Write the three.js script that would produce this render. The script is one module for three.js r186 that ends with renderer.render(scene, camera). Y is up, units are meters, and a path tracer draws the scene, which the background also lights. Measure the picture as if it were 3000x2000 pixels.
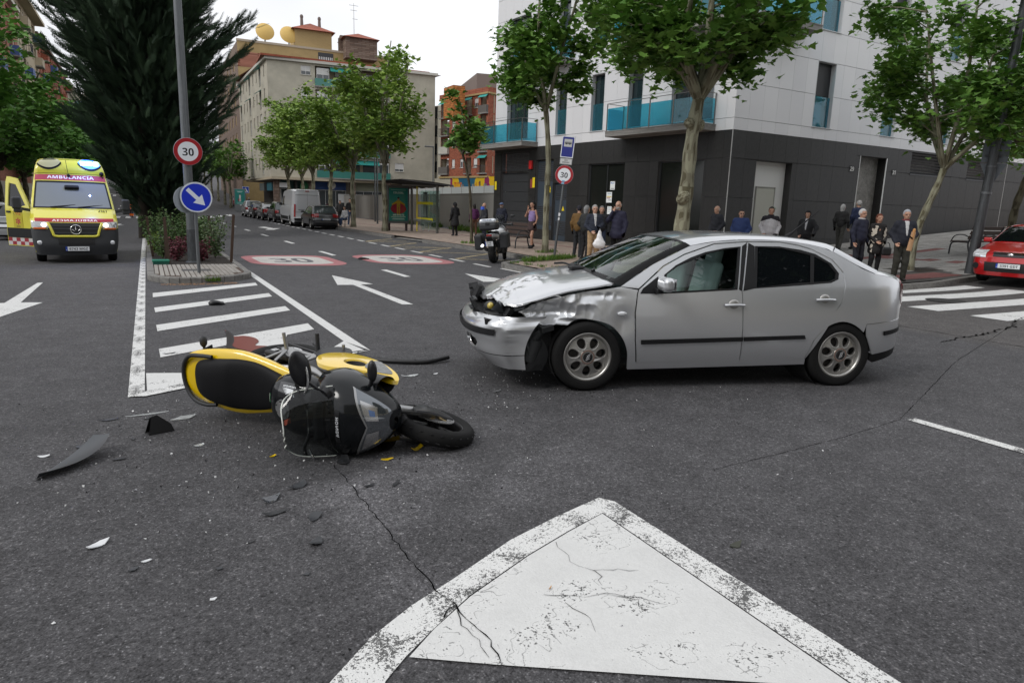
import*as THREE from 'three';
import{mergeGeometries}from 'three/addons/utils/BufferGeometryUtils.js';
import{RoundedBoxGeometry}from 'three/addons/geometries/RoundedBoxGeometry.js';
import{FontLoader}from 'three/addons/loaders/FontLoader.js';
import{TextGeometry}from 'three/addons/geometries/TextGeometry.js';

// ---------------------------------------------------------------- camera, sky, sun, exposure
const scene=new THREE.Scene();
const RAD=Math.PI / 180;
const camera=new THREE.PerspectiveCamera(53.13,1024 / 682,0.05,1500);
camera.rotation.set(-11.25*RAD,-28*RAD,1.8*RAD,'YXZ');
camera.position.set(0,1.67,0);
scene.add(camera);

const renderer=new THREE.WebGLRenderer({antialias:true});
renderer.toneMapping=THREE.LinearToneMapping;
renderer.toneMappingExposure=1.12;
renderer.shadowMap.enabled=true;

function rng(seed){let a=seed>>>0;return ()=>{a=(a + 0x6D2B79F5)|0;let t=Math.imul(a ^ (a>>>15),1|a);t=(t + Math.imul(t ^ (t>>>7),61|t))^ t;return ((t ^ (t>>>14))>>>0)/ 4294967296;};}
function hash3(x,y,z){let h=Math.imul(x,374761393) + Math.imul(y,668265263) + Math.imul(z,1274126177);h=Math.imul(h ^ (h>>>13),1274126177);return ((h ^ (h>>>16))>>>0)/ 4294967296;}
function noise3(x,y,z,px=0){// value noise, period px in x,y when given
  const xi=Math.floor(x),yi=Math.floor(y),zi=Math.floor(z),u=x - xi,v=y - yi,w=z - zi;
  const f=t=>t*t*(3 - 2*t),m=px?(a=>((a % px) + px)% px):(a=>a);
  const fu=f(u),fv=f(v),fw=f(w),x0=m(xi),x1=m(xi + 1),y0=m(yi),y1=m(yi + 1);
  const L=(a,b,t)=>a + (b - a)*t;
  return L(L(L(hash3(x0,y0,zi),hash3(x1,y0,zi),fu),L(hash3(x0,y1,zi),hash3(x1,y1,zi),fu),fv),
    L(L(hash3(x0,y0,zi + 1),hash3(x1,y0,zi + 1),fu),L(hash3(x0,y1,zi + 1),hash3(x1,y1,zi + 1),fu),fv),fw);
}
function fbm(x,y,z,o=4,px=0){let s=0,a=0.5,n=0;for (let i=0;i<o;i++){s +=a*noise3(x,y,z + i*17,px);n +=a;a*=0.5;x*=2;y*=2;z*=2;px*=2;}return s / n;}
const clamp=(x,a,b)=>Math.min(b,Math.max(a,x)),lerp=(a,b,t)=>a + (b - a)*t;
const sstep=(x,a,b)=>{const t=clamp((x - a)/ (b - a),0,1);return t*t*(3 - 2*t);};

{// overcast sky
  const W=1024,Hh=512,d=new Float32Array(W*Hh*4);
  for (let j=0;j<Hh;j++)for (let i=0;i<W;i++){
    const el=((j + 0.5)/ Hh - 0.5)*Math.PI,az=(i + 0.5)/ W*2*Math.PI;
    const cx=Math.cos(el)*Math.cos(az),cy=Math.sin(el),cz=Math.cos(el)*Math.sin(az);
    const k=1 / (Math.max(0,cy) + 0.25);
    const n=fbm(cx*k*1.5 + 9,cz*k*1.5 + 4,cy*1.2,5),n2=fbm(cx*k*0.6 + 3,cz*k*0.6 + 8,5,3);
    let L=0.89 + 0.5*(n - 0.5) + 0.34*(n2 - 0.5) + 0.12*Math.max(0,cy);
    if (cy<0)L*=1;
    const c=clamp((n - 0.46)*2.2,0,1),o=(j*W + i)*4;
    d[o]=L*lerp(0.965,1.0,c);d[o + 1]=L*lerp(0.985,1.0,c);d[o + 2]=L*lerp(1.03,1.01,c);d[o + 3]=1;
 }
  const sky=new THREE.DataTexture(d,W,Hh,THREE.RGBAFormat,THREE.FloatType);
  sky.mapping=THREE.EquirectangularReflectionMapping;sky.magFilter=THREE.LinearFilter;sky.minFilter=THREE.LinearFilter;sky.needsUpdate=true;
  scene.background=sky;scene.environment=sky;
}
const sun=new THREE.DirectionalLight(new THREE.Color(1,0.97,0.93),1.2);
sun.position.set(-42,40,-8);sun.target.position.set(4,0,-14);scene.add(sun,sun.target);
sun.castShadow=true;sun.shadow.radius=34;sun.shadow.mapSize.set(2048,2048);
Object.assign(sun.shadow.camera,{left:-60,right:60,top:60,bottom:-60,near:1,far:220});

// ---------------------------------------------------------------- helpers
const V3=(x,y,z)=>new THREE.Vector3(x,y,z);
const taken={};
function numbered(n){if (!(n in taken)){taken[n]=0;return n;}taken[n]++;return n + '_' + String(taken[n]).padStart(3,'0');}
function tag(o,label,category,group,kind){if (label)o.userData.label=label;if (category)o.userData.category=category;if (group)o.userData.group=group;if (kind)o.userData.kind=kind;return o;}
function thing(name,label,category,pos=[0,0,0],turn=0,group){
  const o=new THREE.Group();o.name=numbered(name);o.position.set(...pos);o.rotation.y=turn;scene.add(o);return tag(o,label,category,group);
}
function mesh(name,geo,mat,parent,kind){
  const m=new THREE.Mesh(Array.isArray(geo)?merge(geo):geo,mat);m.castShadow=m.receiveShadow=true;
  if (!parent||parent===scene){m.name=numbered(name);scene.add(m);}else{m.name=name;parent.add(m);}
  if (kind)m.userData.kind=kind;
  return m;
}
const struct=(name,geo,mat)=>mesh(name,geo,mat,scene,'structure');
function norm(g){// same attribute set for merging
  let n=g.index?g.toNonIndexed():g;
  if (!n.attributes.normal)n.computeVertexNormals();
  if (!n.attributes.uv)n.setAttribute('uv',new THREE.BufferAttribute(new Float32Array(n.attributes.position.count*2),2));
  for (const k of Object.keys(n.attributes))if (!['position','normal','uv'].includes(k))n.deleteAttribute(k);
  n.morphAttributes={};return n;
}
function merge(list){return list.length===1?list[0]:mergeGeometries(list.map(norm));}
const T=(g,x=0,y=0,z=0,rx=0,ry=0,rz=0,sx=1,sy=sx,sz=sx)=>g.applyMatrix4(new THREE.Matrix4().compose(V3(x,y,z),new THREE.Quaternion().setFromEuler(new THREE.Euler(rx,ry,rz,'YXZ')),V3(sx,sy,sz)));
const box=(w,h,d,x=0,y=0,z=0,rx=0,ry=0,rz=0)=>T(new THREE.BoxGeometry(w,h,d),x,y,z,rx,ry,rz);
const rbox=(w,h,d,r,x=0,y=0,z=0,rx=0,ry=0,rz=0,seg=2)=>T(new RoundedBoxGeometry(w,h,d,seg,Math.min(r,w / 2.01,h / 2.01,d / 2.01)),x,y,z,rx,ry,rz);
const sph=(r,x=0,y=0,z=0,sx=1,sy=1,sz=1,n=14)=>T(new THREE.SphereGeometry(r,n,Math.max(6,n*0.6|0)),x,y,z,0,0,0,sx,sy,sz);
function cyl(a,b,r0,r1=r0,n=10,open=false){// between two points
  const A=V3(...a),B=V3(...b),d=B.clone().sub(A),L=d.length();
  const g=new THREE.CylinderGeometry(r1,r0,L,n,1,open);g.translate(0,L / 2,0);
  g.applyQuaternion(new THREE.Quaternion().setFromUnitVectors(V3(0,1,0),d.normalize()));g.translate(A.x,A.y,A.z);return g;
}
function bar(a,b,w,h,up=[0,1,0]){// rectangular bar between two points
  const A=V3(...a),B=V3(...b),d=B.clone().sub(A),L=d.length();d.normalize();
  const X=d,Z=X.clone().cross(V3(...up)).normalize(),Yy=Z.clone().cross(X);
  const g=new THREE.BoxGeometry(L,h,w);g.applyMatrix4(new THREE.Matrix4().makeBasis(X,Yy,Z));g.translate((A.x + B.x)/ 2,(A.y + B.y)/ 2,(A.z + B.z)/ 2);return g;
}
function tube(pts,r,n=8,seg=0,closed=false){// round tube, r a number or f(t)
  const c=new THREE.CatmullRomCurve3(pts.map(p=>V3(...p)),closed,'centripetal'),m=seg||Math.max(4,pts.length*4);
  const g=new THREE.TubeGeometry(c,m,typeof r==='number'?r:1,n,closed);
  if (typeof r !=='number'){const p=g.attributes.position,nn=g.attributes.normal;for (let i=0;i<=m;i++){const q=c.getPointAt(i / m),rr=r(i / m);for (let j=0;j<=n;j++){const k=i*(n + 1) + j;p.setXYZ(k,q.x + nn.getX(k)*rr,q.y + nn.getY(k)*rr,q.z + nn.getZ(k)*rr);}}}
  return g;
}
const lathe=(pts,n=32)=>new THREE.LatheGeometry(pts.map(p=>new THREE.Vector2(p[0],p[1])),n);
function shapeOf(pts,holes=[]){const s=new THREE.Shape(pts.map(p=>new THREE.Vector2(p[0],p[1])));for (const h of holes)s.holes.push(new THREE.Path(h.map(p=>new THREE.Vector2(p[0],p[1]))));return s;}
const extrude=(pts,depth,bevel=0,holes=[],seg=2)=>new THREE.ExtrudeGeometry(shapeOf(pts,holes),{depth,bevelEnabled:bevel>0,bevelThickness:bevel,bevelSize:bevel,bevelOffset:-bevel,bevelSegments:seg,curveSegments:12});
function circle2(cx,cy,rx,ry=rx,n=24,a0=0,a1=2*Math.PI){const o=[];for (let i=0;i<n;i++){const a=a0 + (a1 - a0)*i / n;o.push([cx + rx*Math.cos(a),cy + ry*Math.sin(a)]);}return o;}
function spline2(pts,per=6,closed=false){// Catmull-Rom through 2-D points
  const c=new THREE.CatmullRomCurve3(pts.map(p=>V3(p[0],p[1],0)),closed,'centripetal'),n=(closed?pts.length:pts.length - 1)*per,o=[];
  for (let i=0;i<=n - (closed?1:0);i++){const t=i / n,p=c.getPoint(t);o.push([p.x,p.y]);}return o;
}
function interp(tab){return x=>{if (x<=tab[0][0])return tab[0][1];for (let i=1;i<tab.length;i++)if (x<=tab[i][0]){const [a,b]=tab[i - 1],[c,d]=tab[i];const t=(x - a)/ (c - a);return b + (d - b)*t;}return tab[tab.length - 1][1];};}
function sinterp(tab){// smooth (monotone-ish) interpolation
  const n=tab.length,m=[];for (let i=0;i<n;i++){const a=tab[Math.max(0,i - 1)],b=tab[Math.min(n - 1,i + 1)];m.push((b[1] - a[1])/ (b[0] - a[0]));}
  return x=>{if (x<=tab[0][0])return tab[0][1];if (x>=tab[n - 1][0])return tab[n - 1][1];let i=1;while (x>tab[i][0])i++;const [x0,y0]=tab[i - 1],[x1,y1]=tab[i],h=x1 - x0,t=(x - x0)/ h,t2=t*t,t3=t2*t;return (2*t3 - 3*t2 + 1)*y0 + (t3 - 2*t2 + t)*h*m[i - 1] + (-2*t3 + 3*t2)*y1 + (t3 - t2)*h*m[i];};
}
// polygon in 2-D, triangulated, refined to maxEdge, mapped to 3-D by fn(a,b) -> [x,y,z]; optional skirt pushes the rim back along the normal
function fillPoly(outer,holes,maxEdge,fn,opt={}){
  const dens=P=>{const o=[];for (let i=0;i<P.length;i++){const a=P[i],b=P[(i + 1)% P.length],L=Math.hypot(b[0] - a[0],b[1] - a[1]),n=Math.max(1,Math.ceil(L / maxEdge));for (let k=0;k<n;k++)o.push([a[0] + (b[0] - a[0])*k / n,a[1] + (b[1] - a[1])*k / n]);}return o;};
  let O=outer.map(p=>new THREE.Vector2(p[0],p[1]));if (THREE.ShapeUtils.isClockWise(O))O.reverse();
  let Hs=holes.map(h=>{let q=h.map(p=>new THREE.Vector2(p[0],p[1]));if (!THREE.ShapeUtils.isClockWise(q))q.reverse();return q;});
  const faces=THREE.ShapeUtils.triangulateShape(O,Hs),P=[...O,...Hs.flat()].map(p=>[p.x,p.y]);
  let tris=faces.map(f=>f.slice());const mid=new Map(),key=(a,b)=>a<b?a*1e6 + b:b*1e6 + a;
  const len=(a,b)=>Math.hypot(P[a][0] - P[b][0],P[a][1] - P[b][1]);
  for (let it=0;it<40;it++){
    let any=false;const out=[];
    for (const t of tris){
      let bi=0,bl=0;for (let i=0;i<3;i++){const l=len(t[i],t[(i + 1)% 3]);if (l>bl){bl=l;bi=i;}}
      if (bl<=maxEdge){out.push(t);continue;}
      any=true;const a=t[bi],b=t[(bi + 1)% 3],c=t[(bi + 2)% 3],k=key(a,b);let m=mid.get(k);
      if (m===undefined){m=P.length;P.push([(P[a][0] + P[b][0])/ 2,(P[a][1] + P[b][1])/ 2]);mid.set(k,m);}
      out.push([a,m,c],[m,b,c]);
   }
    tris=out;if (!any)break;
 }
  const flip=opt.flip,e=opt.eps||0.004,pos=[],nor=[],uv=[],idx=[];
  const nrm=(a,b)=>{const p=fn(a - e,b),q=fn(a + e,b),r=fn(a,b - e),s=fn(a,b + e);const ux=q[0] - p[0],uy=q[1] - p[1],uz=q[2] - p[2],vx=s[0] - r[0],vy=s[1] - r[1],vz=s[2] - r[2];let x=uy*vz - uz*vy,y=uz*vx - ux*vz,z=ux*vy - uy*vx;const l=Math.hypot(x,y,z)||1,k=(flip?-1:1)/ l;return [x*k,y*k,z*k];};
  for (const p of P){const q=fn(p[0],p[1]),n=nrm(p[0],p[1]);pos.push(...q);nor.push(...n);uv.push(opt.uvs?p[0]*opt.uvs[0] + (opt.uvs[2]||0):p[0],opt.uvs?p[1]*opt.uvs[1] + (opt.uvs[3]||0):p[1]);}
  for (const t of tris)flip?idx.push(t[0],t[2],t[1]):idx.push(...t);
  if (opt.skirt)for (const loop of [O,...Hs]){
    const D=dens(loop.map(p=>[p.x,p.y])),n0=pos.length / 3;
    for (const p of D){const q=fn(p[0],p[1]),n=nrm(p[0],p[1]);pos.push(...q,q[0] - n[0]*opt.skirt,q[1] - n[1]*opt.skirt,q[2] - n[2]*opt.skirt);nor.push(...n,...n);uv.push(...p,...p);}
    for (let i=0;i<D.length;i++){const a=n0 + 2*i,b=n0 + 2*((i + 1)% D.length);flip?idx.push(a,b,a + 1,b,b + 1,a + 1):idx.push(a,a + 1,b,b,a + 1,b + 1);}
 }
  const g=new THREE.BufferGeometry();g.setAttribute('position',new THREE.Float32BufferAttribute(pos,3));g.setAttribute('normal',new THREE.Float32BufferAttribute(nor,3));g.setAttribute('uv',new THREE.Float32BufferAttribute(uv,2));g.setIndex(idx);
  return g;
}
function gridSurf(nu,nv,fn,uvf){// fn(u,v in 0..1) -> [x,y,z]
  const pos=[],uv=[],idx=[];
  for (let j=0;j<=nv;j++)for (let i=0;i<=nu;i++){pos.push(...fn(i / nu,j / nv));uv.push(...(uvf?uvf(i / nu,j / nv):[i / nu,j / nv]));}
  for (let j=0;j<nv;j++)for (let i=0;i<nu;i++){const a=j*(nu + 1) + i;idx.push(a,a + 1,a + nu + 1,a + 1,a + nu + 2,a + nu + 1);}
  const g=new THREE.BufferGeometry();g.setAttribute('position',new THREE.Float32BufferAttribute(pos,3));g.setAttribute('uv',new THREE.Float32BufferAttribute(uv,2));g.setIndex(idx);g.computeVertexNormals();return g;
}
// signed-distance meshing (surface nets)
function sdfMesh(f,lo,hi,h){
  const nx=Math.ceil((hi[0] - lo[0])/ h) + 1,ny=Math.ceil((hi[1] - lo[1])/ h) + 1,nz=Math.ceil((hi[2] - lo[2])/ h) + 1,D=new Float32Array(nx*ny*nz);
  const I=(i,j,k)=>(k*ny + j)*nx + i;
  // coarse skip: evaluate every 3rd sample first, refine only near the surface
  const st=3;D.fill(9);
  for (let k=0;k<nz;k +=st)for (let j=0;j<ny;j +=st)for (let i=0;i<nx;i +=st){
    const ci=i + 1,cj=j + 1,ck=k + 1,d=f(lo[0] + ci*h,lo[1] + cj*h,lo[2] + ck*h);
    const far=Math.abs(d)>h*4.2;
    for (let c=k;c<Math.min(nz,k + st);c++)for (let b=j;b<Math.min(ny,j + st);b++)for (let a=i;a<Math.min(nx,i + st);a++)D[I(a,b,c)]=far?d:f(lo[0] + a*h,lo[1] + b*h,lo[2] + c*h);
 }
  const vi=new Int32Array(nx*ny*nz).fill(-1),pos=[],idx=[];
  for (let k=0;k<nz - 1;k++)for (let j=0;j<ny - 1;j++)for (let i=0;i<nx - 1;i++){
    let m=0;const v=[D[I(i,j,k)],D[I(i + 1,j,k)],D[I(i,j + 1,k)],D[I(i + 1,j + 1,k)],D[I(i,j,k + 1)],D[I(i + 1,j,k + 1)],D[I(i,j + 1,k + 1)],D[I(i + 1,j + 1,k + 1)]];
    for (let q=0;q<8;q++)if (v[q]<0)m|=1<<q;
    if (m===0||m===255)continue;
    let sx=0,sy=0,sz=0,n=0;
    const E=(a,b)=>{if ((v[a]<0)!==(v[b]<0)){const t=v[a] / (v[a] - v[b]);sx +=(a&1) + t*((b&1)- (a&1));sy +=((a>>1)&1) + t*(((b>>1)&1)- ((a>>1)&1));sz +=(a>>2) + t*((b>>2)- (a>>2));n++;}};
    E(0,1);E(2,3);E(4,5);E(6,7);E(0,2);E(1,3);E(4,6);E(5,7);E(0,4);E(1,5);E(2,6);E(3,7);
    vi[I(i,j,k)]=pos.length / 3;pos.push(lo[0] + (i + sx / n)*h,lo[1] + (j + sy / n)*h,lo[2] + (k + sz / n)*h);
 }
  const quad=(a,b,c,d,fl)=>{if (a<0||b<0||c<0||d<0)return;fl?idx.push(a,c,b,a,d,c):idx.push(a,b,c,a,c,d);};
  for (let k=1;k<nz - 1;k++)for (let j=1;j<ny - 1;j++)for (let i=1;i<nx - 1;i++){
    const s=D[I(i,j,k)]<0;
    if (s !==(D[I(i + 1,j,k)]<0))quad(vi[I(i,j - 1,k - 1)],vi[I(i,j,k - 1)],vi[I(i,j,k)],vi[I(i,j - 1,k)],!s);
    if (s !==(D[I(i,j + 1,k)]<0))quad(vi[I(i - 1,j,k - 1)],vi[I(i - 1,j,k)],vi[I(i,j,k)],vi[I(i,j,k - 1)],!s);
    if (s !==(D[I(i,j,k + 1)]<0))quad(vi[I(i - 1,j - 1,k)],vi[I(i,j - 1,k)],vi[I(i,j,k)],vi[I(i - 1,j,k)],!s);
 }
  const g=new THREE.BufferGeometry();g.setAttribute('position',new THREE.Float32BufferAttribute(pos,3));g.setIndex(idx);g.computeVertexNormals();
  const uv=new Float32Array(pos.length / 3*2);for (let i=0;i<uv.length / 2;i++){uv[2*i]=pos[3*i] + pos[3*i + 2];uv[2*i + 1]=pos[3*i + 1];}g.setAttribute('uv',new THREE.BufferAttribute(uv,2));
  return g;
}
const smin=(a,b,k)=>{const h=Math.max(k - Math.abs(a - b),0)/ k;return Math.min(a,b)- h*h*k*0.25;};
function cap(a,b,ra,rb){// tapered capsule distance function
  const bx=b[0] - a[0],by=b[1] - a[1],bz=b[2] - a[2],L=bx*bx + by*by + bz*bz||1e-9;
  return (x,y,z)=>{const px=x - a[0],py=y - a[1],pz=z - a[2],t=clamp((px*bx + py*by + pz*bz)/ L,0,1);return Math.hypot(px - bx*t,py - by*t,pz - bz*t)- (ra + (rb - ra)*t);};
}
const ell=(c,r)=>(x,y,z)=>{const a=(x - c[0])/ r[0],b=(y - c[1])/ r[1],d=(z - c[2])/ r[2],k=Math.hypot(a,b,d);return (k - 1)*Math.min(r[0],r[1],r[2]);};
const union=(list,k)=>(x,y,z)=>{let d=9;for (const f of list)d=d>8?f(x,y,z):smin(d,f(x,y,z),k);return d;};

// textures: canvases for lettering, data for grain
function canvasTex(w,h,draw){const c=document.createElement('canvas');c.width=w;c.height=h;draw(c.getContext('2d'),w,h);const t=new THREE.CanvasTexture(c);t.colorSpace=THREE.SRGBColorSpace;t.anisotropy=8;return t;}
function dataTex(n,fn,srgb=true){const d=new Uint8Array(n*n*4);for (let j=0;j<n;j++)for (let i=0;i<n;i++){const c=fn(i / n,j / n,i,j),o=(j*n + i)*4;d[o]=clamp(c[0],0,1)*255;d[o + 1]=clamp(c[1],0,1)*255;d[o + 2]=clamp(c[2],0,1)*255;d[o + 3]=255;}const t=new THREE.DataTexture(d,n,n);t.wrapS=t.wrapT=THREE.RepeatWrapping;t.magFilter=THREE.LinearFilter;t.minFilter=THREE.LinearMipmapLinearFilter;t.generateMipmaps=true;if (srgb)t.colorSpace=THREE.SRGBColorSpace;t.needsUpdate=true;return t;}
const rep=(t,x,y=x)=>{const c=t.clone();c.repeat.set(x,y);c.needsUpdate=true;return c;};
const lin=(r,g,b)=>new THREE.Color().setRGB(r,g,b);
const std=(c,rough=0.7,o={})=>new THREE.MeshStandardMaterial({color:Array.isArray(c)?lin(...c):new THREE.Color(c),roughness:rough,...o});
const phys=(c,o)=>new THREE.MeshPhysicalMaterial({color:Array.isArray(c)?lin(...c):new THREE.Color(c),...o});

// ---------------------------------------------------------------- terrain
function hgt(x,z){
  const d=Math.max(0,-z),a=0.0125 - 0.0095*sstep(x,2,10);let y=-a*Math.min(d,75);
  if (d>75)y +=0.00042*(Math.min(d,140)- 75)**2 + (d>140?0.0546*(d - 140):0);
  const r=x<16?0:x<23?0.076*(x - 16)**2 / 14:0.266 + 0.076*(x - 23);
  return y + Math.min(r,4)*sstep(z,-26,-18);
}
const KERB=0.14;
// ---------------------------------------------------------------- ground materials
const R1=rng(11);
const asphaltTex=dataTex(1280,(u,v,i,j)=>{
  const g=hash3(i,j,1),g2=hash3(i>>1,j>>1,2),n1=noise3(u*420,v*420,3,420),n2=noise3(u*170,v*170,5,170),n3=noise3(u*20,v*20,7,20);
  let s=0.285 + 0.10*(g - 0.5) + 0.08*(g2 - 0.5) + 0.15*(n1 - 0.5) + 0.10*(n2 - 0.5) + 0.05*(n3 - 0.5);
  if (n1>0.86)s +=(n1 - 0.86)*2.0*(0.4 + g2);if (n1<0.16)s -=(0.16 - n1)*0.9;
  const w=n2>0.92?0.10:0;
  return [s + w + 0.004,s + w*0.95,s + w*0.9 + 0.006];
});
const asphaltBump=dataTex(512,(u,v,i,j)=>{const s=0.5 + 0.5*(noise3(u*165,v*165,3,165)- 0.5) + 0.35*(hash3(i,j,4)- 0.5);return [s,s,s];},false);
const M={};
M.asphalt=std([0.76,0.76,0.77],0.88,{map:rep(asphaltTex,1 / 2.9),bumpMap:rep(asphaltBump,1 / 1.17),bumpScale:0.005,vertexColors:true});
function paintTex(wear,base,seed){
  return dataTex(640,(u,v,i,j)=>{
    const n1=fbm(u*90,v*90,seed,2,90),n2=fbm(u*9,v*9,seed + 3,2,9),n3=noise3(u*300,v*300,seed + 9,300),g=hash3(i,j,seed);
    const lines=Math.abs(noise3(u*34,v*34,seed + 20,34)- 0.5),k=n1*0.55 + n3*0.45 + (n2 - 0.5)*0.55;
    const bare=clamp((k - (1 - wear))*14,0,1),cr=wear>0.2&&lines<0.012?0.5:0,b=Math.max(bare,cr*(n2>0.5?1:0));
    const p=base + 0.05*(n2 - 0.5) + 0.04*(g - 0.5) + 0.03*(n1 - 0.5),a=0.33 + 0.12*(g - 0.5);
    const L=lerp(p,a,b);return [L,L,L*0.99];
 });
}
const paintA=paintTex(0.22,0.79,31),paintB=paintTex(0.44,0.83,57);
M.paint=std([1,1,1],0.75,{map:rep(paintA,1 / 1.6),bumpMap:rep(asphaltBump,1 / 1.17),bumpScale:0.002});
M.paintWorn=std([1,1,1],0.8,{map:rep(paintB,1 / 0.9),bumpMap:rep(asphaltBump,1 / 1.17),bumpScale:0.003});
M.paintYellow=std([0.82,0.66,0.36],0.8,{map:rep(paintB,1 / 1.1)});
const concTex=dataTex(512,(u,v,i,j)=>{const n=fbm(u*12,v*12,2,5,12),g=hash3(i,j,8),s=0.72 + 0.22*(n - 0.5) + 0.10*(g - 0.5)- (fbm(u*40,v*40,5,2,40)>0.68?0.09:0);return [s,s,s];});
M.kerb=std([0.36,0.345,0.32],0.9,{map:rep(concTex,1.2),bumpMap:rep(concTex,1.2),bumpScale:0.006});
M.pave=std([0.62,0.475,0.38],0.88,{map:rep(concTex,0.35)});
M.paveGrey=[0,1,2,3].map(i=>std([0.47 + 0.035*i,0.455 + 0.035*i,0.43 + 0.035*i],0.88,{map:rep(concTex,0.9 + 0.13*i)}));
M.paveBed=std([0.13,0.12,0.11],0.95,{map:rep(concTex,0.8)});
M.tactile=std([0.34,0.12,0.11],0.85,{map:rep(concTex,0.7)});
M.tileCream=[0,1,2].map(i=>std([0.56 + 0.04*i,0.52 + 0.04*i,0.46 + 0.04*i],0.85,{map:rep(concTex,3.1 + i)}));
M.soil=std([0.045,0.032,0.022],1,{map:rep(concTex,1.4),bumpMap:rep(concTex,2.2),bumpScale:0.03});
M.crack=std([0.05,0.046,0.042],1);

// ---------------------------------------------------------------- road: one sheet to the horizon
{
  const xs=[],zs=[],add=(A,a,b,s)=>{for (let v=a;v<b - 1e-6;v +=s)A.push(v);};
  add(xs,-600,-60,60);add(xs,-60,-8,2);add(xs,-8,10,0.12);add(xs,10,30,0.5);add(xs,30,60,2);add(xs,60,660,60);
  add(zs,-1000,-150,25);add(zs,-150,-60,2.5);add(zs,-60,-22,1);add(zs,-22,-13,0.4);add(zs,-13,3,0.12);add(zs,3,20,1);add(zs,20,120,10);
  const pos=[],uv=[],col=[],idx=[],nx=xs.length;
  for (const z of zs)for (const x of xs){
    pos.push(x,hgt(x,z),z);uv.push(x,z);
    const n=fbm(x*0.35 + 40,z*0.35 + 90,1,4),n2=fbm(x*2.6 + 11,z*2.6 + 70,3,3);
    let c=1 + 0.30*(n - 0.5) + 0.22*(n2 - 0.5);
    // pale dusty scuffed film around the crack under the motorcycle, and the older browner surfacing of the side street
    const dz=Math.hypot((x - 1.55)/ 1.15,(z + 4.0)/ 0.75),dust=clamp(1.25 - dz,0,1)*clamp((n2 - 0.34)*3.4,0,1);
    const dz2=Math.hypot((x - 0.98)/ 0.16,(z + 3.3)/ 1.0),dust2=clamp(1.3 - dz2,0,1)*clamp((n2 - 0.3)*3,0,1);
    c +=0.75*dust + 0.5*dust2;
    const oz=Math.hypot((x - 1.2)/ 0.62,(z + 4.58)/ 0.2),oil=clamp(1.5 - oz,0,1)*clamp((n2 - 0.25)*3,0,1);c*=1 - 0.55*oil;// oil soaked in under the fairing
    const old=x>10.5 + 0.3*(n - .5)&&z>-11?1:0;
    col.push(c*(1 + 0.20*old),c*(1 + 0.14*old),c*(1 + 0.05*old));
 }
  for (let j=0;j<zs.length - 1;j++)for (let i=0;i<nx - 1;i++){const a=j*nx + i;idx.push(a,a + nx,a + 1,a + 1,a + nx,a + nx + 1);}
  const g=new THREE.BufferGeometry();g.setAttribute('position',new THREE.Float32BufferAttribute(pos,3));g.setAttribute('uv',new THREE.Float32BufferAttribute(uv,2));g.setAttribute('color',new THREE.Float32BufferAttribute(col,3));g.setIndex(idx);g.computeVertexNormals();
  var road=new THREE.Group();road.name='road';road.userData.kind='structure';scene.add(road);
  mesh('asphalt_surface',g,M.asphalt,road);
}
const groundFn=lift=>(x,z)=>[x,hgt(x,z) + lift,z];
function mark(name,poly,mat=M.paint,lift=0.006,edge=0.5,parent=road,uvs){return mesh(name,fillPoly(poly,[],edge,groundFn(lift),{flip:true,uvs}),mat,parent);}
const rect=(x0,z0,x1,z1)=>[[x0,z0],[x1,z0],[x1,z1],[x0,z1]];
// chevron island in front of the median
mark('edge_line',[[-0.42,-90],[-0.27,-90],[-0.13,-6.86],[-0.12,-6.62],[-0.26,-6.65]],M.paintWorn);
mark('edge_line',[[2.19,-60],[2.33,-60],[2.27,-7.9],[2.12,-8.58]],M.paint);
mark('edge_line',[[-0.255,-6.648],[-0.12,-6.615],[2.27,-7.9],[1.64,-7.765],[0.25,-7.02],[-0.118,-6.80]],M.paintWorn,0.010);
mark('chevron_fill',[[-0.12,-7.57],[0.30,-7.42],[0.8,-7.25],[-0.11,-6.79]],M.paint);
mark('chevron_fill',[[2.115,-8.57],[1.62,-7.76],[2.2,-7.93]],M.paint,0.011);
mark('hatch_bar',[[-0.02,-14.64],[2.03,-16.13],[2.0,-15.57],[-0.02,-13.96]]);
mark('hatch_bar',[[-0.01,-12.52],[2.01,-14.08],[1.99,-13.53],[0,-11.97]]);
mark('hatch_bar',[[0,-10.67],[1.99,-12.1],[1.98,-11.57],[0.01,-10.13]]);
mark('hatch_bar',[[0.01,-8.84],[1.98,-10.15],[1.96,-9.61],[1.54,-9.29],[1.24,-8.0],[0.95,-7.7],[0.93,-8.93],[0.02,-8.33]]);
// big nose in the foreground
const bigOut=[[0.3,-1.98],[0.47,-2.19],[0.67,-2.38],[0.9,-2.53],[1.14,-2.65],[1.56,-2.88],[1.93,-3.02],[2.29,-3.135],[2.345,-3.05],[2.35,-1.28],[2.36,0.6],[2.19,0.6],[2.18,-1.37],[2.19,-2.95],[1.89,-2.84],[1.56,-2.7],[1.15,-2.49],[0.92,-2.33],[0.76,-2.21],[0.65,-2.11],[0.45,-1.8]];
mark('edge_line',bigOut,M.paintWorn,0.006,0.2);
mark('chevron_fill',[[0.77,-2.2],[0.92,-2.325],[1.15,-2.48],[1.56,-2.69],[1.89,-2.83],[2.18,-2.94],[2.17,-1.33],[1.79,-1.56],[1.06,-2.01]],M.paint,0.0075,0.2);
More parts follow.
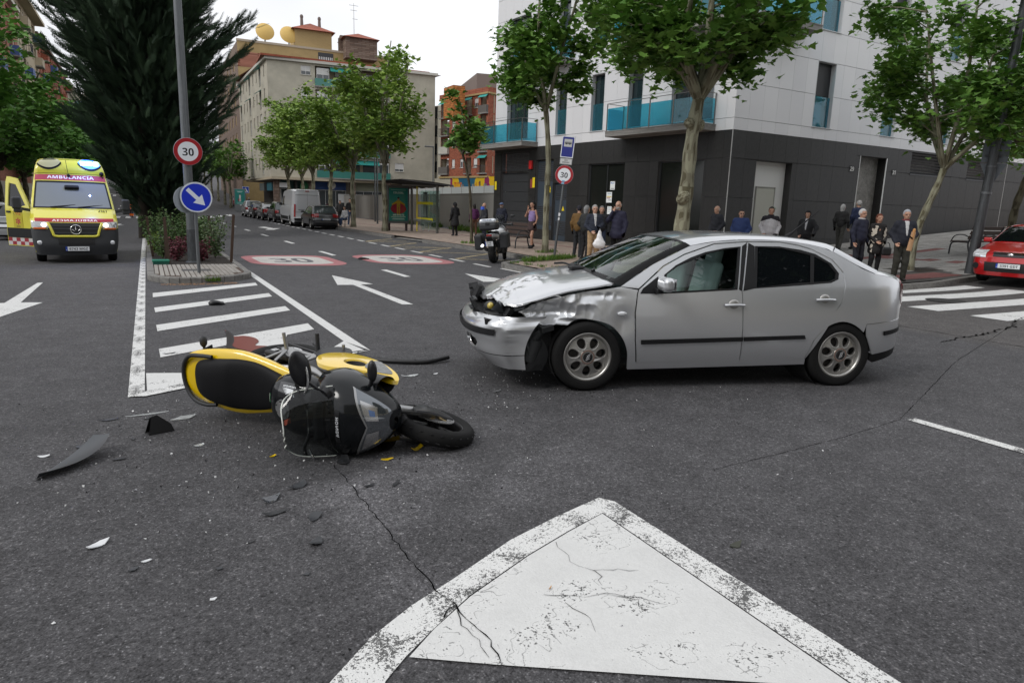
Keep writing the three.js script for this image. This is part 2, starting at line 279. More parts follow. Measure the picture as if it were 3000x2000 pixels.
// arrows, lane dashes
const arrow1=[[3.99,-17.25],[4.37,-14.95],[4.10,-15.0],[4.11,-11.55],[3.92,-11.61],[3.93,-14.98],[3.61,-15.1]];
mark('arrow_marking',arrow1);
mark('arrow_marking',[[7.15,-16.17],[7.57,-14.16],[7.31,-14.15],[7.28,-11.2],[7.08,-11.2],[7.07,-14.2],[6.8,-14.3]]);
mark('arrow_marking',[[-2.04,-17.15],[-2.13,-17.1],[-2.2,-13.8],[-2.42,-13.75],[-2.02,-12.05],[-1.66,-13.7],[-1.98,-13.8]]);
mark('arrow_marking',[[6.6,-50.2],[7.1,-50.5],[7.2,-47.2],[7.55,-46.6],[6.9,-45.2],[6.5,-45.9],[6.85,-47.2]]);
mark('arrow_marking',[[-2.4,-66],[-2.0,-66.2],[-2.05,-63],[-1.7,-62.6],[-2.15,-61],[-2.6,-62.6],[-2.3,-63]]);
for (const [z0,z1] of [[-18.07,-16.09],[-25.94,-23.72],[-33.39,-31.24],[-40.98,-38.6],[-48.54,-46],[-56.3,-53.8],[-64,-61.5],[-71.5,-69]])mark('lane_dash',rect(5.50,z0,5.66,z1));
for (let k=0;k<22;k++)mark('bay_dash',rect(8.47,-18.62 - 1.86*k,8.60,-17.52 - 1.86*k));
for (let k=0;k<14;k++)mark('lane_dash',rect(-3.6,-95 - 8*k,-3.46,-92.6 - 8*k));
mark('edge_line',rect(8.57,-17.0,8.70,-12.5));
mark('lane_dash',[[5.65,-3.37],[5.76,-3.36],[5.76,-1.2],[5.64,-1.2]],M.paintWorn);
{// yellow zigzag of the bus bay
  const zz=[[8.62,-30.47],[10.4,-32.27],[8.6,-30.5],[10.4,-28.8],[8.62,-27.0],[10.66,-25.5],[8.63,-23.6],[10.7,-22.2],[8.7,-20.4],[10.7,-18.9]];
  for (let i=0;i<zz.length - 1;i++){const [a,b]=zz[i],[c,d]=zz[i + 1],L=Math.hypot(c - a,d - b),nx=-(d - b)/ L*0.055,nz=(c - a)/ L*0.055;mark('zigzag_line',[[a + nx,b + nz],[c + nx,d + nz],[c - nx,d - nz],[a - nx,b - nz]],M.paintYellow,0.006 + 0.0012*(i % 2));}
  for (const z of [-30.5,-25.5])mark('zigzag_line',rect(8.65,z - 0.05,10.5,z + 0.05),M.paintYellow,0.0085);
}
for (const [z0,z1,x0,x1] of [[-10.06,-9.55,13.9,18.56],[-9.15,-8.55,13.55,18.72],[-8.03,-7.40,12.98,18.9],[-6.87,-6.22,12.98,18.9],[-5.7,-5.1,12.98,18.9],[-4.5,-3.9,12.98,18.9]])mark('crossing_bar',rect(x0,z0 - 0.03,x1,z1 - 0.06));
for (let k=0;k<6;k++)mark('crossing_bar',rect(2.9 + k*0.95,-84,3.4 + k*0.95,-79.5));
for (let k=0;k<5;k++)mark('crossing_bar',rect(-5.2 + k*1.0,-88.5,-4.7 + k*1.0,-84.6));
for (let k=0;k<7;k++)mark('crossing_bar',rect(-7.5 + k*1.0,-149.5,-7.0 + k*1.0,-145.5));
for (let k=0;k<7;k++)mark('crossing_bar',rect(-7.5 + k*1.0,-300,-7.0 + k*1.0,-292));
mark('stop_line',rect(-7.4,-90.4,-0.5,-90.0));mark('stop_line',rect(-7.4,-152,-0.5,-151.2));
{// red-ringed speed roundels
  const t=canvasTex(512,1024,(c,w,h)=>{
    c.fillStyle='#a3686a';c.fillRect(0,0,w,h);c.fillStyle='#b9b6b0';c.beginPath();c.roundRect(60,120,w - 120,h - 240,165);c.fill();
    c.fillStyle='#56565a';c.save();c.translate(w / 2,h / 2);c.scale(1,2.6);c.font='bold 215px sans-serif';c.textAlign='center';c.textBaseline='middle';c.fillText('30',0,8);c.restore();
    const r=rng(5);for (let i=0;i<9000;i++){c.fillStyle=r()<0.5?'rgba(70,70,72,0.35)':'rgba(120,110,110,0.25)';c.fillRect(r()*w,r()*h,1 + r()*3,1 + r()*6);}
 });
  const m=std([1,1,1],0.8,{map:t});
  for (const [cx,cz,hw,hl,sh] of [[3.93,-22.55,1.29,2.2,0.55],[7.08,-21.1,1.14,1.95,0.55]]){
    const rr=[],R=1.15,n=8;for (const [sx,sz,a0] of [[1,1,0],[-1,1,90],[-1,-1,180],[1,-1,270]])for (let i=0;i<=n;i++){const a=(a0 + 90*i / n)*RAD;rr.push([sx*(hw - 0.75) + 0.75*Math.cos(a),sz*(hl - R) + R*Math.sin(a)]);}
    const g=fillPoly(rr,[],0.4,(x,z)=>[cx + x,hgt(cx + x,cz + z + sh*x) + 0.006,cz + z + sh*x],{flip:true,uvs:[0.5 / hw,-0.5 / hl,0.5,0.5]});
    mesh('speed_roundel',g,m,road);
 }
}
// cracks and joints in the surface
function ribbon(pts,w,lift,seed=1,jag=0.02){
  const r=rng(seed),P=[];for (let i=0;i<pts.length - 1;i++){const [a,b]=pts[i],[c,d]=pts[i + 1],n=Math.max(2,Math.ceil(Math.hypot(c - a,d - b)/ 0.06));for (let k=0;k<n;k++)P.push([a + (c - a)*k / n + (r()- 0.5)*jag,b + (d - b)*k / n + (r()- 0.5)*jag,w*(0.3 + 1.2*r())]);}
  P.push([...pts[pts.length - 1],w*0.3]);const pos=[],idx=[];
  P.forEach(([x,z,ww],i)=>{const q=P[Math.min(P.length - 1,i + 1)],p=P[Math.max(0,i - 1)],L=Math.hypot(q[0] - p[0],q[1] - p[1])||1,nx=-(q[1] - p[1])/ L*ww / 2,nz=(q[0] - p[0])/ L*ww / 2;pos.push(x + nx,hgt(x,z) + lift,z + nz,x - nx,hgt(x,z) + lift,z - nz);if (i){const a=2*i;idx.push(a - 2,a - 1,a,a,a - 1,a + 1);}});
  const g=new THREE.BufferGeometry();g.setAttribute('position',new THREE.Float32BufferAttribute(pos,3));g.setIndex(idx);g.computeVertexNormals();const nn=g.attributes.normal;for (let i=0;i<nn.count;i++)nn.setXYZ(i,0,1,0);return g;
}
mesh('surface_crack',ribbon([[0.98,-4.3],[1.0,-3.7],[1.01,-3.17],[1.02,-2.81],[1.03,-2.6],[1.06,-2.44],[1.08,-2.28],[1.09,-2.16],[1.07,-2.02]],0.005,0.011,3),M.crack,road);
mesh('surface_crack',ribbon([[1.06,-2.44],[1.0,-2.40],[0.96,-2.36]],0.006,0.0112,4),M.crack,road);
mesh('surface_crack',ribbon([[1.06,-2.43],[1.03,-2.3],[1.05,-2.18],[1.04,-2.06]],0.003,0.0115,5,0.014),M.crack,road);
for (const [i,P] of [[[1.75,-2.75],[1.72,-2.55],[1.78,-2.42],[1.73,-2.3]],[[1.45,-2.35],[1.6,-2.25],[1.75,-2.22],[1.85,-2.12],[1.9,-2.05]],[[1.5,-2.25],[1.55,-2.1],[1.5,-2.02]],[[1.78,-2.42],[1.9,-2.4],[1.97,-2.34]],[[1.7,-2.26],[1.8,-2.14],[1.78,-2.05]]].entries())mesh('surface_crack',ribbon(P,0.0025,0.011,20 + i,0.03),M.crack,road);
mesh('surface_joint',ribbon([[3.3,-3.2],[4.6,-3.28],[5.6,-3.4],[8.5,-4.6],[12.6,-6.0]],0.004,0.004,8,0.012),M.crack,road);
mesh('surface_crack',ribbon([[9.7,-5.5],[11.2,-5.65],[12.4,-5.9],[13.3,-6.3],[14.4,-6.55]],0.022,0.0085,9,0.10),M.crack,road);
mesh('surface_joint',ribbon([[10.45,-1],[10.5,-4],[10.5,-8],[10.4,-11]],0.012,0.004,10),M.crack,road);
// spilled liquid beside the fallen motorcycle
M.spill=phys([0.16,0.032,0.02],{roughness:0.42,specularIntensity:0.5});
M.wet=phys([0.012,0.008,0.008],{roughness:0.3,specularIntensity:0.6});
tag(mesh('liquid_spill',fillPoly(spline2([[0.83,-9.92],[0.87,-9.53],[0.88,-9.36],[1.0,-9.37],[1.11,-9.19],[1.13,-8.9],[1.06,-8.65],[1.18,-8.56],[1.21,-8.42],[1.07,-8.03],[0.92,-8.05],[0.92,-8.36],[0.84,-8.52],[0.80,-8.75],[0.82,-9.2]],4,true),[],0.2,groundFn(0.0125),{flip:true}),M.spill),'red-brown liquid spilled over the white hatch bar beside the fallen motorcycle','spill');
tag(mesh('liquid_spill',fillPoly(spline2([[0.84,-9.9],[0.88,-9.4],[0.85,-9.0],[0.80,-8.7],[0.83,-8.5],[0.74,-8.62],[0.76,-8.95],[0.80,-9.4]],4,true),[],0.2,groundFn(0.0135),{flip:true}),M.wet),'thin dark wet streak along the edge of the red-brown spill','spill');
tag(mesh('liquid_spill',fillPoly(spline2([[1.35,-8.46],[1.45,-8.46],[1.49,-8.07],[1.41,-7.9],[1.24,-7.95]],4,true),[],0.2,groundFn(0.0125),{flip:true}),phys([0.05,0.045,0.02],{roughness:0.3,specularIntensity:0.6})),'small murky olive puddle behind the fallen motorcycle','spill');

// ---------------------------------------------------------------- kerbs, pavement, median
function stonesAlong(path,parent,w=0.16,h=KERB,len=0.95,name='kerb_stone',inward=1,mat=M.kerb,jit=4){
  // walks the 2-D path; one bevelled stone per piece, its outer face on the path
  const r=rng(77 + path.length);const bev=[[0,-0.06],[0,h - 0.02],[-0.02*inward,h],[-w*inward,h],[-w*inward,-0.06]];
  const out=[];let i=0,cur=path[0].slice();
  while (i<path.length - 1){
    const tgt=path[i + 1],L=Math.hypot(tgt[0] - cur[0],tgt[1] - cur[1]);const k=Math.max(1,Math.round(L / len)),n=L<len*0.6?1:k;
    for (let q=0;q<n;q++){const a=[cur[0] + (tgt[0] - cur[0])*q / n,cur[1] + (tgt[1] - cur[1])*q / n],b=[cur[0] + (tgt[0] - cur[0])*(q + 1)/ n,cur[1] + (tgt[1] - cur[1])*(q + 1)/ n];out.push([a,b]);}
    cur=tgt.slice();i++;
 }
  for (const [a,b] of out){
    const dx=b[0] - a[0],dz=b[1] - a[1],L=Math.hypot(dx,dz),g=0.008,pos=[],idx=[];
    const ux=dx / L,uz=dz / L,nx=uz,nz=-ux,dy=(r()- 0.5)*0.006;
    const sec=(t,yb)=>bev.map(([o,y])=>[a[0] + ux*t + nx*o,yb + y + (y>0?dy:0),a[1] + uz*t + nz*o]);
    const A=sec(g,hgt(...a)),B=sec(L - g,hgt(...b)),P=[...A,...B],tri=[];
    for (let k=0;k<4;k++)tri.push(k,k + 1,5 + k,k + 1,6 + k,5 + k);tri.push(0,4,3,0,3,2,0,2,1,5,8,9,5,7,8,5,6,7);
    for (const k of tri)pos.push(...P[k]);const uv=[];for (let k=0;k<pos.length / 3;k++)uv.push(pos[3*k]*0.7 + pos[3*k + 1] + r()*0,pos[3*k + 2]*0.7 + pos[3*k + 1]);
    const geo=new THREE.BufferGeometry();geo.setAttribute('position',new THREE.Float32BufferAttribute(pos,3));geo.setAttribute('uv',new THREE.Float32BufferAttribute(uv,2));geo.computeVertexNormals();
    mesh(name,geo,mat,parent);
 }
}
const pavement=new THREE.Group();pavement.name='pavement';pavement.userData.kind='structure';scene.add(pavement);
const arc=[];for (let i=0;i<=10;i++){const t=i / 10,a=[8.86,-14.2],b=[9.3,-10.4],c=[15.4,-10.12];arc.push([(1 - t)**2*a[0] + 2*t*(1 - t)*b[0] + t*t*c[0],(1 - t)**2*a[1] + 2*t*(1 - t)*b[1] + t*t*c[1]]);}
const kerbMain=[[10.05,-76],[10.1,-56],[10.5,-43.3],[10.72,-34.2],[10.76,-33]],kerbMain2=[[10.95,-29.2],[11.08,-23],[10.95,-20.6],[10.86,-19.3],[10.5,-18.5],[9.3,-17.55],[8.95,-17.3],[8.82,-16.9],[8.84,-15.3],...arc,[17.2,-10.28],[18.8,-10.55],[21.3,-10.8],[24,-10.95],[40,-11.6],[80,-13.2]];
stonesAlong(kerbMain,pavement);stonesAlong(kerbMain2,pavement);
{
  const inner=[...kerbMain.map(([x,z])=>[x + 0.16,z]),[10.95,-33],[11.15,-29.2],...kerbMain2.slice(1).map(([x,z],i,A)=>{const p=i?kerbMain2[i]:kerbMain2[0],q=kerbMain2[Math.min(kerbMain2.length - 1,i + 2)],L=Math.hypot(q[0] - p[0],q[1] - p[1]);return [x - (q[1] - p[1])/ L*-0.155,z + (q[0] - p[0])/ L*-0.155];})];
  const wallR=[[80,-24],[40,-20.1],[18.6,-19.0],[16.9,-35],[18,-46],[19.5,-76]];
  mesh('paving_surface',fillPoly([...inner,...wallR],[],1.2,groundFn(KERB - 0.004),{flip:true}),M.pave,pavement);
  mesh('dropped_kerb',fillPoly([[10.76,-33],[10.95,-33],[11.6,-32.2],[11.6,-30],[11.15,-29.2],[10.95,-29.2]],[],0.4,(x,z)=>[x,hgt(x,z) + 0.02 + (KERB - 0.018)*clamp((x - 10.76)/ 0.84,0,1),z],{flip:true}),M.kerb,pavement);
  // joints between the big slabs of the main pavement
  const rj=rng(5);const J=[];
  for (let z=-60;z<-14;z +=1.0)J.push(ribbon([[11.2,z],[17,z + 0.2]],0.012,KERB - 0.001,40 + z|0,0.004));
  mesh('slab_joints',merge(J),std([0.38,0.28,0.22],1),pavement,'stuff');
  mesh('red_band',fillPoly([[13.7,-60],[14.0,-60],[15.6,-22],[15.4,-17.6],[15.1,-17.6],[15.3,-22]],[],1,groundFn(KERB + 0.002),{flip:true}),std([0.46,0.27,0.23],0.9,{map:rep(concTex,0.6)}),pavement);
  // grey slabs of the side-street pavement, each its own piece where they can be told apart
  const cells=[];const tw=0.62,th=0.42;
  const inside=(x,z)=>z<-10.35 - Math.max(0,(x - 15))*0.06&&z>-19.0 - (x - 18.8)*0.0439 + 0.02&&x>15.2&&x<36&&!(x<19.6&&z>-11.65&&x>15.2);
  for (let j=0;j<24;j++)for (let i=0;i<36;i++){const x=15.2 + i*tw + (j % 2)*tw / 2,z=-19.2 + j*th;if (inside(x,z)&&inside(x + tw,z + th))cells.push([x,z]);}
  mesh('paving_bed',fillPoly([[15.1,-18.7],[18.6,-19.1],[37,-19.9],[37,-11.65],[15.1,-10.28]],[],0.8,groundFn(KERB - 0.001),{flip:true}),M.paveBed,pavement);
  const hole=(x,z)=>(Math.abs(x + tw / 2 - 19.9)<0.62&&Math.abs(z + th / 2 + 12.3)<0.5)||(Math.abs(x + tw / 2 - 21.2)<0.4&&Math.abs(z + th / 2 + 11.5)<0.3);
  cells.sort((a,b)=>Math.hypot(a[0],a[1])- Math.hypot(b[0],b[1]));const rest=[[],[],[],[]];const rr=rng(8);let n=0;
  for (const [x,z] of cells){
    if (hole(x,z))continue;
    const g=new THREE.BufferGeometry(),e=0.008,y=(a,b)=>hgt(a,b) + KERB,t=0.007 + rr()*0.004,p=[],C=[[x + e,z + e],[x + tw - e,z + e],[x + tw - e,z + th - e],[x + e,z + th - e]];
    const top=C.map(([a,b])=>[a,y(a,b) + t,b]),bot=C.map(([a,b])=>[a,y(a,b)- 0.002,b]);const q=(a,b,c,d)=>{p.push(...a,...c,...b,...a,...d,...c);};
    q(top[0],top[1],top[2],top[3]);for (let k=0;k<4;k++)q(top[k],bot[k],bot[(k + 1)% 4],top[(k + 1)% 4]);
    g.setAttribute('position',new THREE.Float32BufferAttribute(p,3));const uv=[];for (let k=0;k<p.length / 3;k++)uv.push(p[3*k],p[3*k + 2]);g.setAttribute('uv',new THREE.Float32BufferAttribute(uv,2));g.computeVertexNormals();
    const mi=(rr()*4)|0,red=(Math.abs((x - z*0.2)% 6.2)<0.3&&z<-12)||(Math.abs(z + 15.6)<0.21);
    if (n++ <295)mesh('paving_slab',g,red?M.tactile:M.paveGrey[mi],pavement);else rest[mi].push(g);
 }
  rest.forEach((l,i)=>{if (l.length)mesh('distant_paving_slabs',merge(l),M.paveGrey[i],pavement,'stuff');});
  for (let i=0;i<11;i++)for (let j=0;j<3;j++){// red tactile slabs of the dropped crossing
    const x=15.25 + i*0.4,z=-11.6 + j*0.4;if (z + 0.38>-10.42 - Math.max(0,x - 15)*0.09)continue;
    mesh('tactile_slab',fillPoly(rect(x + 0.005,z + 0.005,x + 0.395,z + 0.395),[],0.5,groundFn(KERB + 0.008),{flip:true,skirt:0.01}),M.tactile,pavement);
 }
  mesh('tree_pit',fillPoly(rect(19.3,-12.8,20.5,-11.8),[],0.5,groundFn(KERB + 0.003),{flip:true}),M.soil,pavement);
  mesh('manhole_cover',fillPoly(rect(20.8,-11.8,21.6,-11.2),[],0.5,groundFn(KERB + 0.006),{flip:true}),std([0.09,0.075,0.065],0.8,{map:rep(concTex,1.4)}),pavement);
}
mesh('manhole_cover',fillPoly(circle2(14.85,-8.42,0.42,0.36,28),[],0.2,groundFn(0.014),{flip:true}),std([0.05,0.047,0.045],0.7,{bumpMap:rep(concTex,6),bumpScale:0.02,map:rep(concTex,5)}),road);
// median
const median=new THREE.Group();median.name='median_strip';median.userData.kind='structure';scene.add(median);
{
  const front=spline2([[-0.11,-17.4],[-0.02,-16.95],[0.31,-16.42],[0.73,-16.3],[1.17,-16.36],[1.66,-16.68],[2.0,-17.12],[2.13,-17.6]],2);
  const loop=[[-0.2,-80],[-0.19,-60],[-0.17,-40],[-0.14,-25],...front,[2.17,-20.2],[2.18,-24.2],[2.19,-40],[2.2,-60],[2.2,-80]];
  stonesAlong(loop.slice(2,loop.length - 2).reverse(),median,0.15,0.13,0.8);
  const inn=[[-0.05,-80],[-0.03,-40],[0.01,-25],[0.04,-17.5],[0.12,-17.05],[0.36,-16.57],[0.73,-16.45],[1.13,-16.51],[1.58,-16.81],[1.87,-17.2],[1.98,-17.65],[2.02,-20.2],[2.04,-40],[2.05,-80]];
  mesh('planting_soil',fillPoly([[-0.05,-80],[-0.03,-40],[0.01,-25],[0.03,-20.15],[2.0,-20.15],[2.04,-40],[2.05,-80]],[],1,groundFn(0.115),{flip:true}),M.soil,median);
  mesh('tile_bed',fillPoly(inn.slice(3,11).concat([[2.02,-20.15],[0.03,-20.15]]),[],0.5,groundFn(0.105),{flip:true}),std([0.16,0.10,0.07],1,{map:rep(concTex,2)}),median);
  const P=inn.slice(3,12).concat([[0.03,-20.2]]),ins=(x,z)=>{let c=false;for (let i=0,j=P.length - 1;i<P.length;j=i++)if ((P[i][1]>z)!==(P[j][1]>z)&&x<(P[j][0] - P[i][0])*(z - P[i][1])/ (P[j][1] - P[i][1]) + P[i][0])c=!c;return c;};
  const r=rng(3);const tw=0.104,tl=0.52;let n=0;
  for (let i=0;i<19;i++)for (let j=0;j<8;j++){const x=0.04 + i*tw,z=-20.15 + j*tl;if (!ins(x + 0.02,z + tl - 0.02)||!ins(x + tw - 0.02,z + tl - 0.02)||!ins(x + tw / 2,z + 0.05))continue;if (x>0.62&&x<1.25&&z>-18.7&&z<-18.1)continue;
    mesh('tile',fillPoly(rect(x + 0.012,z + 0.009,x + tw - 0.012,z + tl - 0.009),[],0.6,groundFn(0.119 + r()*0.004),{flip:true,skirt:0.014}),M.tileCream[(r()*3)|0],median);}
  mesh('inspection_cover',fillPoly(rect(0.63,-18.62,1.27,-18.0),[],0.7,groundFn(0.122),{flip:true,skirt:0.01}),std([0.12,0.115,0.105],0.8,{map:rep(concTex,2)}),median);
}
// ---------------------------------------------------------------- buildings
const unitBox=new THREE.BoxGeometry(1,1,1);
function face(parent,ox,oy,oz,angle){// local x to the right seen from outside, y up, z outward; returns a placer
  const c=Math.cos(angle),s=Math.sin(angle);
  const at=(x,y,o)=>[ox + x*c + o*s,oy + y,oz - x*s + o*c];
  return{
    at,angle,parent,
    put(name,geo,mat,x,y,o,p=parent){const m=mesh(name,geo,mat,p);if (p===parent){m.position.set(...at(x,y,o));m.rotation.y=angle;}else m.position.set(x,y,o);return m;},
    box(name,mat,x0,x1,y0,y1,o0,o1,p=parent){const m=new THREE.Mesh(unitBox,mat);m.name=name;m.castShadow=m.receiveShadow=true;p.add(m);m.scale.set(x1 - x0,y1 - y0,o1 - o0);const X=(x0 + x1)/ 2,Yy=(y0 + y1)/ 2,O=(o0 + o1)/ 2;if (p===parent){m.position.set(...at(X,Yy,O));m.rotation.y=angle;}else m.position.set(X,Yy,O);return m;},
 };
}
function cutRects(r,holes){let L=[r];for (const h of holes){const N=[];for (const [a,b,c,d] of L){const [p,q,s,t]=h;if (p>=b||q<=a||s>=d||t<=c){N.push([a,b,c,d]);continue;}if (c<s)N.push([a,b,c,s]);if (t<d)N.push([a,b,t,d]);const lo=Math.max(c,s),hi=Math.min(d,t);if (a<p)N.push([a,p,lo,hi]);if (q<b)N.push([q,b,lo,hi]);}L=N;}return L.filter(q=>q[1] - q[0]>0.03&&q[3] - q[2]>0.03);}
// a framed opening: group part with frame, pane and sill
function windowPart(F,x0,x1,y0,y1,o,{frame=M.frameDark,glass=M.glassDark,sill=null,mull=1,fw=0.05,blind=0,blindMat=null,name='window'}={}){
  const w=x1 - x0,h=y1 - y0,G=[box(w,fw,0.06,0,h / 2 - fw / 2),box(w,fw,0.06,0,-h / 2 + fw / 2),box(fw,h - 2*fw,0.06,-w / 2 + fw / 2),box(fw,h - 2*fw,0.06,w / 2 - fw / 2)];
  for (let i=1;i<mull;i++)G.push(box(fw*0.8,h - 2*fw,0.055,-w / 2 + w*i / mull));
  const m=F.put(name,G,frame,(x0 + x1)/ 2,(y0 + y1)/ 2,o);
  const p=mesh('pane',box(w - 2*fw + 0.01,h - 2*fw + 0.01,0.012,0,0,-0.008),glass,m);
  if (blind)mesh('blind',box(w - 2*fw + 0.005,(h - 2*fw)*blind,0.03,0,(h / 2 - fw)- (h - 2*fw)*blind / 2,0.012),blindMat||M.blindWhite,m);
  if (sill)mesh('sill',box(w + 0.1,0.05,0.2,0,-h / 2 - 0.03,0.1),sill,m);
  return m;
}
M.frameDark=std([0.03,0.032,0.036],0.5);M.frameWhite=std([0.75,0.75,0.74],0.5);M.blindWhite=std([0.62,0.62,0.6],0.6);
M.glassDark=phys([0.02,0.035,0.04],{roughness:0.04,metalness:0,specularIntensity:1,clearcoat:1,clearcoatRoughness:0.02});
M.glassWin=phys([0.05,0.06,0.065],{roughness:0.06,clearcoat:1,clearcoatRoughness:0.03});
M.glassCyan=phys([0.28,0.70,0.80],{transmission:0.92,roughness:0.03,thickness:0,ior:1.5});
M.glassClear=phys([0.86,0.93,0.91],{transmission:1,roughness:0.02,thickness:0,ior:1.5});
M.panelWhite=[0,1,2].map(i=>std([0.70 + 0.022*i,0.70 + 0.022*i,0.715 + 0.02*i],0.42));
M.panelDark=[0,1,2].map(i=>std([0.044 + 0.004*i,0.043 + 0.004*i,0.042 + 0.004*i],0.5,{map:rep(concTex,1)}));
M.jointDark=std([0.10,0.10,0.10],0.9);M.reveal=std([0.55,0.56,0.57],0.55);
M.concrete=std([0.52,0.50,0.47],0.85,{map:rep(concTex,0.5)});M.railMetal=std([0.22,0.21,0.20],0.4,{metalness:0.8});
M.doorBlue=std([0.045,0.06,0.078],0.45);M.garage=std([0.035,0.037,0.04],0.5);M.louvre=std([0.05,0.053,0.058],0.5);
M.black=std([0.008,0.008,0.009],0.5);M.white=std([0.78,0.78,0.77],0.6);M.red=std([0.5,0.02,0.02],0.4);M.yellowSign=std([0.8,0.62,0.02],0.5);

{// ---- grey and white corner building
  const B=thing('corner_building','modern corner building with white panels, dark tiled ground floor and blue glass balconies','building',[18.82,0,-18.97]);
  const a1=Math.atan2(-0.11516814,-0.99334601);// left facade: local x = -s
  const FL=face(B,0,0,0,-Math.atan2(0.99334601,0.11516814)),FR=face(B,0,0,0,Math.atan2(0.04388194,0.99903672));
  const rowsD=[-0.3,0.70,2.21,3.62,4.60],rowsW=[4.60,5.02,6.24,7.48,8.57,9.80,11.03,12.1,13.3,14.6],pw=0.735;
  // openings as [x0,x1,y0,y1] in each facade's local x
  const oL=[],oR=[],f1=[5.02,7.48],f2=[8.57,11.03],f3=[12.1,14.6];
  const winL=[[12.75,14.7],[9.65,10.5],[7.05,7.93],[4.7,5.55],[1.0,3.1]],winR=[[4.28,5.4],[8.72,9.75],[13.1,14.05],[17.4,18.4]];
  for (const f of [f1,f2]){for (const [a,b] of winL)oL.push([-b,-a,...f]);for (const [a,b] of winR)oR.push([a,b,...f]);}
  const doorsL={garage:[-15.15,-12.55,-0.3,3.42],vent:[-15.15,-12.55,3.44,4.40],dbl:[-11.95,-10.5,-0.3,3.95],meter:[-10.43,-9.38,-0.3,2.81],shopA:[-7.87,-5.5,-0.3,3.63],shopB:[-3.54,-1.2,-0.3,3.6]};
  const doorsR={niche:[1.38,3.57,-0.3,3.6],entry:[7.62,9.5,-0.3,4.15],ventA:[11.3,14.0,3.6,4.52],ventB:[16,18.4,3.58,4.5]};
  oL.push(...Object.values(doorsL));oR.push(...Object.values(doorsR));
  const LW=15.8,RW=26,rr=rng(21);const spare=[];
  const clad=(F,x0,x1,holes)=>{
    const put=(rows,mats,name)=>{for (let r=0;r<rows.length - 1;r++)for (let i=0;x0 + i*pw<x1 - 0.01;i++)for (const q of cutRects([x0 + i*pw,Math.min(x1,x0 + (i + 1)*pw),rows[r],rows[r + 1]],holes)){
      const m=mats[(rr()*3)|0],vg=0.003,hg=0.008,far=rows[r]>9.7||q[0]>22;
      if (far){const g=T(new THREE.BoxGeometry(1,1,1),...F.at((q[0] + q[1])/ 2,(q[2] + q[3])/ 2,-0.015),0,F.angle,0,q[1] - q[0] - 2*vg,q[3] - q[2] - 2*hg,0.03);spare.push([name,m,g]);continue;}
      F.box(name,m,q[0] + vg,q[1] - vg,q[2] + hg,q[3] - hg,-0.03,(rr()- 0.5)*0.0016,B);}};
    put(rowsD,M.panelDark,'dark_panel');put(rowsW,M.panelWhite,'white_panel');
    const sh=shapeOf([[x0,-0.3],[x1,-0.3],[x1,14.6],[x0,14.6]],holes.map(([a,b,c,d])=>[[a,Math.max(c,-0.29)],[b,Math.max(c,-0.29)],[b,d],[a,d]]));
    F.put('backing_wall',T(new THREE.ExtrudeGeometry(sh,{depth:0.28,bevelEnabled:false}),0,0,-0.315),M.jointDark,0,0,0);
 };
  clad(FL,-LW,0,oL);clad(FR,0,RW,oR);
  for (const [n,idx] of [['dark_panel',0],['white_panel',1]]){const L=spare.filter(s=>s[0]===n);if (L.length){mesh(n==='dark_panel'?'distant_dark_panels':'upper_white_panels',merge(L.map(s=>s[2])),n==='dark_panel'?M.panelDark[1]:M.panelWhite[1],B,'stuff');}}
  // solid body behind
  const body=shapeOf([[-0.4,0.5],[25.9,-0.7],[25.9,-15],[-1.2,-15.2]].map(([x,z])=>[x,-z]));
  mesh('core',T(new THREE.ExtrudeGeometry(shapeOf([[0.45,0.42],[25.8,1.55],[25.8,15],[-1.3,15.25]]),{depth:14.5,bevelEnabled:false}),0,0,0,-Math.PI / 2),M.concrete,B);
  mesh('roof_slab',T(new THREE.ExtrudeGeometry(shapeOf([[0,0],[25.8,1.15],[25.8,15],[-1.8,15.7]]),{depth:0.3,bevelEnabled:false}),0,14.6,0,-Math.PI / 2),M.concrete,B);
  // windows with lined reveals
  const win=(F,x0,x1,y0,y1,o)=>{
    const w=windowPart(F,x0,x1,y0,y1,-0.24,{mull:x1 - x0>1.5?3:1,fw:0.06,blind:o.blind||0,blindMat:M.shutter});
    const W=x1 - x0,H=y1 - y0;mesh('reveal',[box(0.02,H,0.24,-W / 2 + 0.01,0,0.125),box(0.02,H,0.24,W / 2 - 0.01,0,0.125),box(W - 0.04,0.02,0.24,0,H / 2 - 0.01,0.125)],M.reveal,w);
    mesh('sill',box(W + 0.06,0.03,0.30,0,-H / 2 + 0.016,0.13),M.reveal,w);
    if (o.guard)mesh('glass_guard',box(W - 0.05,1.15,0.016,0,-H / 2 + 0.62,0.10),M.glassCyan,w);
 };
  M.shutter=std([0.02,0.021,0.024],0.5);
  for (const f of [f1,f2]){winL.forEach(([a,b],i)=>win(FL,-b,-a,...f,{guard:b - a<1,blind:[0,0,0,0.2,0][i]}));winR.forEach(([a,b],i)=>win(FR,a,b,...f,{guard:true,blind:[0.5,0.35,0.6,0.4][i]}));}
  // balconies
  function balcony(F,x0,x1,yb,depth,sides=[1,1]){
    const w=x1 - x0,m=F.put('balcony',[rbox(w,0.2,depth,0.01,0,0.1,depth / 2),box(w + 0.03,0.035,depth + 0.03,0,0.215,depth / 2)],M.concrete,(x0 + x1)/ 2,yb,0.002);
    const n=Math.max(2,Math.round(w / 1.15));
    for (let i=0;i<n;i++){const a=-w / 2 + 0.04 + (w - 0.08)*i / n,b=-w / 2 + 0.04 + (w - 0.08)*(i + 1)/ n;mesh('glass_panel',box(b - a - 0.06,0.86,0.014,(a + b)/ 2,0.70,depth - 0.05),M.glassCyan,m);}
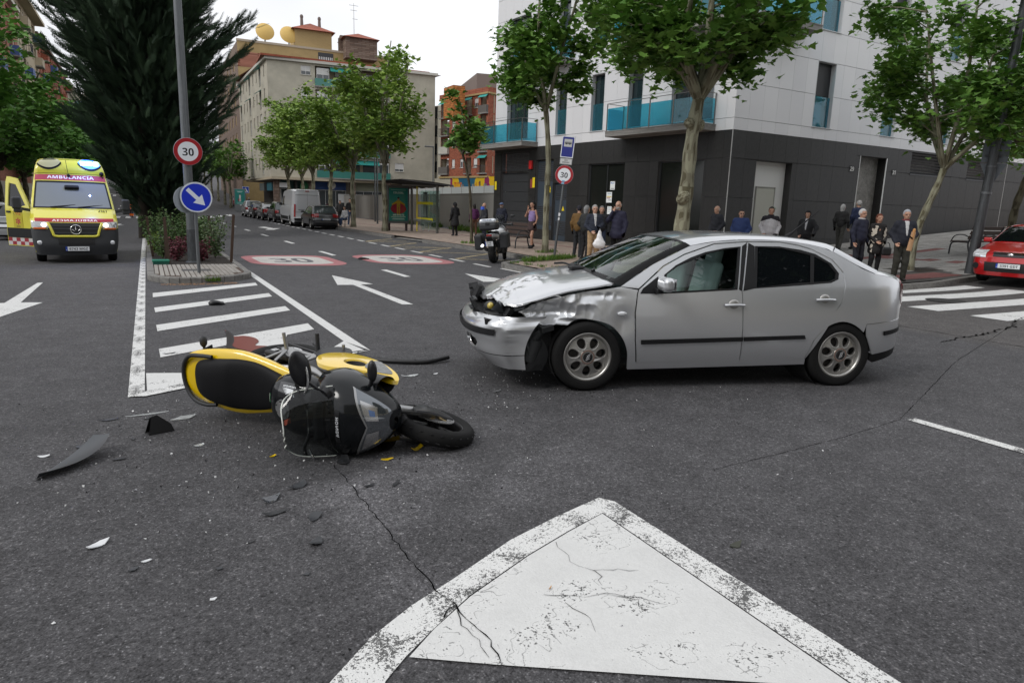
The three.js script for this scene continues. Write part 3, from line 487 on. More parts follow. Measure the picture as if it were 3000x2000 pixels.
    for (let i=0;i<=n;i++)mesh('post',box(0.05,1.08,0.02,-w / 2 + 0.04 + (w - 0.08)*i / n,0.77,depth - 0.035),M.railMetal,m);
    for (const s of [-1,1]){if (!sides[s<0?0:1])continue;mesh('glass_panel',box(0.014,0.86,depth - 0.2,s*(w / 2 - 0.05),0.70,depth / 2),M.glassCyan,m);mesh('post',box(0.02,1.08,0.05,s*(w / 2 - 0.05),0.77,0.06),M.railMetal,m);}
    mesh('handrail',[box(w - 0.06,0.02,0.045,0,1.32,depth - 0.04),...[-1,1].filter(s=>sides[s<0?0:1]).map(s=>box(0.045,0.02,depth - 0.05,s*(w / 2 - 0.05),1.32,depth / 2))],M.railMetal,m);
    return m;
 }
  balcony(FL,-15.75,-11.85,4.58,1.0);balcony(FL,-5.75,-0.8,4.60,1.0);balcony(FL,-12.9,-9.25,8.12,1.0);balcony(FL,-5.75,0,8.15,0.9,[1,0]);balcony(FR,0,3.1,8.15,0.9,[0,1]);
  const fl=[balcony.last];
  // ground-floor doors and shutters
  const slats=(F,n,x0,x1,y0,y1,o,mat,name='louvre_slat',par)=>{for (let i=0;i<n;i++){const y=y0 + (y1 - y0)*(i + 0.5)/ n;F.put(name,box(x1 - x0,(y1 - y0)/ n*0.62,0.02,0,0,0,0.5),mat,(x0 + x1)/ 2,y,o);}};
 {const [x0,x1]=doorsL.garage;for (let i=0;i<7;i++)FL.box('garage_door_panel',M.garage,x0 + 0.02,x1 - 0.02,-0.1 + i*0.5,0.385 + i*0.5,-0.20,-0.16);slats(FL,12,x0 + 0.03,x1 - 0.03,3.46,4.38,-0.1,M.louvre);FL.box('jamb',M.panelDark[1],x0,x1,3.42,3.44,-0.28,0);}
 {const [x0,x1]=doorsL.dbl,mid=(x0 + x1)/ 2;for (const [a,b] of [[x0 + 0.02,mid - 0.01],[mid + 0.01,x1 - 0.02]]){FL.box('service_door',M.doorBlue,a,b,-0.1,3.9,-0.2,-0.16);slats(FL,10,a + 0.06,b - 0.06,2.9,3.8,-0.15,M.louvre);slats(FL,10,a + 0.06,b - 0.06,0.75,1.7,-0.15,M.louvre);}FL.box('step',M.panelDark[0],x0,x1,-0.1,0.55,-0.15,0.0);}
 {const [x0,x1]=doorsL.meter;FL.box('service_door',M.doorBlue,x0 + 0.02,x1 - 0.02,-0.1,2.78,-0.16,-0.12);slats(FL,8,x0 + 0.08,x1 - 0.08,2.0,2.7,-0.11,M.louvre);slats(FL,8,x0 + 0.08,x1 - 0.08,0.3,1.0,-0.11,M.louvre);}
  for (const k of ['shopA','shopB']){const [x0,x1,,y1]=doorsL[k];windowPart(FL,x0,x1,0.05,y1,-0.14,{mull:2,name:'shop_window',glass:M.glassShop||(M.glassShop=phys([0.014,0.016,0.014],{roughness:0.12}))});}
  const paper=(F,x,y,w,h,draw)=>F.put('notice',box(w,h,0.004),std([1,1,1],0.7,{map:canvasTex(128,170,draw)}),x,y,-0.095);
  const lines=(c,w,h,cols)=>{c.fillStyle='#e8ecec';c.fillRect(0,0,w,h);cols.forEach(([col,y,hh,x0,x1])=>{c.fillStyle=col;c.fillRect(x0,y,x1 - x0,hh);});};
  paper(FL,-6.3,2.67,0.3,0.36,(c,w,h)=>lines(c,w,h,[['#4a74b8',20,26,12,40],['#5c80b4',24,10,50,112],['#5c80b4',46,8,50,100],['#333',140,12,14,110]]));
  paper(FL,-6.48,2.16,0.36,0.46,(c,w,h)=>lines(c,w,h,[['#4d87a5',22,8,20,108],['#d9b93a',66,14,10,118],['#9c3a30',92,12,10,90],['#666',126,8,50,118]]));
  paper(FL,-6.42,1.6,0.28,0.34,(c,w,h)=>lines(c,w,h,[['#6aa0b0',26,8,30,100],['#999',60,5,16,110],['#999',80,5,16,110],['#8aa',110,6,30,100]]));
  FL.put('alarm_box',rbox(0.22,0.42,0.12,0.02),M.red,-12.3,3.72,0.06);
  FL.put('warning_plate',box(0.2,0.5,0.01),M.yellowSign,-12.08,2.85,0.006);FL.put('warning_plate',box(0.18,0.45,0.01),M.yellowSign,-15.62,2.72,0.006);FL.put('ban_plate',box(0.17,0.45,0.01),std([0.28,0.06,0.05],0.5),-12.28,2.8,0.006);
  FL.put('warning_triangle',T(extrude([[-0.13,0],[0.13,0],[0,0.28]],0.01),0,0,0),M.yellowSign,-10.95,2.5,-0.155);FL.put('warning_plate',box(0.2,0.12,0.01),M.yellowSign,-10.95,2.42,-0.15);FL.put('warning_triangle',extrude([[-0.1,0],[0.1,0],[0,0.22]],0.01),M.yellowSign,-9.75,1.5,-0.118);
  // right side: white niche with metal door, dark entrance, vents, house numbers
 {const [x0,x1]=doorsR.niche;FR.box('niche_wall',std([0.70,0.70,0.68],0.8),x0,x1,-0.2,3.6,-0.34,-0.30);
    FR.box('jamb',M.panelDark[1],3.40,3.57,-0.2,3.6,-0.30,0.0);
    const d=FR.put('metal_door',[box(1.0,2.55,0.04,0,0,0.02)],std([0.44,0.44,0.38],0.5),2.34,1.35,-0.3);mesh('door_frame',[box(0.04,2.6,0.05,-0.52,0.02,0.03),box(0.04,2.6,0.05,0.52,0.02,0.03),box(1.08,0.04,0.05,0,1.31,0.03)],std([0.3,0.3,0.27],0.5),d);mesh('handle',[box(0.04,0.2,0.03,0.40,-0.2,0.06),box(0.14,0.025,0.025,0.34,-0.16,0.09)],M.black,d);
    const scr=(x,y,s,seed)=>{const r=rng(seed),P=[];let px=0,py=0;for (let i=0;i<9;i++){P.push([px*s,py*s,0]);px +=(r()- 0.3)*0.10;py +=(r()- 0.5)*0.16;}FR.put('graffiti',tube(P,0.006,4,24),std([0.16,0.36,0.14],0.8),x,y,-0.297);};
    scr(1.5,1.75,1,4);scr(2.98,1.95,0.8,7);scr(2.98,1.45,1.2,9);scr(3.05,1.2,0.9,12);}
 {const [x0,x1]=doorsR.entry;FR.box('entrance_recess',M.panelDark[0],x0,x1,0.2,4.15,-1.6,-1.55);FR.box('entrance_side',M.panelDark[0],x0 - 0.02,x0,0.2,4.15,-1.6,-0.04);FR.box('entrance_side',M.panelDark[0],x1,x1 + 0.02,0.2,4.15,-1.6,-0.04);FR.box('entrance_trim',M.white,x0 - 0.012,x0 + 0.012,0.3,4.15,-0.03,0.01);FR.box('entrance_trim',M.white,x1 - 0.012,x1 + 0.012,0.5,4.15,-0.03,0.01);windowPart(FR,x0 + 0.1,x1 - 0.1,0.4,3.2,-1.5,{mull:2,name:'entrance_door'});}
  for (const k of ['ventA','ventB']){const [x0,x1,y0,y1]=doorsR[k];slats(FR,7,x0,x1,y0,y1,-0.08,M.louvre);FR.box('vent_frame',M.louvre,x0,x1,y0 - 0.05,y0 + 0.01,-0.1,0.02);}
  var fontBold=await new FontLoader().loadAsync('fonts/droid/droid_sans_bold.typeface.json');
  for (const [t,x] of [['29',6.98],['31',9.96]]){const p=FR.put('number_plate',box(0.34,0.26,0.012),M.black,x + 0.15,3.59,0.008);mesh('numeral',T(new TextGeometry(t,{font:fontBold,size:0.17,depth:0.012,curveSegments:4}),-0.14,-0.085,0.006),std([0.6,0.6,0.58],0.4),p);}
  FR.box('joint_trim',std([0.45,0.45,0.44],0.6),-0.02,0.006,0.2,4.6,-0.01,0.012);FR.box('joint_trim',std([0.45,0.45,0.44],0.6),19.66,19.69,0.8,4.6,-0.02,0.004);
}
// ---------------------------------------------------------------- other buildings, fence, lot wall
const plasterTex=dataTex(256,(u,v,i,j)=>{const n=fbm(u*8,v*8,31,4,8),s=0.86 + 0.16*(n - 0.5) + 0.04*(hash3(i,j,3)- 0.5);return [s,s,s*0.99];});
const brickTex=dataTex(512,(u,v,i,j)=>{const rows=48,r=Math.floor(v*rows),c=u*16 + (r % 2)*0.5,fy=v*rows - r,fx=c - Math.floor(c),n=hash3(Math.floor(c)% 16,r,6),mort=fy<0.16||fx<0.05;const k=mort?0.75:0.78 + 0.3*n;return mort?[0.74,0.66,0.60]:[k,k*0.97,k*0.95];});
M.plasterCream=std([0.62,0.53,0.39],0.85,{map:rep(plasterTex,0.12)});M.plasterPale=std([0.60,0.565,0.47],0.85,{map:rep(plasterTex,0.14)});
M.brick=std([0.37,0.125,0.075],0.9,{map:rep(brickTex,0.25)});M.brickPink=std([0.40,0.185,0.135],0.9,{map:rep(brickTex,0.25)});M.brickBrown=std([0.22,0.17,0.14],0.9,{map:rep(brickTex,0.25)});M.ochre=std([0.55,0.40,0.19],0.85,{map:rep(plasterTex,0.1)});
M.roofTile=std([0.36,0.105,0.06],0.85,{map:rep(brickTex,0.4)});M.railDark=std([0.05,0.05,0.055],0.6);M.teal=std([0.01,0.19,0.17],0.6);M.tealGlass=phys([0.05,0.20,0.17],{roughness:0.15});M.plasterWhite=std([0.72,0.70,0.64],0.85,{map:rep(plasterTex,0.15)});
const ang=(ax,az,bx,bz)=>-Math.atan2(bz - az,bx - ax);// facade from (ax,az) to (bx,bz), left to right seen from outside
// wall sheet with real openings, thickness 0.3
function wallSheet(F,name,mat,w,y0,y1,holes,thick=0.3,x0=0){return F.put(name,T(new THREE.ExtrudeGeometry(shapeOf([[x0,y0],[x0 + w,y0],[x0 + w,y1],[x0,y1]],holes.map(([a,b,c,d])=>[[a,c],[b,c],[b,d],[a,d]])),{depth:thick,bevelEnabled:false}),0,0,-thick),mat,0,0,0);}
function railing(F,x0,x1,y,depth,mat,h=0.95,solid=null,name='balcony'){
  const w=x1 - x0,m=F.put(name,[box(w,0.14,depth,0,0.07,depth / 2)],M.concrete,(x0 + x1)/ 2,y,0.005);
  if (solid)mesh('parapet',[box(w,h,0.03,0,0.14 + h / 2,depth - 0.02),box(0.03,h,depth - 0.04,-w / 2 + 0.015,0.14 + h / 2,depth / 2),box(0.03,h,depth - 0.04,w / 2 - 0.015,0.14 + h / 2,depth / 2)],solid,m);
  else{const G=[box(w,0.04,0.04,0,0.14 + h,depth - 0.02),box(0.04,0.04,depth,-w / 2 + 0.02,0.14 + h,depth / 2),box(0.04,0.04,depth,w / 2 - 0.02,0.14 + h,depth / 2)];for (let i=0;i<=w / 0.13;i++)G.push(box(0.018,h,0.018,-w / 2 + i*0.13,0.14 + h / 2,depth - 0.02));mesh('railing',G,mat,m);}
  return m;
}
{// ---- cream block at the far corner
  const B=thing('apartment_block','cream six-storey apartment block with red roof edge, green awnings and shops below','building',[13.6,0,-89.7]);
  const FR=face(B,0,0,0,ang(0,0,20.5,2.1)),FL=face(B,-0.4,0,-24.7,ang(-0.4,-24.7,0,0)),W=20.6,LL=24.7;const hR=[],wR=[],fl=i=>4.3 + 2.72*i,r=rng(4);
  for (let i=0;i<5;i++){const y=fl(i);wR.push([3.85,5.0,y + 1.25,y + 2.3]);wR.push([15.3,16.45,y + 1.25,y + 2.3]);hR.push([5.5,14.6,y + 0.05,y + 2.4]);}
  wallSheet(FR,'wall',M.plasterPale,W,4.2,18,[...wR,...hR]);
  wR.forEach((q,i)=>windowPart(FR,...q,-0.12,{frame:M.frameWhite,glass:M.glassWin,mull:2,blind:[0.5,0.75,0.9,0.6,0.4][i % 5],sill:M.plasterPale}));
  for (let i=0;i<5;i++){const y=fl(i);FR.box('loggia_back',M.plasterCream,5.5,14.6,y,y + 2.45,-1.5,-1.4);railing(FR,5.45,14.65,y - 0.05,0.35,M.teal,0.85,M.tealGlass,'balcony');
    for (const [a,b,k] of [[5.7,7.2,'w'],[8.0,9.6,'d'],[10.2,11.0,'b'],[11.4,13.0,'d'],[13.2,14.5,'w']])windowPart(FR,a,b,y + (k==='d'?0.1:0.9),y + 2.2,k==='w'?-0.1:-1.36,{frame:k==='w'?M.frameWhite:M.frameDark,glass:M.glassWin,mull:2,blind:r()*0.6});
    if (i===0||i===1||i===4)FR.put('awning',T(new THREE.BoxGeometry(i===0?6.0:2.6,0.05,0.9),0,0,0,0.7),M.teal,i===0?10.2:8.6,y + 2.1,0.3);}
  const wL=[];for (let i=0;i<5;i++)for (let k=0;k<8;k++){const x=LL - 2.0 - k*2.9;wL.push([x - (k % 3===1?1.3:0.8),x,fl(i) + (k % 3===1?0.3:1.1),fl(i) + 2.3]);}
  wallSheet(FL,'wall',M.plasterPale,LL,4.2,18,wL);wL.forEach((q,i)=>{windowPart(FL,...q,-0.15,{frame:M.frameWhite,glass:M.glassWin,blind:(i*7 % 5)/ 8,sill:M.plasterPale});if (i % 8 % 3===1&&i>23)FL.put('awning',T(new THREE.BoxGeometry(1.4,0.05,0.8),0,0,0,0.6),M.teal,(q[0] + q[1])/ 2,q[3] - 0.05,0.3);});
  FR.box('cornice',M.plasterWhite,-0.3,W + 0.3,17.8,18.1,-0.3,0.35);FL.box('cornice',M.plasterWhite,0,LL + 0.3,17.8,18.1,-0.3,0.35);
  mesh('roof',[box(20.7,0.22,25,10.2,18.2,-11.4,0,-0.05),T(new THREE.ConeGeometry(1,1,4,1),10.2,18.9,-11.6,0,Math.PI / 4,0,13.8,1.2,16.8)],M.roofTile,B);
  FR.box('core',M.plasterCream,0.1,W - 0.1,4.2,17.9,-24,-1.6);
  mesh('soffit',box(20.6,0.3,24,10.2,4.1,-11),M.plasterCream,B);
  // arcaded shop fronts under the overhang
  FR.box('shop_wall',std([0.36,0.33,0.28],0.85,{map:rep(plasterTex,0.2)}),0.4,W,-0.6,4.1,-2.6,-2.3);FL.box('shop_wall',std([0.07,0.065,0.06],0.85),0,LL - 0.5,-0.6,4.1,-3.2,-3.0);
  for (const [x,m] of [[0.6,0],[4.9,0],[9.9,0],[14.5,0],[19.6,0]])FR.box('column',M.brickBrown,x - 0.35,x + 0.35,-0.6,4.1,-1.0,-0.3);
  for (const [a,b,c0,nm] of [[1.2,4.4,[0.05,0.13,0.12],'shop_front'],[5.4,9.3,[0.03,0.09,0.30],'shop_front'],[10.4,14,[0.30,0.31,0.22],'shop_front'],[15,19,[0.22,0.12,0.1],'shop_front']]){windowPart(FR,a,b,0.0,2.9,-2.25,{frame:M.frameWhite,glass:M.glassWin,mull:3,name:nm});FR.box('shop_sign',std(c0,0.5),a,b,2.95,3.9,-2.28,-2.15);}
  for (const [x,c] of [[-6,[0.02,0.12,0.16]],[-12,[0.12,0.14,0.14]]])FL.box('shop_sign',std(c,0.5),LL + x,LL + x + 3.6,2.6,3.6,-0.6,-0.45);
  FR.put('round_sign',T(new THREE.CylinderGeometry(0.5,0.5,0.12,24),0,0,0,Math.PI / 2),std([0.03,0.26,0.10],0.5),4.0,3.3,-1.4);FR.put('round_sign',T(new THREE.CylinderGeometry(0.5,0.5,0.12,24),0,0,0,Math.PI / 2),M.plasterWhite,7.4,3.5,-1.4);
  FR.box('shop_sign',M.white,0.8,2.0,3.0,3.6,-0.5,-0.4);FR.put('banner',box(6.5,1.1,0.05),M.white,11.5,1.9,-1.9);
}
{// ---- taller ochre block behind with satellite dishes
  const B=thing('apartment_tower','taller ochre apartment building with banded facade and two yellow satellite dishes on its roof','building',[14.8,0,-128]);
  const F=face(B,0,0,0,ang(0,0,25,1)),L=face(B,0,0,-40,ang(0,-40,0,0)),hs=[];
  for (const [a,b,c,d] of [[7.0,8.6,23.4,25.3],[11.2,12.6,23.6,25.0],[15.8,17,23.2,24.6]])hs.push([a,b,c,d]);
  wallSheet(F,'wall',M.ochre,25.5,0,27,hs);hs.forEach(q=>windowPart(F,...q,-0.1,{frame:M.frameWhite,glass:M.glassWin,mull:2,blind:0.6}));
  F.box('band',M.brickPink,0,25.5,23.0,25.4,-0.05,0.02);F.box('band',M.brickBrown,0,25.5,17.5,19.8,-0.05,0.03);F.box('band',M.brickBrown,0,25.5,12.5,14.8,-0.05,0.03);F.box('parapet',std([0.42,0.36,0.28],0.9),-0.1,25.6,27,27.35,-0.4,0.1);
 {const g=F.put('railed_opening',box(2.6,2.8,0.1),M.frameDark,14.4,25.3,0.0);for (let i=0;i<8;i++)mesh('baluster',box(0.12,2.0,0.06,-1.1 + i*0.31,-0.3,0.08),M.frameWhite,g);}
  mesh('core',box(25,26.8,38,12.6,13.4,-19.6),M.ochre,B);
  const hl=[];for (let i=0;i<7;i++)for (let k=0;k<7;k++)hl.push([3 + k*5,4.6 + k*5,5 + i*3,6.7 + i*3]);wallSheet(L,'wall',M.brickBrown,40,0,27,hl);hl.forEach((q,i)=>windowPart(L,...q,-0.15,{frame:M.frameWhite,glass:M.glassWin,blind:(i % 5)/ 7}));
  // rooftop house with tiled roof, chimneys and the dishes
  const H=F.put('rooftop_house',[box(6.2,3.0,6,0,1.5,-3)],M.ochre,12.5,27.3,-0.6);mesh('tiled_roof',T(new THREE.ConeGeometry(1,1,4),0,3.8,-3,0,Math.PI / 4,0,5.2,1.8,5.2),M.roofTile,H);
  for (const x of [-1.6,1.4]){mesh('chimney',[cyl([x,4.0,-2],[x,5.2,-2],0.28,0.24,8),sph(0.3,x,5.4,-2,1,1.3,1,8)],std([0.16,0.13,0.12],0.9),H);}
  for (const [x,y] of [[4.6,29.2],[8.5,29.2]]){const dd=F.put('satellite_dish',T(new THREE.SphereGeometry(2.6,24,10,0,2*Math.PI,0,0.62),0,-2.2,0).applyMatrix4(new THREE.Matrix4().makeRotationX(1.25)),std([0.62,0.42,0.12],0.6),x,y,-1.0);mesh('mast',cyl([0,-2.2,-0.6],[0,0,-0.3],0.12),M.railMetal,dd);}
  const st=F.put('stair_tower',box(5.5,3.4,5,0,1.7,-2.5),M.brickBrown,20.2,26.0,2.2);mesh('tiled_roof',T(new THREE.ConeGeometry(1,1,4),0,4.0,-2.5,0,Math.PI / 4,0,4.6,1.3,4.4),M.roofTile,st);
  F.put('chimney',[box(1.4,2.4,1.2,0,1.2),box(1.0,0.4,0.9,0,2.6)],M.brickBrown,17.6,27.3,-1);
  F.put('antenna',[cyl([0,0,0],[0,6,0],0.05,0.03,5),box(1.6,0.05,0.05,0,5.6),box(1.2,0.05,0.05,0,4.8),box(0.9,0.05,0.05,0.2,3.4)],M.railMetal,19.4,29.5,0);
}
{// ---- brick block with balconies and a mural
  const B=thing('brick_block','red brick apartment block with stacked balconies above a yellow, blue and purple mural','building',[36.54,0,-76.53]);
  const F=face(B,-2.115,0,-9.774,ang(-2.115,-9.774,0,0)),FR=face(B,0,0,0,ang(0,0,6,-2.4));// F local x from -10.6 to 0: use x = 10 - s
  const X=s=>10 - s,hs=[],ws=[],r=rng(9);const rowY=[13.15,10.95,8.7,6.15];
  for (const y of rowY){ws.push([X(2.8),X(2.0),y,y + 1.1]);ws.push([X(5.6),X(4.9),y,y + 1.1]);ws.push([X(7.45),X(6.75),y,y + 1.1]);hs.push([X(4.35),X(3.25),y - 0.7,y + 1.2]);hs.push([X(1.5),X(-0.0)- 0.1,y - 0.7,y + 1.3]);hs.push([X(9.95),X(8.1),y - 0.7,y + 1.2]);}
  const sh=wallSheet(F,'wall',M.brick,10,5.1,14.6,[...ws,...hs]);
  F.box('parapet',M.brick,-0.2,10.1,14.75,15.3,-0.3,0.12);F.box('cornice',M.ochre,-0.2,10.1,14.55,14.75,-0.3,0.2);F.box('string_course',M.ochre,-0.2,10.2,4.9,5.12,-0.3,0.15);
  ws.forEach((q,i)=>windowPart(F,...q,-0.12,{frame:M.frameWhite,glass:M.glassWin,mull:2,fw:0.06,blind:[0.5,0.75,0.3,0.9][i % 4],sill:M.plasterWhite}));
  hs.forEach((q,i)=>{F.box('loggia_back',M.plasterCream,q[0],q[1],q[2],q[3],-1.0,-0.9);F.box('loggia_side',M.plasterCream,q[0] - 0.02,q[0],q[2],q[3],-0.95,-0.05);windowPart(F,q[0] + 0.15,q[1] - 0.15,q[2] + 0.1,q[3] - 0.2,-0.85,{frame:M.frameWhite,glass:M.glassWin,mull:2,blind:r()*0.6});railing(F,q[0] - 0.1,q[1] + 0.1,q[2] - 0.14,0.35,M.railDark,0.85,i % 5===3?M.plasterWhite:i % 5===1?std([0.12,0.11,0.10],0.8):null);if (i<3||i===10)F.put('awning',box(q[1] - q[0] + 0.2,0.04,0.5,0,0,0,0.75),std([0.03,0.30,0.27],0.7),(q[0] + q[1])/ 2,q[3] - 0.1,0.25);});
  wallSheet(FR,'wall',M.brick,6,5.1,14.6,[]);FR.box('parapet',M.brick,-0.1,6,14.75,15.3,-0.3,0.12);FR.box('cornice',M.ochre,-0.1,6,14.55,14.75,-0.3,0.2);
  F.box('side_wing',M.plasterPale,-3.6,-0.22,0,14.2,-1.2,-0.4);for (let i=0;i<5;i++)windowPart(F,-2.4,-1.4,3.4 + i*2.3,4.8 + i*2.3,-0.36,{frame:M.frameDark,glass:M.glassWin});
  mesh('core',box(9.4,14.4,8.6,5.2,7.3,-6.2,0,F.angle - Math.PI / 2 + 0),M.brick,B);
  const mural=canvasTex(1024,256,(c,w,h)=>{c.fillStyle='#c9a50a';c.fillRect(0,0,w,h);const zig=(x0,x1,col,up)=>{c.fillStyle=col;c.beginPath();c.moveTo(x0,up?0:h);const n=9;for (let i=0;i<=n;i++){const t=i / n;c.lineTo(lerp(x0,(x0 + x1)/ 2 - 40,t) + (i % 2?9:-5),up?h*t:h*(1 - t));}for (let i=n;i>=0;i--){const t=i / n;c.lineTo(lerp(x1,(x0 + x1)/ 2 + 40,t) + (i % 2?-9:5),up?h*t:h*(1 - t));}c.fill();};zig(-80,90,'#7c1d52',false);zig(180,620,'#16546f',true);zig(730,980,'#7c1d52',false);c.fillStyle='#b3591c';c.font='bold 170px serif';c.save();c.scale(0.55,1.3);c.fillText('TOD',170,160);c.fillText('AS',1060,160);c.restore();c.fillStyle='#10303a';c.fillRect(690,40,26,50);});
  F.put('mural',box(9.2,3.2,0.05,0,0,0),std([1,1,1],0.8,{map:mural}),X(3.0),3.4,0.03);F.box('base_wall',M.plasterPale,-3.6,10,-0.5,4.9,-0.4,0.0);
  mesh('penthouse',[box(14,2.4,6,5,16.4,-11,0,1.36)],std([0.20,0.16,0.14],0.9),B);mesh('penthouse_wall',box(5,2.6,4,8.2,16.6,-6.5,0,1.36),M.plasterWhite,B);mesh('chimney',box(0.8,1.2,0.8,8,18.4,-7),M.brickBrown,B);
}
tag(mesh('rooftop_house',[box(1.5,3.6,3,33.6,13.6,-80)],std([0.50,0.19,0.05],0.9,{map:rep(brickTex,0.3)})),'orange rendered wall block between the cream block and the brick block','building');
// ---- left side of the street
function leftBlock(label,z0,z1,h,mat,o={}){
  const B=thing('street_block',label,'building',[o.x||-11.5,0,z1],0,null),L=z1 - z0;// facade faces +x, runs from far (local 0) to near
  const y0=Math.min(hgt(-11.5,z0),hgt(-11.5,z1))- 1,F=face(B,0,0,0,Math.PI / 2),hs=[],bal=[];// local x to the right seen from outside = towards -z
  const n=Math.floor(L / 2.6),fl=Math.floor((h - 3.6)/ 2.75);
  for (let i=0;i<fl;i++)for (let k=0;k<n;k++){const x=1.2 + k*(L - 1.6)/ n,y=h - 2.75*(i + 1);if ((k + (o.ph||0))% 4===1)bal.push([x - 0.2,x + 1.9,y + 0.2,y + 2.3]);else hs.push([x,x + 1.0,y + 0.75,y + 2.2]);}
  wallSheet(F,'wall',mat,L,y0,h,[...hs,...bal]);F.box('core',mat,0.05,L - 0.05,y0,h - 0.1,-10,-0.9);
  hs.forEach((q,i)=>windowPart(F,...q,-0.12,{frame:i % 3?M.frameWhite:M.brickBrown,glass:M.glassWin,blind:(i*5 % 7)/ 9,sill:mat}));
  bal.forEach((q,i)=>{windowPart(F,q[0] + 0.1,q[1] - 0.1,q[2],q[3],-0.8,{frame:M.frameWhite,glass:M.glassWin,mull:2,blind:(i % 4)/ 6});railing(F,q[0] - 0.1,q[1] + 0.1,q[2] - 0.14,o.bd||0.8,M.railDark,0.95,i % 3===0?mat:i % 3===1?std([0.05,0.10,0.28],0.6):null);});
  F.box('eaves',o.eave||M.plasterWhite,-0.2,L + 0.2,h,h + 0.35,-0.6,o.eo||0.5);F.box('shop_strip',M.plasterPale,0,L,y0,y0 + 4.2,0,0.06);
  return B;
}
leftBlock('pink brick apartment block with white eaves behind the street trees',-96,-50,20.6,M.brickPink,{ph:2});
leftBlock('pale beige apartment block with deep eaves between two brick blocks',-113,-96.05,22.6,M.plasterCream,{eave:M.plasterCream,eo:1.1});
leftBlock('long red brick apartment block with blue-fronted balconies up the street',-152,-113.05,21.6,M.brick,{eave:M.brickBrown,eo:0.3});
leftBlock('grey-beige block beyond the red brick block with small balconies',-172,-152.05,21.0,M.plasterPale,{bd:1.0});
leftBlock('stepped cream block with projecting balconies far up the street',-206,-182,22.5,M.plasterPale,{bd:1.4,x:-10.5,eo:1.2});
leftBlock('white far block near the top of the rising street',-290,-226,24,M.plasterWhite,{bd:1.2,x:-9.5});
// ---- corrugated fence round the empty lot, concrete wall behind
{
  const B=thing('corrugated_fence','grey corrugated metal fence along the empty lot behind the bus shelter','fence',[0,0,0]);
  const P=[[17.35,-34.9],[18.1,-44.7],[18.85,-62],[19.6,-78]],m=std([0.27,0.265,0.25],0.5,{metalness:0.3}),gate=std([0.22,0.215,0.20],0.55,{metalness:0.3});
  let n=0;for (let k=0;k<3;k++){const [a,b]=P[k],[c,d]=P[k + 1],L=Math.hypot(c - a,d - b),t=-Math.atan2(d - b,c - a);const sheets=Math.round(L / 1.2);
    for (let i=0;i<sheets;i++){const w=L / sheets,x=a + (c - a)*(i + 0.5)/ sheets,z=b + (d - b)*(i + 0.5)/ sheets,rib=k===0?0.15:0.2,nn=Math.round(w / rib),sh=[[-w / 2,-0.02]];
      for (let q=0;q<nn;q++){const s=-w / 2 + q*w / nn,e=w / nn;sh.push([s + e*0.1,0],[s + e*0.3,0.05],[s + e*0.6,0.05],[s + e*0.8,0]);}sh.push([w / 2,0],[w / 2,-0.02]);
      const s=mesh('corrugated_sheet',T(extrude(sh,2.2),0,0,0,-Math.PI / 2),k===0?m:(i % 5===2?gate:m),B);s.position.set(x,hgt(x,z) + KERB + 0.05,z);s.rotation.y=t + Math.PI;}
    mesh('top_rail',bar([a,hgt(a,b) + 2.42,b],[c,hgt(c,d) + 2.42,d],0.08,0.06),gate,B);}
  const W=thing('lot_wall','pale concrete panel wall with posts behind the corrugated fence','wall',[0,0,0]);
  for (let i=0;i<14;i++){const z=-40 - i*2.4,x=21.5 + i*0.15;const p=mesh('wall_panel',box(0.1,3.3,2.2),std([0.40,0.42,0.41],0.8),W);p.position.set(x,hgt(x,z) + 1.5,z);const q=mesh('post',box(0.16,3.45,0.16),M.concrete,W);q.position.set(x - 0.1,hgt(x,z) + 1.6,z + 1.2);}
}
// ---------------------------------------------------------------- trees and plants
const barkTex=dataTex(512,(u,v,i,j)=>{const n=fbm(u*7,v*9,61,4,63),p=noise3(u*9,v*14,77,126),s=0.70 + 0.18*(n - 0.5);let c=[s,s*0.97,s*0.86];if (p>0.62)c=[s*1.16,s*1.15,s*1.03];if (p<0.30)c=[s*0.72,s*0.68,s*0.55];return c;});
M.bark=std([0.40,0.40,0.36],0.9,{map:rep(barkTex,2,1.2),bumpMap:rep(barkTex,2,1.2),bumpScale:0.012});M.barkDark=std([0.16,0.145,0.12],0.95,{map:rep(barkTex,2,1),bumpMap:rep(barkTex,2,1),bumpScale:0.015});M.barkBlack=std([0.035,0.028,0.022],1,{map:rep(barkTex,2,1)});M.wood=std([0.12,0.07,0.045],0.85,{map:rep(concTex,2)});
M.leaf=phys([1.25,1.25,1.25],{roughness:0.62,transmission:0.28,thickness:0,specularIntensity:0.35});M.needle=std([1,1,1],0.85);
const leafGeo=(()=>{const pts=[[0,0],[0.16,0.10],[0.46,0.12],[0.34,0.30],[0.52,0.56],[0.24,0.52],[0.16,0.72],[0,1.0],[-0.16,0.72],[-0.24,0.52],[-0.52,0.56],[-0.34,0.30],[-0.46,0.12],[-0.16,0.10]],pos=[],idx=[];pos.push(0,0,0.38);pts.forEach(([x,y])=>pos.push(x,0.10*Math.abs(x)*2 - 0.16*y*y,y));const g=new THREE.BufferGeometry();for (let i=0;i<pts.length;i++)idx.push(0,1 + (i + 1)% pts.length,1 + i);g.setAttribute('position',new THREE.Float32BufferAttribute(pos,3));g.setIndex(idx);g.computeVertexNormals();g.setAttribute('uv',new THREE.Float32BufferAttribute(new Float32Array(pos.length / 3*2),2));return g;})();
const leafLow=(()=>{const pos=[0,0,0,0.46,0.05,0.35,0.2,0,0.6,0,-0.1,1,-0.2,0,0.6,-0.46,0.05,0.35],g=new THREE.BufferGeometry();g.setAttribute('position',new THREE.Float32BufferAttribute(pos,3));g.setIndex([0,2,1,0,3,2,0,4,3,0,5,4]);g.computeVertexNormals();g.setAttribute('uv',new THREE.Float32BufferAttribute(new Float32Array(12),2));return g;})();
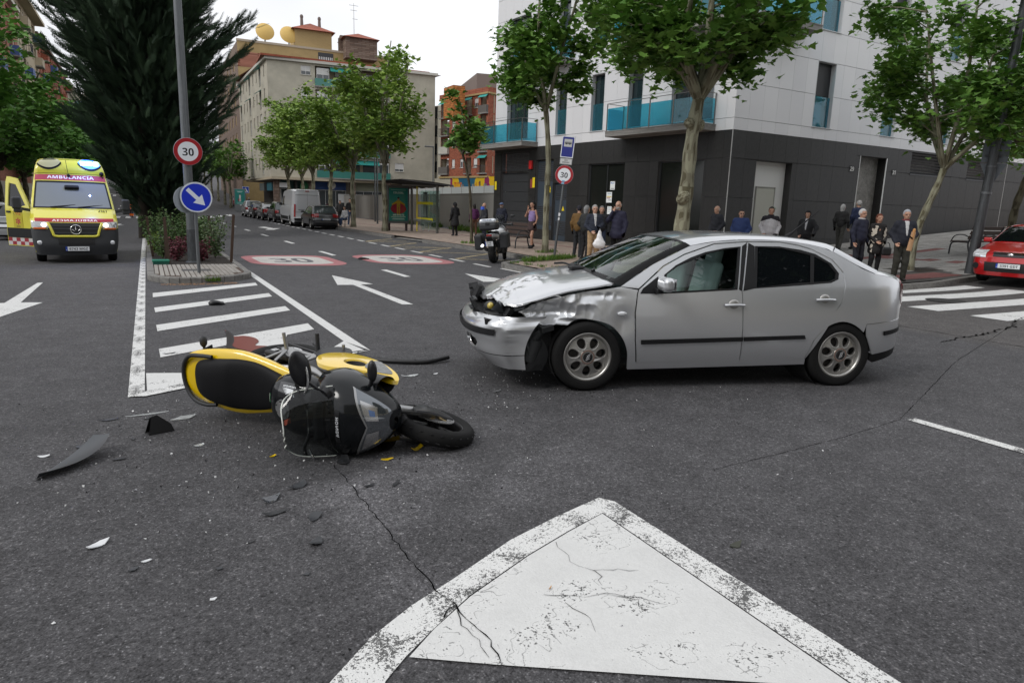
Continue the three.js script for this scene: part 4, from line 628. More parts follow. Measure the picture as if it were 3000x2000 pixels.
function instanced(name,geo,mat,list,parent){// list of [pos, quat, scale, color]
  const m=new THREE.InstancedMesh(geo,mat,list.length),o=new THREE.Matrix4();m.name=name;m.castShadow=m.receiveShadow=true;
  list.forEach(([p,q,s,c],i)=>{m.setMatrixAt(i,o.compose(p,q,typeof s==='number'?V3(s,s,s):s));m.setColorAt(i,c);});m.userData.kind='stuff';parent.add(m);return m;
}
function planeTree(o){
  const r=rng(o.seed),g=(a=1)=>(r() + r() + r()- 1.5)*a,base=V3(o.x,o.y??hgt(o.x,o.z) + KERB,o.z);
  const t=thing(o.name||'plane_tree',o.label,'tree',[base.x,base.y,base.z],0,o.group);const H=o.h,fork=o.fork,R=o.r0,segs=[],tips=[];
  const lean=o.lean||[0,0],tp=k=>[lean[0]*k*k + 0.06*Math.sin(k*7 + o.seed)*k,fork*k,lean[1]*k*k + 0.05*Math.sin(k*5 + o.seed*2)*k];
  const TP=[];for (let i=0;i<=8;i++)TP.push(tp(i / 8));const limbs=[];
  const tg=[tube([[TP[0][0],-0.12,TP[0][2]],...TP],k=>R*(1.25 - 0.3*Math.min(1,k*6)- 0.22*k) + R*0.06*Math.sin(k*31 + o.seed),12,26)];
  if (o.burr)for (const [k,a,s] of o.burr){const p=tp(k);tg.push(T(new THREE.IcosahedronGeometry(R*s,2),p[0] + Math.cos(a)*R*0.75,p[1],p[2] + Math.sin(a)*R*0.75,r()*3,r()*3,0,1,1.25,1));}
  const top=TP[8],n=o.limbs||5,cr=o.cr,cb=o.cb??fork*0.8;
  for (let i=0;i<n;i++){
    const a=2*Math.PI*(i + 0.35*(r()- 0.5))/ n + o.seed,up=i===0&&n>2?0.95:0.45 + 0.45*r(),rad=cr*(i===0?0.15:0.45 + 0.4*r()),e=[top[0] + Math.cos(a)*rad,fork + (H - fork)*up,top[2] + Math.sin(a)*rad],m=[lerp(top[0],e[0],0.45) + g(0.3),lerp(top[1],e[1],0.4),lerp(top[2],e[2],0.45) + g(0.3)];
    const L=[top,m,e];limbs.push(L);tg.push(tube(L,k=>R*0.62*(1 - 0.75*k),7,12));
    const c=new THREE.CatmullRomCurve3(L.map(p=>V3(...p)),false,'centripetal'),nb=o.sub||8;
    for (let b=0;b<nb;b++){
      const k=0.22 + 0.78*(b + r())/ nb,p=c.getPoint(Math.min(1,k)),aa=a + (r()- 0.5)*3.6,len=cr*(0.35 + 0.5*r())*(1.1 - 0.45*k),yy=p.y + len*(-0.18 + 0.75*r());
      let q=V3(p.x + Math.cos(aa)*len,yy,p.z + Math.sin(aa)*len);const d=Math.hypot(q.x - top[0]*0.7,q.z - top[2]*0.7);if (d>cr){q.x=lerp(top[0],q.x,cr / d);q.z=lerp(top[2],q.z,cr / d);}q.y=clamp(q.y,cb + 0.3*r(),H);
      const mid=p.clone().lerp(q,0.5).add(V3(g(0.15),g(0.15) + 0.1,g(0.15)));
      tg.push(tube([[p.x,p.y,p.z],[mid.x,mid.y,mid.z],[q.x,q.y,q.z]],kk=>R*0.20*(1.05 - 0.85*kk),5,5));tips.push([p,mid,q]);
      for (let s=0;s<3;s++){const kk=0.4 + 0.6*r(),u=p.clone().lerp(q,kk),w=u.clone().add(V3(g(0.9),g(0.5) + 0.05,g(0.9)).multiplyScalar(cr*0.3));tg.push(cyl([u.x,u.y,u.z],[w.x,w.y,w.z],R*0.06,R*0.03,4));tips.push([u,u.clone().lerp(w,0.5),w]);}
   }
 }
  mesh('trunk',tg,o.bark||M.bark,t);
  const L=[],per=o.leaves / tips.length,e=new THREE.Euler(),qt=()=>{e.set((r()- 0.5)*1.5 - 0.25,r()*6.28,(r()- 0.5)*1.3,'YXZ');return new THREE.Quaternion().setFromEuler(e);};
  const C0=lin(...(o.c0||[0.05,0.13,0.018])),C1=lin(...(o.c1||[0.15,0.27,0.045]));
  for (const [a,m,b] of tips){const tone=r();for (let i=0;i<per*(0.5 + r());i++){const k=Math.pow(r(),0.7),p=k<0.5?a.clone().lerp(m,k*2):m.clone().lerp(b,k*2 - 1);const sp=o.spread*(0.35 + 0.75*k);p.add(V3(g(sp),g(sp*0.8)- 0.04,g(sp)));L.push([p,qt(),o.leaf*(0.65 + 0.7*r()),C0.clone().lerp(C1,clamp(0.15 + 0.5*tone + 0.5*(r()- 0.4),0,1))]);}}
  instanced('crown',o.low?leafLow:leafGeo,M.leaf,L,t);
  return t;
}
// in front of the corner building
planeTree({x:12.33,z:-20.92,h:10.6,fork:4.75,r0:0.115,cr:2.1,cb:4.6,limbs:4,sub:8,leaves:8200,leaf:0.23,spread:0.5,seed:3,lean:[-0.15,0.05],label:'slender plane tree on the pavement beside the bus stop sign'});
planeTree({x:13.4,z:-15.2,h:9.6,fork:4.6,r0:0.235,cr:3.0,cb:4.4,limbs:6,sub:9,leaves:11500,leaf:0.24,spread:0.58,seed:12,lean:[0.22,0.1],burr:[[0.42,2.6,0.75],[0.86,3.1,0.6],[0.85,0.3,0.6]],label:'thick-trunked plane tree with knobbly burrs in front of the dark shop windows'});
planeTree({x:19.66,z:-12.31,h:8.6,fork:2.9,r0:0.12,cr:2.75,cb:2.5,limbs:6,sub:9,leaves:11000,leaf:0.2,spread:0.5,seed:21,lean:[0.75,0.1],label:'leaning plane tree in a square soil pit on the side-street pavement'});
planeTree({x:27.3,z:-13.6,h:9.2,fork:2.9,r0:0.15,cr:3.0,cb:2.4,limbs:6,sub:8,leaves:9000,leaf:0.22,spread:0.55,seed:33,lean:[0.25,0.1],bark:M.barkDark,label:'dark-barked plane tree beyond the bench, beside the red car'});
planeTree({x:11.96,z:-26.4,h:5.9,fork:3.6,r0:0.065,cr:1.15,cb:3.4,limbs:4,sub:5,leaves:900,leaf:0.24,spread:0.3,seed:41,lean:[-0.45,0.1],bark:M.barkDark,name:'young_tree',label:'thin young tree leaning beside the police motorcycle'});
for (const [i,[x,z,h,cr]] of [[11.89,-38.2,10.6,2.9],[11.67,-44.2,9.3,2.6],[11.61,-50.0,9.6,2.6],[11.7,-56.5,10.2,2.7],[12.3,-63.8,10.6,2.9],[12.3,-70.5,11.2,3.0]].entries())
  planeTree({x,z,h,fork:3.6,r0:0.17,cr,cb:3.3,limbs:6,sub:8,leaves:8000,leaf:0.28,spread:0.58,seed:50 + i*7,low:true,c0:[0.09,0.17,0.025],c1:[0.26,0.36,0.07],group:'plane trees along the right pavement',label:['plane tree with spreading crown right beside the bus shelter','plane tree beside the group on the pavement past the bus shelter','plane tree in the pavement row behind the grey hatchback','plane tree in the pavement row behind the white van','plane tree in the pavement row beside the row of parked cars','farthest plane tree of the pavement row, near the crossing'][i]});
for (const [i,[x,z]] of [[-9,-46],[-9,-59],[-9,-71],[-9,-86],[-9,-103],[-9,-122],[-9,-142],[-9,-168]].entries())
  planeTree({x,z,h:12.4,fork:3.4,r0:0.26,cr:4.6,cb:3.2,limbs:7,sub:9,leaves:z>-80?8500:4500,leaf:z>-80?0.40:0.62,spread:0.95,seed:150 + i*5,low:true,bark:M.barkDark,c0:[0.045,0.13,0.018],c1:[0.14,0.29,0.05],group:'tall plane trees lining the left pavement',label:['large plane tree overhanging the waiting dark car','large plane tree whose dark trunk stands behind the open ambulance door','large plane tree next up the pavement past the open ambulance door','large plane tree in front of the pink brick block','large plane tree below the pale beige block','large plane tree below the long red brick block','large plane tree toward the far end of the long red brick block','farthest large plane tree before the stepped cream block'][i]});
for (const [i,[x,z]] of [[10.3,-104],[10.5,-114],[10.6,-126],[10.7,-140],[10.8,-158]].entries())
  planeTree({x,z,h:9,fork:3.6,r0:0.2,cr:2.8,cb:3.2,limbs:5,sub:6,leaves:1500,leaf:0.42,spread:0.6,seed:250 + i*5,low:true,group:'far plane trees beyond the crossing',label:'small far plane tree beyond the crossing, half hidden by the dark conifer'});
{// big dark cypress on the median, three stems
  const r=rng(6),t=thing('cypress_tree','tall dark green cypress with several stems growing on the median','tree',[0.25,hgt(0.2,-39.2) + 0.1,-39.2]);
  const g=(a=1)=>(r() + r() + r()- 1.5)*a,stems=[[-0.42,0.1],[0.32,0.0],[1.25,-1.6]];
  for (const [x,z] of stems)mesh('trunk',tube([[x,-0.15,z],[x*0.9,2,z],[x*0.7,6,z*0.8],[x*0.4,15,z*0.5]],k=>0.30*(1.1 - k),9,16),M.barkBlack,t);
  const rad=sinterp([[0.8,1.0],[1.6,1.7],[2.6,2.5],[4,3.1],[6,3.6],[9,4.2],[11,4.0],[13,3.2],[15,2.1],[17,0.5]].map(([y,q])=>[y,q*0.93])),L=[],B=[];
  const spray=(()=>{const pos=[],idx=[];const leaf=(x0,z0,ang,len,w)=>{const k=pos.length / 3,c=Math.cos(ang),s=Math.sin(ang);pos.push(x0 - w*c,0,z0 + w*s,x0 + w*c,0,z0 - w*s,x0 + s*len,-0.10*len,z0 + c*len);idx.push(k,k + 1,k + 2);};leaf(0,0,0,1.05,0.045);for (let i=0;i<7;i++){const z=0.06 + i*0.125,l=0.40*(1 - i*0.09);leaf(0,z,0.62,l,0.036);leaf(0,z + 0.05,-0.62,l,0.036);}const g=new THREE.BufferGeometry();g.setAttribute('position',new THREE.Float32BufferAttribute(pos,3));g.setIndex(idx);g.computeVertexNormals();g.setAttribute('uv',new THREE.Float32BufferAttribute(new Float32Array(pos.length / 3*2),2));return g;})();
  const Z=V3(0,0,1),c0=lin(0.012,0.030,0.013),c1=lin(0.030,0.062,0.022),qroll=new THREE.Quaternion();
  for (let i=0;i<1050;i++){
    const y=0.6 + 14.6*Math.pow(r(),0.9),a=r()*6.283,long=r()<0.14?1.0 + 0.32*r():0.45 + 0.5*r(),R=rad(y + 1.2)*long,up=0.42 + 0.4*r();
    const tip=V3(Math.cos(a)*R + 0.2,y + R*up + 0.2,Math.sin(a)*R*0.95 - 0.3),s0=V3(Math.cos(a)*0.25 + 0.2,y,Math.sin(a)*0.25 - 0.3);if (tip.y<0.9)continue;
    const m=s0.clone().lerp(tip,0.5).add(V3(0,-R*0.07,0));if (i % 3===0)B.push(tube([[s0.x,s0.y,s0.z],[m.x,m.y,m.z],[tip.x,tip.y,tip.z]],k=>0.05*(1.05 - k),4,4));
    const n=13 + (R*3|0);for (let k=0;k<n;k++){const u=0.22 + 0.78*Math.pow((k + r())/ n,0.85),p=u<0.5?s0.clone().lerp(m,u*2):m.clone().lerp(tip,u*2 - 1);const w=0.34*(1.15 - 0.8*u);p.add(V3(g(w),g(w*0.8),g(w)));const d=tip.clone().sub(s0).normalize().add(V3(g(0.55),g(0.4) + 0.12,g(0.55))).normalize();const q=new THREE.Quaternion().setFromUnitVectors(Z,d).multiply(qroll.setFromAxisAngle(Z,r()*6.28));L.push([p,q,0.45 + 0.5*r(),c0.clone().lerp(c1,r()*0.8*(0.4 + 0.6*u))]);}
 }
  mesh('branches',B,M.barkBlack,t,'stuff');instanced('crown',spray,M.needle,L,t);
}
// shrubs on the median, weeds along the kerbs
function shrub(x,z,h,rad,n,leaf,c0,c1,seed,label,name='shrub',group){
  const r=rng(seed),t=thing(name,label,'shrub',[x,hgt(x,z) + 0.115,z],0,group),S=[],L=[],e=new THREE.Euler();
  for (let i=0;i<9;i++){const a=r()*6.28,q=rad*(0.2 + 0.75*r()),y=h*(0.6 + 0.4*r());const P=[[0,0,0],[Math.cos(a)*q*0.5,y*0.55,Math.sin(a)*q*0.5],[Math.cos(a)*q,y,Math.sin(a)*q]];S.push(tube(P,0.008,4,5));for (let k=0;k<n / 9;k++){const u=0.12 + 0.88*r(),b=lerp(0,1,u);e.set((r()- 0.5)*2,r()*6.28,(r()- 0.5)*2);L.push([V3(P[2][0]*b + (r()- 0.5)*rad*0.45,y*b + (r()- 0.5)*0.12,P[2][2]*b + (r()- 0.5)*rad*0.45),new THREE.Quaternion().setFromEuler(e),leaf*(0.6 + 0.8*r()),lin(...c0).lerp(lin(...c1),r())]);}}
  mesh('stems',S,M.barkDark,t);instanced('foliage',leafLow,M.leaf,L,t);return t;
}
const gr0=[0.035,0.075,0.02],gr1=[0.11,0.17,0.06],rd0=[0.07,0.018,0.025],rd1=[0.14,0.04,0.05];
shrub(1.72,-22.6,1.35,0.62,900,0.075,gr0,[0.15,0.19,0.10],1,'tall pale green shrub beside the tilted wooden stake on the median');
shrub(1.30,-21.4,0.75,0.5,700,0.06,rd0,rd1,2,'low dark red shrub between the lamp post and the wooden stake');
shrub(0.62,-21.6,0.72,0.55,800,0.06,rd0,rd1,3,'low purple-leaved shrub to the other side of the lamp post foot');
shrub(0.30,-22.6,1.05,0.5,800,0.06,gr0,gr1,4,'feathery dark green shrub behind the purple-leaved one on the median');
shrub(0.85,-24.4,1.3,0.6,800,0.07,gr0,gr1,5,'bushy green shrub behind the lamp post on the median');
shrub(1.6,-25.5,1.3,0.6,800,0.08,gr0,gr1,6,'green shrub with pale blossom behind the tall pale shrub');
shrub(0.12,-25.6,0.55,0.35,420,0.05,[0.10,0.17,0.02],[0.22,0.30,0.05],7,'small bright yellow-green bush at the kerb edge of the median');
shrub(0.10,-29.0,0.6,0.35,420,0.05,[0.10,0.17,0.02],[0.20,0.28,0.05],8,'second bright yellow-green bush further along the median kerb');
shrub(1.0,-28.5,1.5,0.8,900,0.09,gr0,gr1,9,'dense green shrub in front of the cypress stems');
shrub(1.9,-32,1.2,0.7,700,0.09,gr0,gr1,10,'green shrub on the far right edge of the median bed');shrub(0.1,-34,1.3,0.7,700,0.09,gr0,gr1,11,'green shrub beside the foot of the cypress stems');
for (let i=0;i<5;i++)shrub(0.9 + (i % 2)*0.5,-50 - i*7,1.3,0.9,260,0.2,gr0,gr1,30 + i,'far shrub in the median bed behind the cypress','shrub','far shrubs on the median');
function weeds(name,pts,label,seed,hgtOff=KERB,n=40,len=0.16,w=0.18){
  const r=rng(seed),L=[],e=new THREE.Euler(),blade=leafLow;for (const [x,z] of pts)for (let i=0;i<n;i++){const X=x + (r()- 0.5)*w*2,Zz=z + (r()- 0.5)*w*2;e.set(-0.9 - 0.6*r(),r()*6.28,(r()- 0.5)*0.8,'YXZ');L.push([V3(X,hgt(X,Zz) + hgtOff,Zz),new THREE.Quaternion().setFromEuler(e),V3(len*0.22,len,len*(0.5 + 0.9*r())),lin(0.05,0.12,0.015).lerp(lin(0.14,0.22,0.04),r())]);}
  const m=instanced(name,blade,M.leaf,L,scene);m.name=numbered(name);tag(m,label,'weeds');return m;
}
{const P=[];for (let i=0;i<16;i++)P.push([9.6 + i*0.14,-17.3 - i*0.07]);weeds('grass_strip',P,'strip of grass growing along the inner kerb of the bus bay nose',1);weeds('weed_tufts',[[9.0,-16.9],[9.1,-16.3],[9.2,-15.7],[9.3,-15.2]],'thin weeds along the kerb of the pavement nose',2,KERB,30,0.1,0.12);weeds('weed_tufts',[[12.6,-21.0],[12.8,-21.2],[12.1,-20.8]],'weeds round the foot of the slender plane tree',3,KERB,45,0.13);weeds('weed_tufts',[[1.05,-16.4],[1.15,-16.36],[1.25,-16.36]],'leafy weed sprouting from the kerb at the tip of the median',4,0.03,40,0.12,0.08);weeds('weed_tufts',[[11.6,-26.3],[12.3,-26.5],[11.9,-26.2]],'weeds at the foot of the thin young tree',5,KERB,40,0.13);weeds('weed_tufts',[[17.1,-36.5],[17.3,-38],[17.2,-39.5],[17.5,-41],[17.8,-45],[18.2,-52]],'weeds along the bottom of the corrugated fence',6,KERB,80,0.4,0.4);weeds('weed_tufts',[[27.0,-13.4],[26.8,-13.5],[27.4,-13.3]],'weeds at the foot of the dark-barked plane tree',7,KERB,40,0.3);}
{const r=rng(14),L=[],e=new THREE.Euler();for (let i=0;i<420;i++){const x=0.15 + 1.5*r(),z=-16.22 + 0.35*(r()- 0.2)- 0.05*Math.abs(x - 0.9);e.set(0,r()*6.28,0);L.push([V3(x,hgt(x,z) + 0.008,z),new THREE.Quaternion().setFromEuler(e),0.02 + 0.03*r(),lin(0.22,0.11,0.05).lerp(lin(0.36,0.22,0.12),r())]);}const m=instanced('leaf_litter',leafLow,std([1,1,1],0.9),L,scene);tag(m,'brown dry leaf litter on the asphalt at the median kerb','litter');}
for (const [x,z,h,a,label] of [[2.0,-20.9,1.35,0.09,'tilted brown wooden stake at the road edge of the median bed'],[0.42,-20.7,1.25,-0.04,'brown wooden stake standing in front of the purple-leaved shrub'],[0.36,-20.9,1.15,0.02,'second brown stake tied close beside the one by the purple-leaved shrub'],[0.05,-23.5,1.2,-0.08,'rough stake at the left kerb of the median bed'],[1.75,-24.6,1.25,0,'far wooden stake among the pale green shrubs']]){const t=thing('wooden_stake',label,'stake',[x,hgt(x,z) + 0.08,z]);t.rotation.z=-a;mesh('post',[box(0.07,h,0.07,0,h / 2,0)],M.wood,t);mesh('cap',box(0.06,0.02,0.06,0,h + 0.01,0),M.wood,t);}
// ---------------------------------------------------------------- vehicle shells
const paint=(c,o={})=>phys(c,{metalness:0.35,roughness:0.38,clearcoat:1,clearcoatRoughness:0.06,...o});
M.silver=paint([0.60,0.61,0.625],{metalness:0.72,roughness:0.30,clearcoat:1});M.trim=phys([0.010,0.010,0.011],{roughness:0.55,specularIntensity:0.5});M.rubber=phys([0.011,0.011,0.011],{roughness:0.8,specularIntensity:0.35});M.chrome=std([0.75,0.75,0.75],0.14,{metalness:1});M.alloy=std([0.42,0.41,0.39],0.36,{metalness:0.85});M.alloyRust=std([0.22,0.13,0.10],0.7,{metalness:0.3});
M.carGlass=phys([0.62,0.74,0.72],{transmission:1,roughness:0.0,thickness:0,ior:1.52});M.tintGlass=phys([0.004,0.005,0.006],{roughness:0.02,ior:1.5});M.redLens=phys([0.28,0.006,0.008],{roughness:0.12,clearcoat:1});M.clearLens=phys([0.80,0.82,0.84],{roughness:0.08,metalness:0.4,clearcoat:1});M.darkPlastic=std([0.02,0.021,0.023],0.6);M.cavity=std([0.010,0.010,0.011],0.8);M.seat=std([0.34,0.37,0.36],0.6);M.plateWhite=std([0.72,0.73,0.74],0.5);
// over-surface: stations [[cx,cy,ex,ey], ...]; s runs over stations, t across -1..1
function overSurf(st,w,m=2.4){
  const S=[0,1,2,3].map(k=>{const tab=st.map((p,i)=>[i,p[k]]);return sinterp(tab);}),wz=st.map(p=>w(p[2],p[3])),Wz=sinterp(wz.map((v,i)=>[i,v]));
  return (s,t)=>{const a=Math.min(1,Math.abs(t)),q=1 - Math.pow(Math.max(0,1 - Math.pow(a,m)),1 / m),s1=clamp(s,0,st.length - 1);return [lerp(S[0](s1),S[2](s1),q),lerp(S[1](s1),S[3](s1),q),Math.sign(t)*a*Wz(s1)];};
}
function overPatch(fn,s0,s1,t0,t1,ns,nt,off=0){
  const g=gridSurf(nt,ns,(u,v)=>fn(lerp(s0,s1,v),Math.sign(lerp(t0,t1,u))*Math.abs(lerp(t0,t1,u))));
  if (off){const p=g.attributes.position,n=g.attributes.normal;for (let i=0;i<p.count;i++)p.setXYZ(i,p.getX(i) + n.getX(i)*off,p.getY(i) + n.getY(i)*off,p.getZ(i) + n.getZ(i)*off);}
  return g;
}
function wheelParts(parent,R,rimR,width,style,cx,cy,cz,side,mats={}){// side +1: outer face towards +z
  const g=new THREE.Group();g.name='wheel';g.position.set(cx,cy,cz);g.scale.z=side;parent.add(g);const h=width / 2;
  const ty=lathe([[rimR*0.98,-h*0.92],[rimR*1.06,-h],[R*0.90,-h],[R*0.975,-h*0.82],[R,-h*0.45],[R,h*0.45],[R*0.975,h*0.82],[R*0.90,h],[rimR*1.10,h*0.98],[rimR*1.02,h*0.9],[rimR*0.97,h*0.7]],48);ty.rotateX(Math.PI / 2);
  mesh('tyre',ty,M.rubber,g);
  const lip=lathe([[rimR*0.985,h*0.55],[rimR*1.03,h*0.86],[rimR*1.0,h*0.93],[rimR*0.93,h*0.90],[rimR*0.88,h*0.70],[rimR*0.86,-h*0.5]],48);lip.rotateX(Math.PI / 2);
  const G=[lip];const zo=h*0.66;
  if (style==='seven'){
    const holes=[];for (let i=0;i<7;i++){const a=i / 7*2*Math.PI + 0.22,c=[],rr=rimR*0.59;for (let k=0;k<18;k++){const b=k / 18*2*Math.PI,u=Math.cos(b)*rimR*0.215,v=Math.sin(b)*rimR*0.165*(1 + 0.18*Math.cos(b));c.push([Math.cos(a)*(rr + u)- Math.sin(a)*v,Math.sin(a)*(rr + u) + Math.cos(a)*v]);}holes.push(c);}
    const d=extrude(circle2(0,0,rimR*0.90,rimR*0.90,56),0.03,0.008,holes);const p=d.attributes.position;for (let i=0;i<p.count;i++){const q=Math.hypot(p.getX(i),p.getY(i))/ rimR;p.setZ(i,p.getZ(i) + zo - 0.045*q*q - 0.01);}d.computeVertexNormals();G.push(d);
    G.push(T(new THREE.CylinderGeometry(rimR*0.30,rimR*0.33,0.03,28),0,0,zo + 0.016,Math.PI / 2));
 }else{const n=style==='five'?5:style==='ten'?10:8;for (let i=0;i<n;i++){const a=i / n*2*Math.PI;G.push(T(new THREE.BoxGeometry(rimR*0.8,rimR*(n===5?0.26:0.14),0.03),Math.cos(a)*rimR*0.5,Math.sin(a)*rimR*0.5,zo - 0.02,0,0,a));}G.push(T(new THREE.CylinderGeometry(rimR*0.25,rimR*0.28,0.04,18),0,0,zo,Math.PI / 2));}
  mesh('rim',G,mats.rim||M.alloy,g);
  mesh('brake_drum',T(new THREE.CylinderGeometry(rimR*0.7,rimR*0.7,0.03,24),0,0,-h*0.1,Math.PI / 2),std([0.05,0.045,0.042],0.6,{metalness:0.4}),g);
  if (style==='seven'){mesh('hub_cap',T(new THREE.CylinderGeometry(rimR*0.19,rimR*0.2,0.012,24),0,0,zo + 0.034,Math.PI / 2),M.black,g);mesh('hub_emblem',[-1,0,1].map(k=>T(rbox(rimR*0.17,rimR*0.055,0.008,0.002),k*rimR*0.02,k*rimR*0.085,zo + 0.044,0,0,0.5)),M.chrome,g);for (let i=0;i<7;i++){const a=i / 7*6.283 + 0.6;}mesh('hub_ring',T(new THREE.TorusGeometry(rimR*0.27,rimR*0.028,6,28),0,0,zo + 0.028),M.alloyRust,g);}
  return g;
}
function plateTex(txt,two=false){return canvasTex(520,two?260:112,(c,w,h)=>{c.fillStyle='#d9dbdd';c.fillRect(0,0,w,h);c.fillStyle='#173f9c';c.fillRect(0,0,44,h);c.fillStyle='#e8e8e8';c.font='bold 26px sans-serif';c.fillText('E',12,h - 14);c.fillStyle='#111';c.textAlign='center';c.textBaseline='middle';if (two){c.font='bold 118px sans-serif';const [a,b]=txt.split(' ');c.fillText(a,w / 2 + 20,h*0.28);c.fillText(b,w / 2 + 20,h*0.76);}else{c.font='bold 88px sans-serif';c.fillText(txt,w / 2 + 22,h / 2 + 4);}});}
function plate(parent,txt,x,y,z,ry,tilt=0,w=0.52,two=false){const h=two?w*0.62:0.11*w / 0.52,p=mesh('number_plate',T(new THREE.PlaneGeometry(w,h),0,0,0.0065),std([1,1,1],0.5,{map:plateTex(txt,two)}),parent);p.position.set(x,y,z);p.rotation.set(tilt,ry,0,'YXZ');mesh('plate_holder',rbox(w + 0.02,h + 0.02,0.012,0.004),M.trim,p);return p;}

{// ================================================================ damaged silver saloon
  const car=thing('silver_saloon','silver four-door saloon with its front wing and bonnet corner crumpled','car',[3.6228 + 0.32444*0.9,-0.0604,-5.259 - 0.94591*0.9],-18.93*RAD);car.rotation.z=0.0103;
  const sec=sinterp([[0.12,0.83],[0.25,0.872],[0.4,0.905],[0.55,0.917],[0.7,0.912],[0.85,0.897],[0.97,0.872],[1.02,0.855],[1.2,0.775],[1.42,0.672],[1.55,0.61]]);
  const plan=x=>x<-0.35?Math.pow(Math.max(0.02,1 - Math.pow((-0.35 - x)/ 0.78,2.6)),1 / 2.6):x>2.85?Math.pow(Math.max(0.02,1 - Math.pow((x - 2.85)/ 0.68,2.8)),1 / 2.8):1;
  const w=(x,y)=>sec(y)*plan(x),side=(x,y)=>[x,y,w(x,y)],sideN=(x,y)=>[x,y,-w(x,y)];
  const crease=(x,y,z)=>{const n=noise3(x*5.2,y*6.5,z)- 0.5,m=noise3(x*13 + 5,y*12,z + 3)- 0.5;return -Math.abs(n)*0.16 - Math.abs(m)*0.045;};
  const P2=(poly,holes,fn,e=0.05,sk=0.018,flip=false)=>fillPoly(poly,holes,e,fn,{skirt:sk,flip});
  const both=(name,poly,holes,mat,e=0.06,sk=0.018)=>{mesh(name,P2(poly,holes,side,e,sk),mat,car);return mesh(name,P2(poly,holes,sideN,e,sk,true),mat,car);};
  // wings
  const archF=[[0.405,0.23],[0.39,0.38],[0.34,0.51],[0.26,0.61],[0.17,0.665],[0.02,0.70],[-0.10,0.70],[-0.20,0.655]];
  const wingTop=[[-0.70,0.765],[-0.6,0.80],[-0.49,0.845],[-0.36,0.885],[-0.19,0.928],[0.07,0.972],[0.30,1.006]],wingPoly=[...wingTop,[0.47,0.978],[0.458,0.938],[0.438,0.768],[0.45,0.503],[0.482,0.272],[0.478,0.205],[0.41,0.205],...spline2(archF,3),[-0.30,0.665],[-0.45,0.66]];
  const dmg=(x,y)=>{const k=clamp((0.16 - x)/ 0.35,0,1)*sstep(y,0.60,0.70),k2=Math.exp(-(((x - 0.34)/ 0.09)**2)- (((y - 0.68)/ 0.13)**2)),k3=Math.exp(-(((x - 0.16)/ 0.12)**2)- (((y - 0.93)/ 0.035)**2));return k*(crease(x,y,1.3)- 0.02 - 0.10*Math.exp(-(((x + 0.42)/ 0.2)**2)- (((y - 0.76)/ 0.09)**2))) + k2*(-0.022) + k3*crease(x*2,y*2,7)*0.35;};
  mesh('front_wing',fillPoly(wingPoly,[],0.022,(x,y)=>[x + clamp((-0.2 - x)*0.15,0,0.1)*(noise3(x*6,y*6,2)- 0.3),y,w(x,y) + dmg(x,y)],{skirt:0.02,eps:0.006}),M.silver,car).userData.label='crumpled front wing above the wheel';
  mesh('front_wing',P2([[-0.98,0.70],...wingTop,[0.47,0.978],[0.45,0.503],[0.478,0.205],[0.41,0.205],...spline2(archF,3),[-0.45,0.66]],[],sideN,0.06,0.018,true),M.silver,car);
  // doors with glass
  const fWin=[[0.70,0.945],[0.745,1.12],[0.872,1.208],[1.032,1.281],[1.191,1.333],[1.394,1.372],[1.565,1.389],[1.476,0.982],[0.862,0.95]],rWin=[[1.652,0.995],[1.716,1.395],[1.977,1.393],[2.199,1.364],[2.352,1.325],[2.51,1.237],[2.577,1.14],[2.56,1.083],[2.478,1.05],[2.133,1.024]];
  const fDoor=[[0.472,0.94],[0.452,0.768],[0.464,0.503],[0.497,0.274],[1.549,0.279],[1.521,0.969],[1.635,1.43],[1.289,1.405],[0.971,1.303],[0.748,1.193],[0.487,0.985]],rDoor=[[1.561,0.279],[1.533,0.969],[1.648,1.43],[1.984,1.430],[2.161,1.405],[2.314,1.366],[2.52,1.267],[2.621,1.147],[2.625,1.03],[2.578,0.866],[2.447,0.657],[2.309,0.487],[2.247,0.292]];
  const inset=(poly,d)=>{const cx=poly.reduce((a,p)=>a + p[0],0)/ poly.length,cy=poly.reduce((a,p)=>a + p[1],0)/ poly.length;return poly.map(([x,y])=>{const l=Math.hypot(x - cx,y - cy);return [x - (x - cx)/ l*d,y - (y - cy)/ l*d];});};
  const mkDoor=(fn,flip,poly,hole,nm,glassMat,dividers)=>{
    const d=mesh('door',P2(poly,[hole],fn,0.06,0.018,flip),M.silver,car),in2=(x,y)=>{const p=fn(x,y);return [p[0],p[1],p[2]*0.986];};
    mesh('window_seal',fillPoly(hole,[inset(hole,0.028)],0.05,(x,y)=>{const p=fn(x,y);return [p[0],p[1],p[2]*1.003];},{flip,skirt:0.02}),M.trim,d);
    if (dividers)for (const q of dividers)mesh('pillar_trim',fillPoly(q,[],0.06,(x,y)=>{const p=fn(x,y);return [p[0],p[1],p[2]*1.004];},{flip}),M.trim,d);
    mesh('window_glass',fillPoly(inset(hole,0.012),[],0.12,in2,{flip}),glassMat,d);return d;
 };
  const pil1=[[1.49,0.985],[1.578,1.392],[1.632,1.425],[1.519,0.97]],pil2=[[1.535,0.97],[1.65,1.425],[1.712,1.393],[1.652,0.995]],pil3=[[2.245,1.032],[2.30,1.338],[2.34,1.325],[2.285,1.034]];
  const d1=mkDoor(side,false,fDoor,fWin,'front',M.carGlass,[pil1]),d2=mkDoor(side,false,rDoor,rWin,'rear',M.tintGlass,[pil2,pil3]);mkDoor(sideN,true,fDoor,fWin,'front',M.carGlass,[pil1]);mkDoor(sideN,true,rDoor,rWin,'rear',M.tintGlass,[pil2,pil3]);
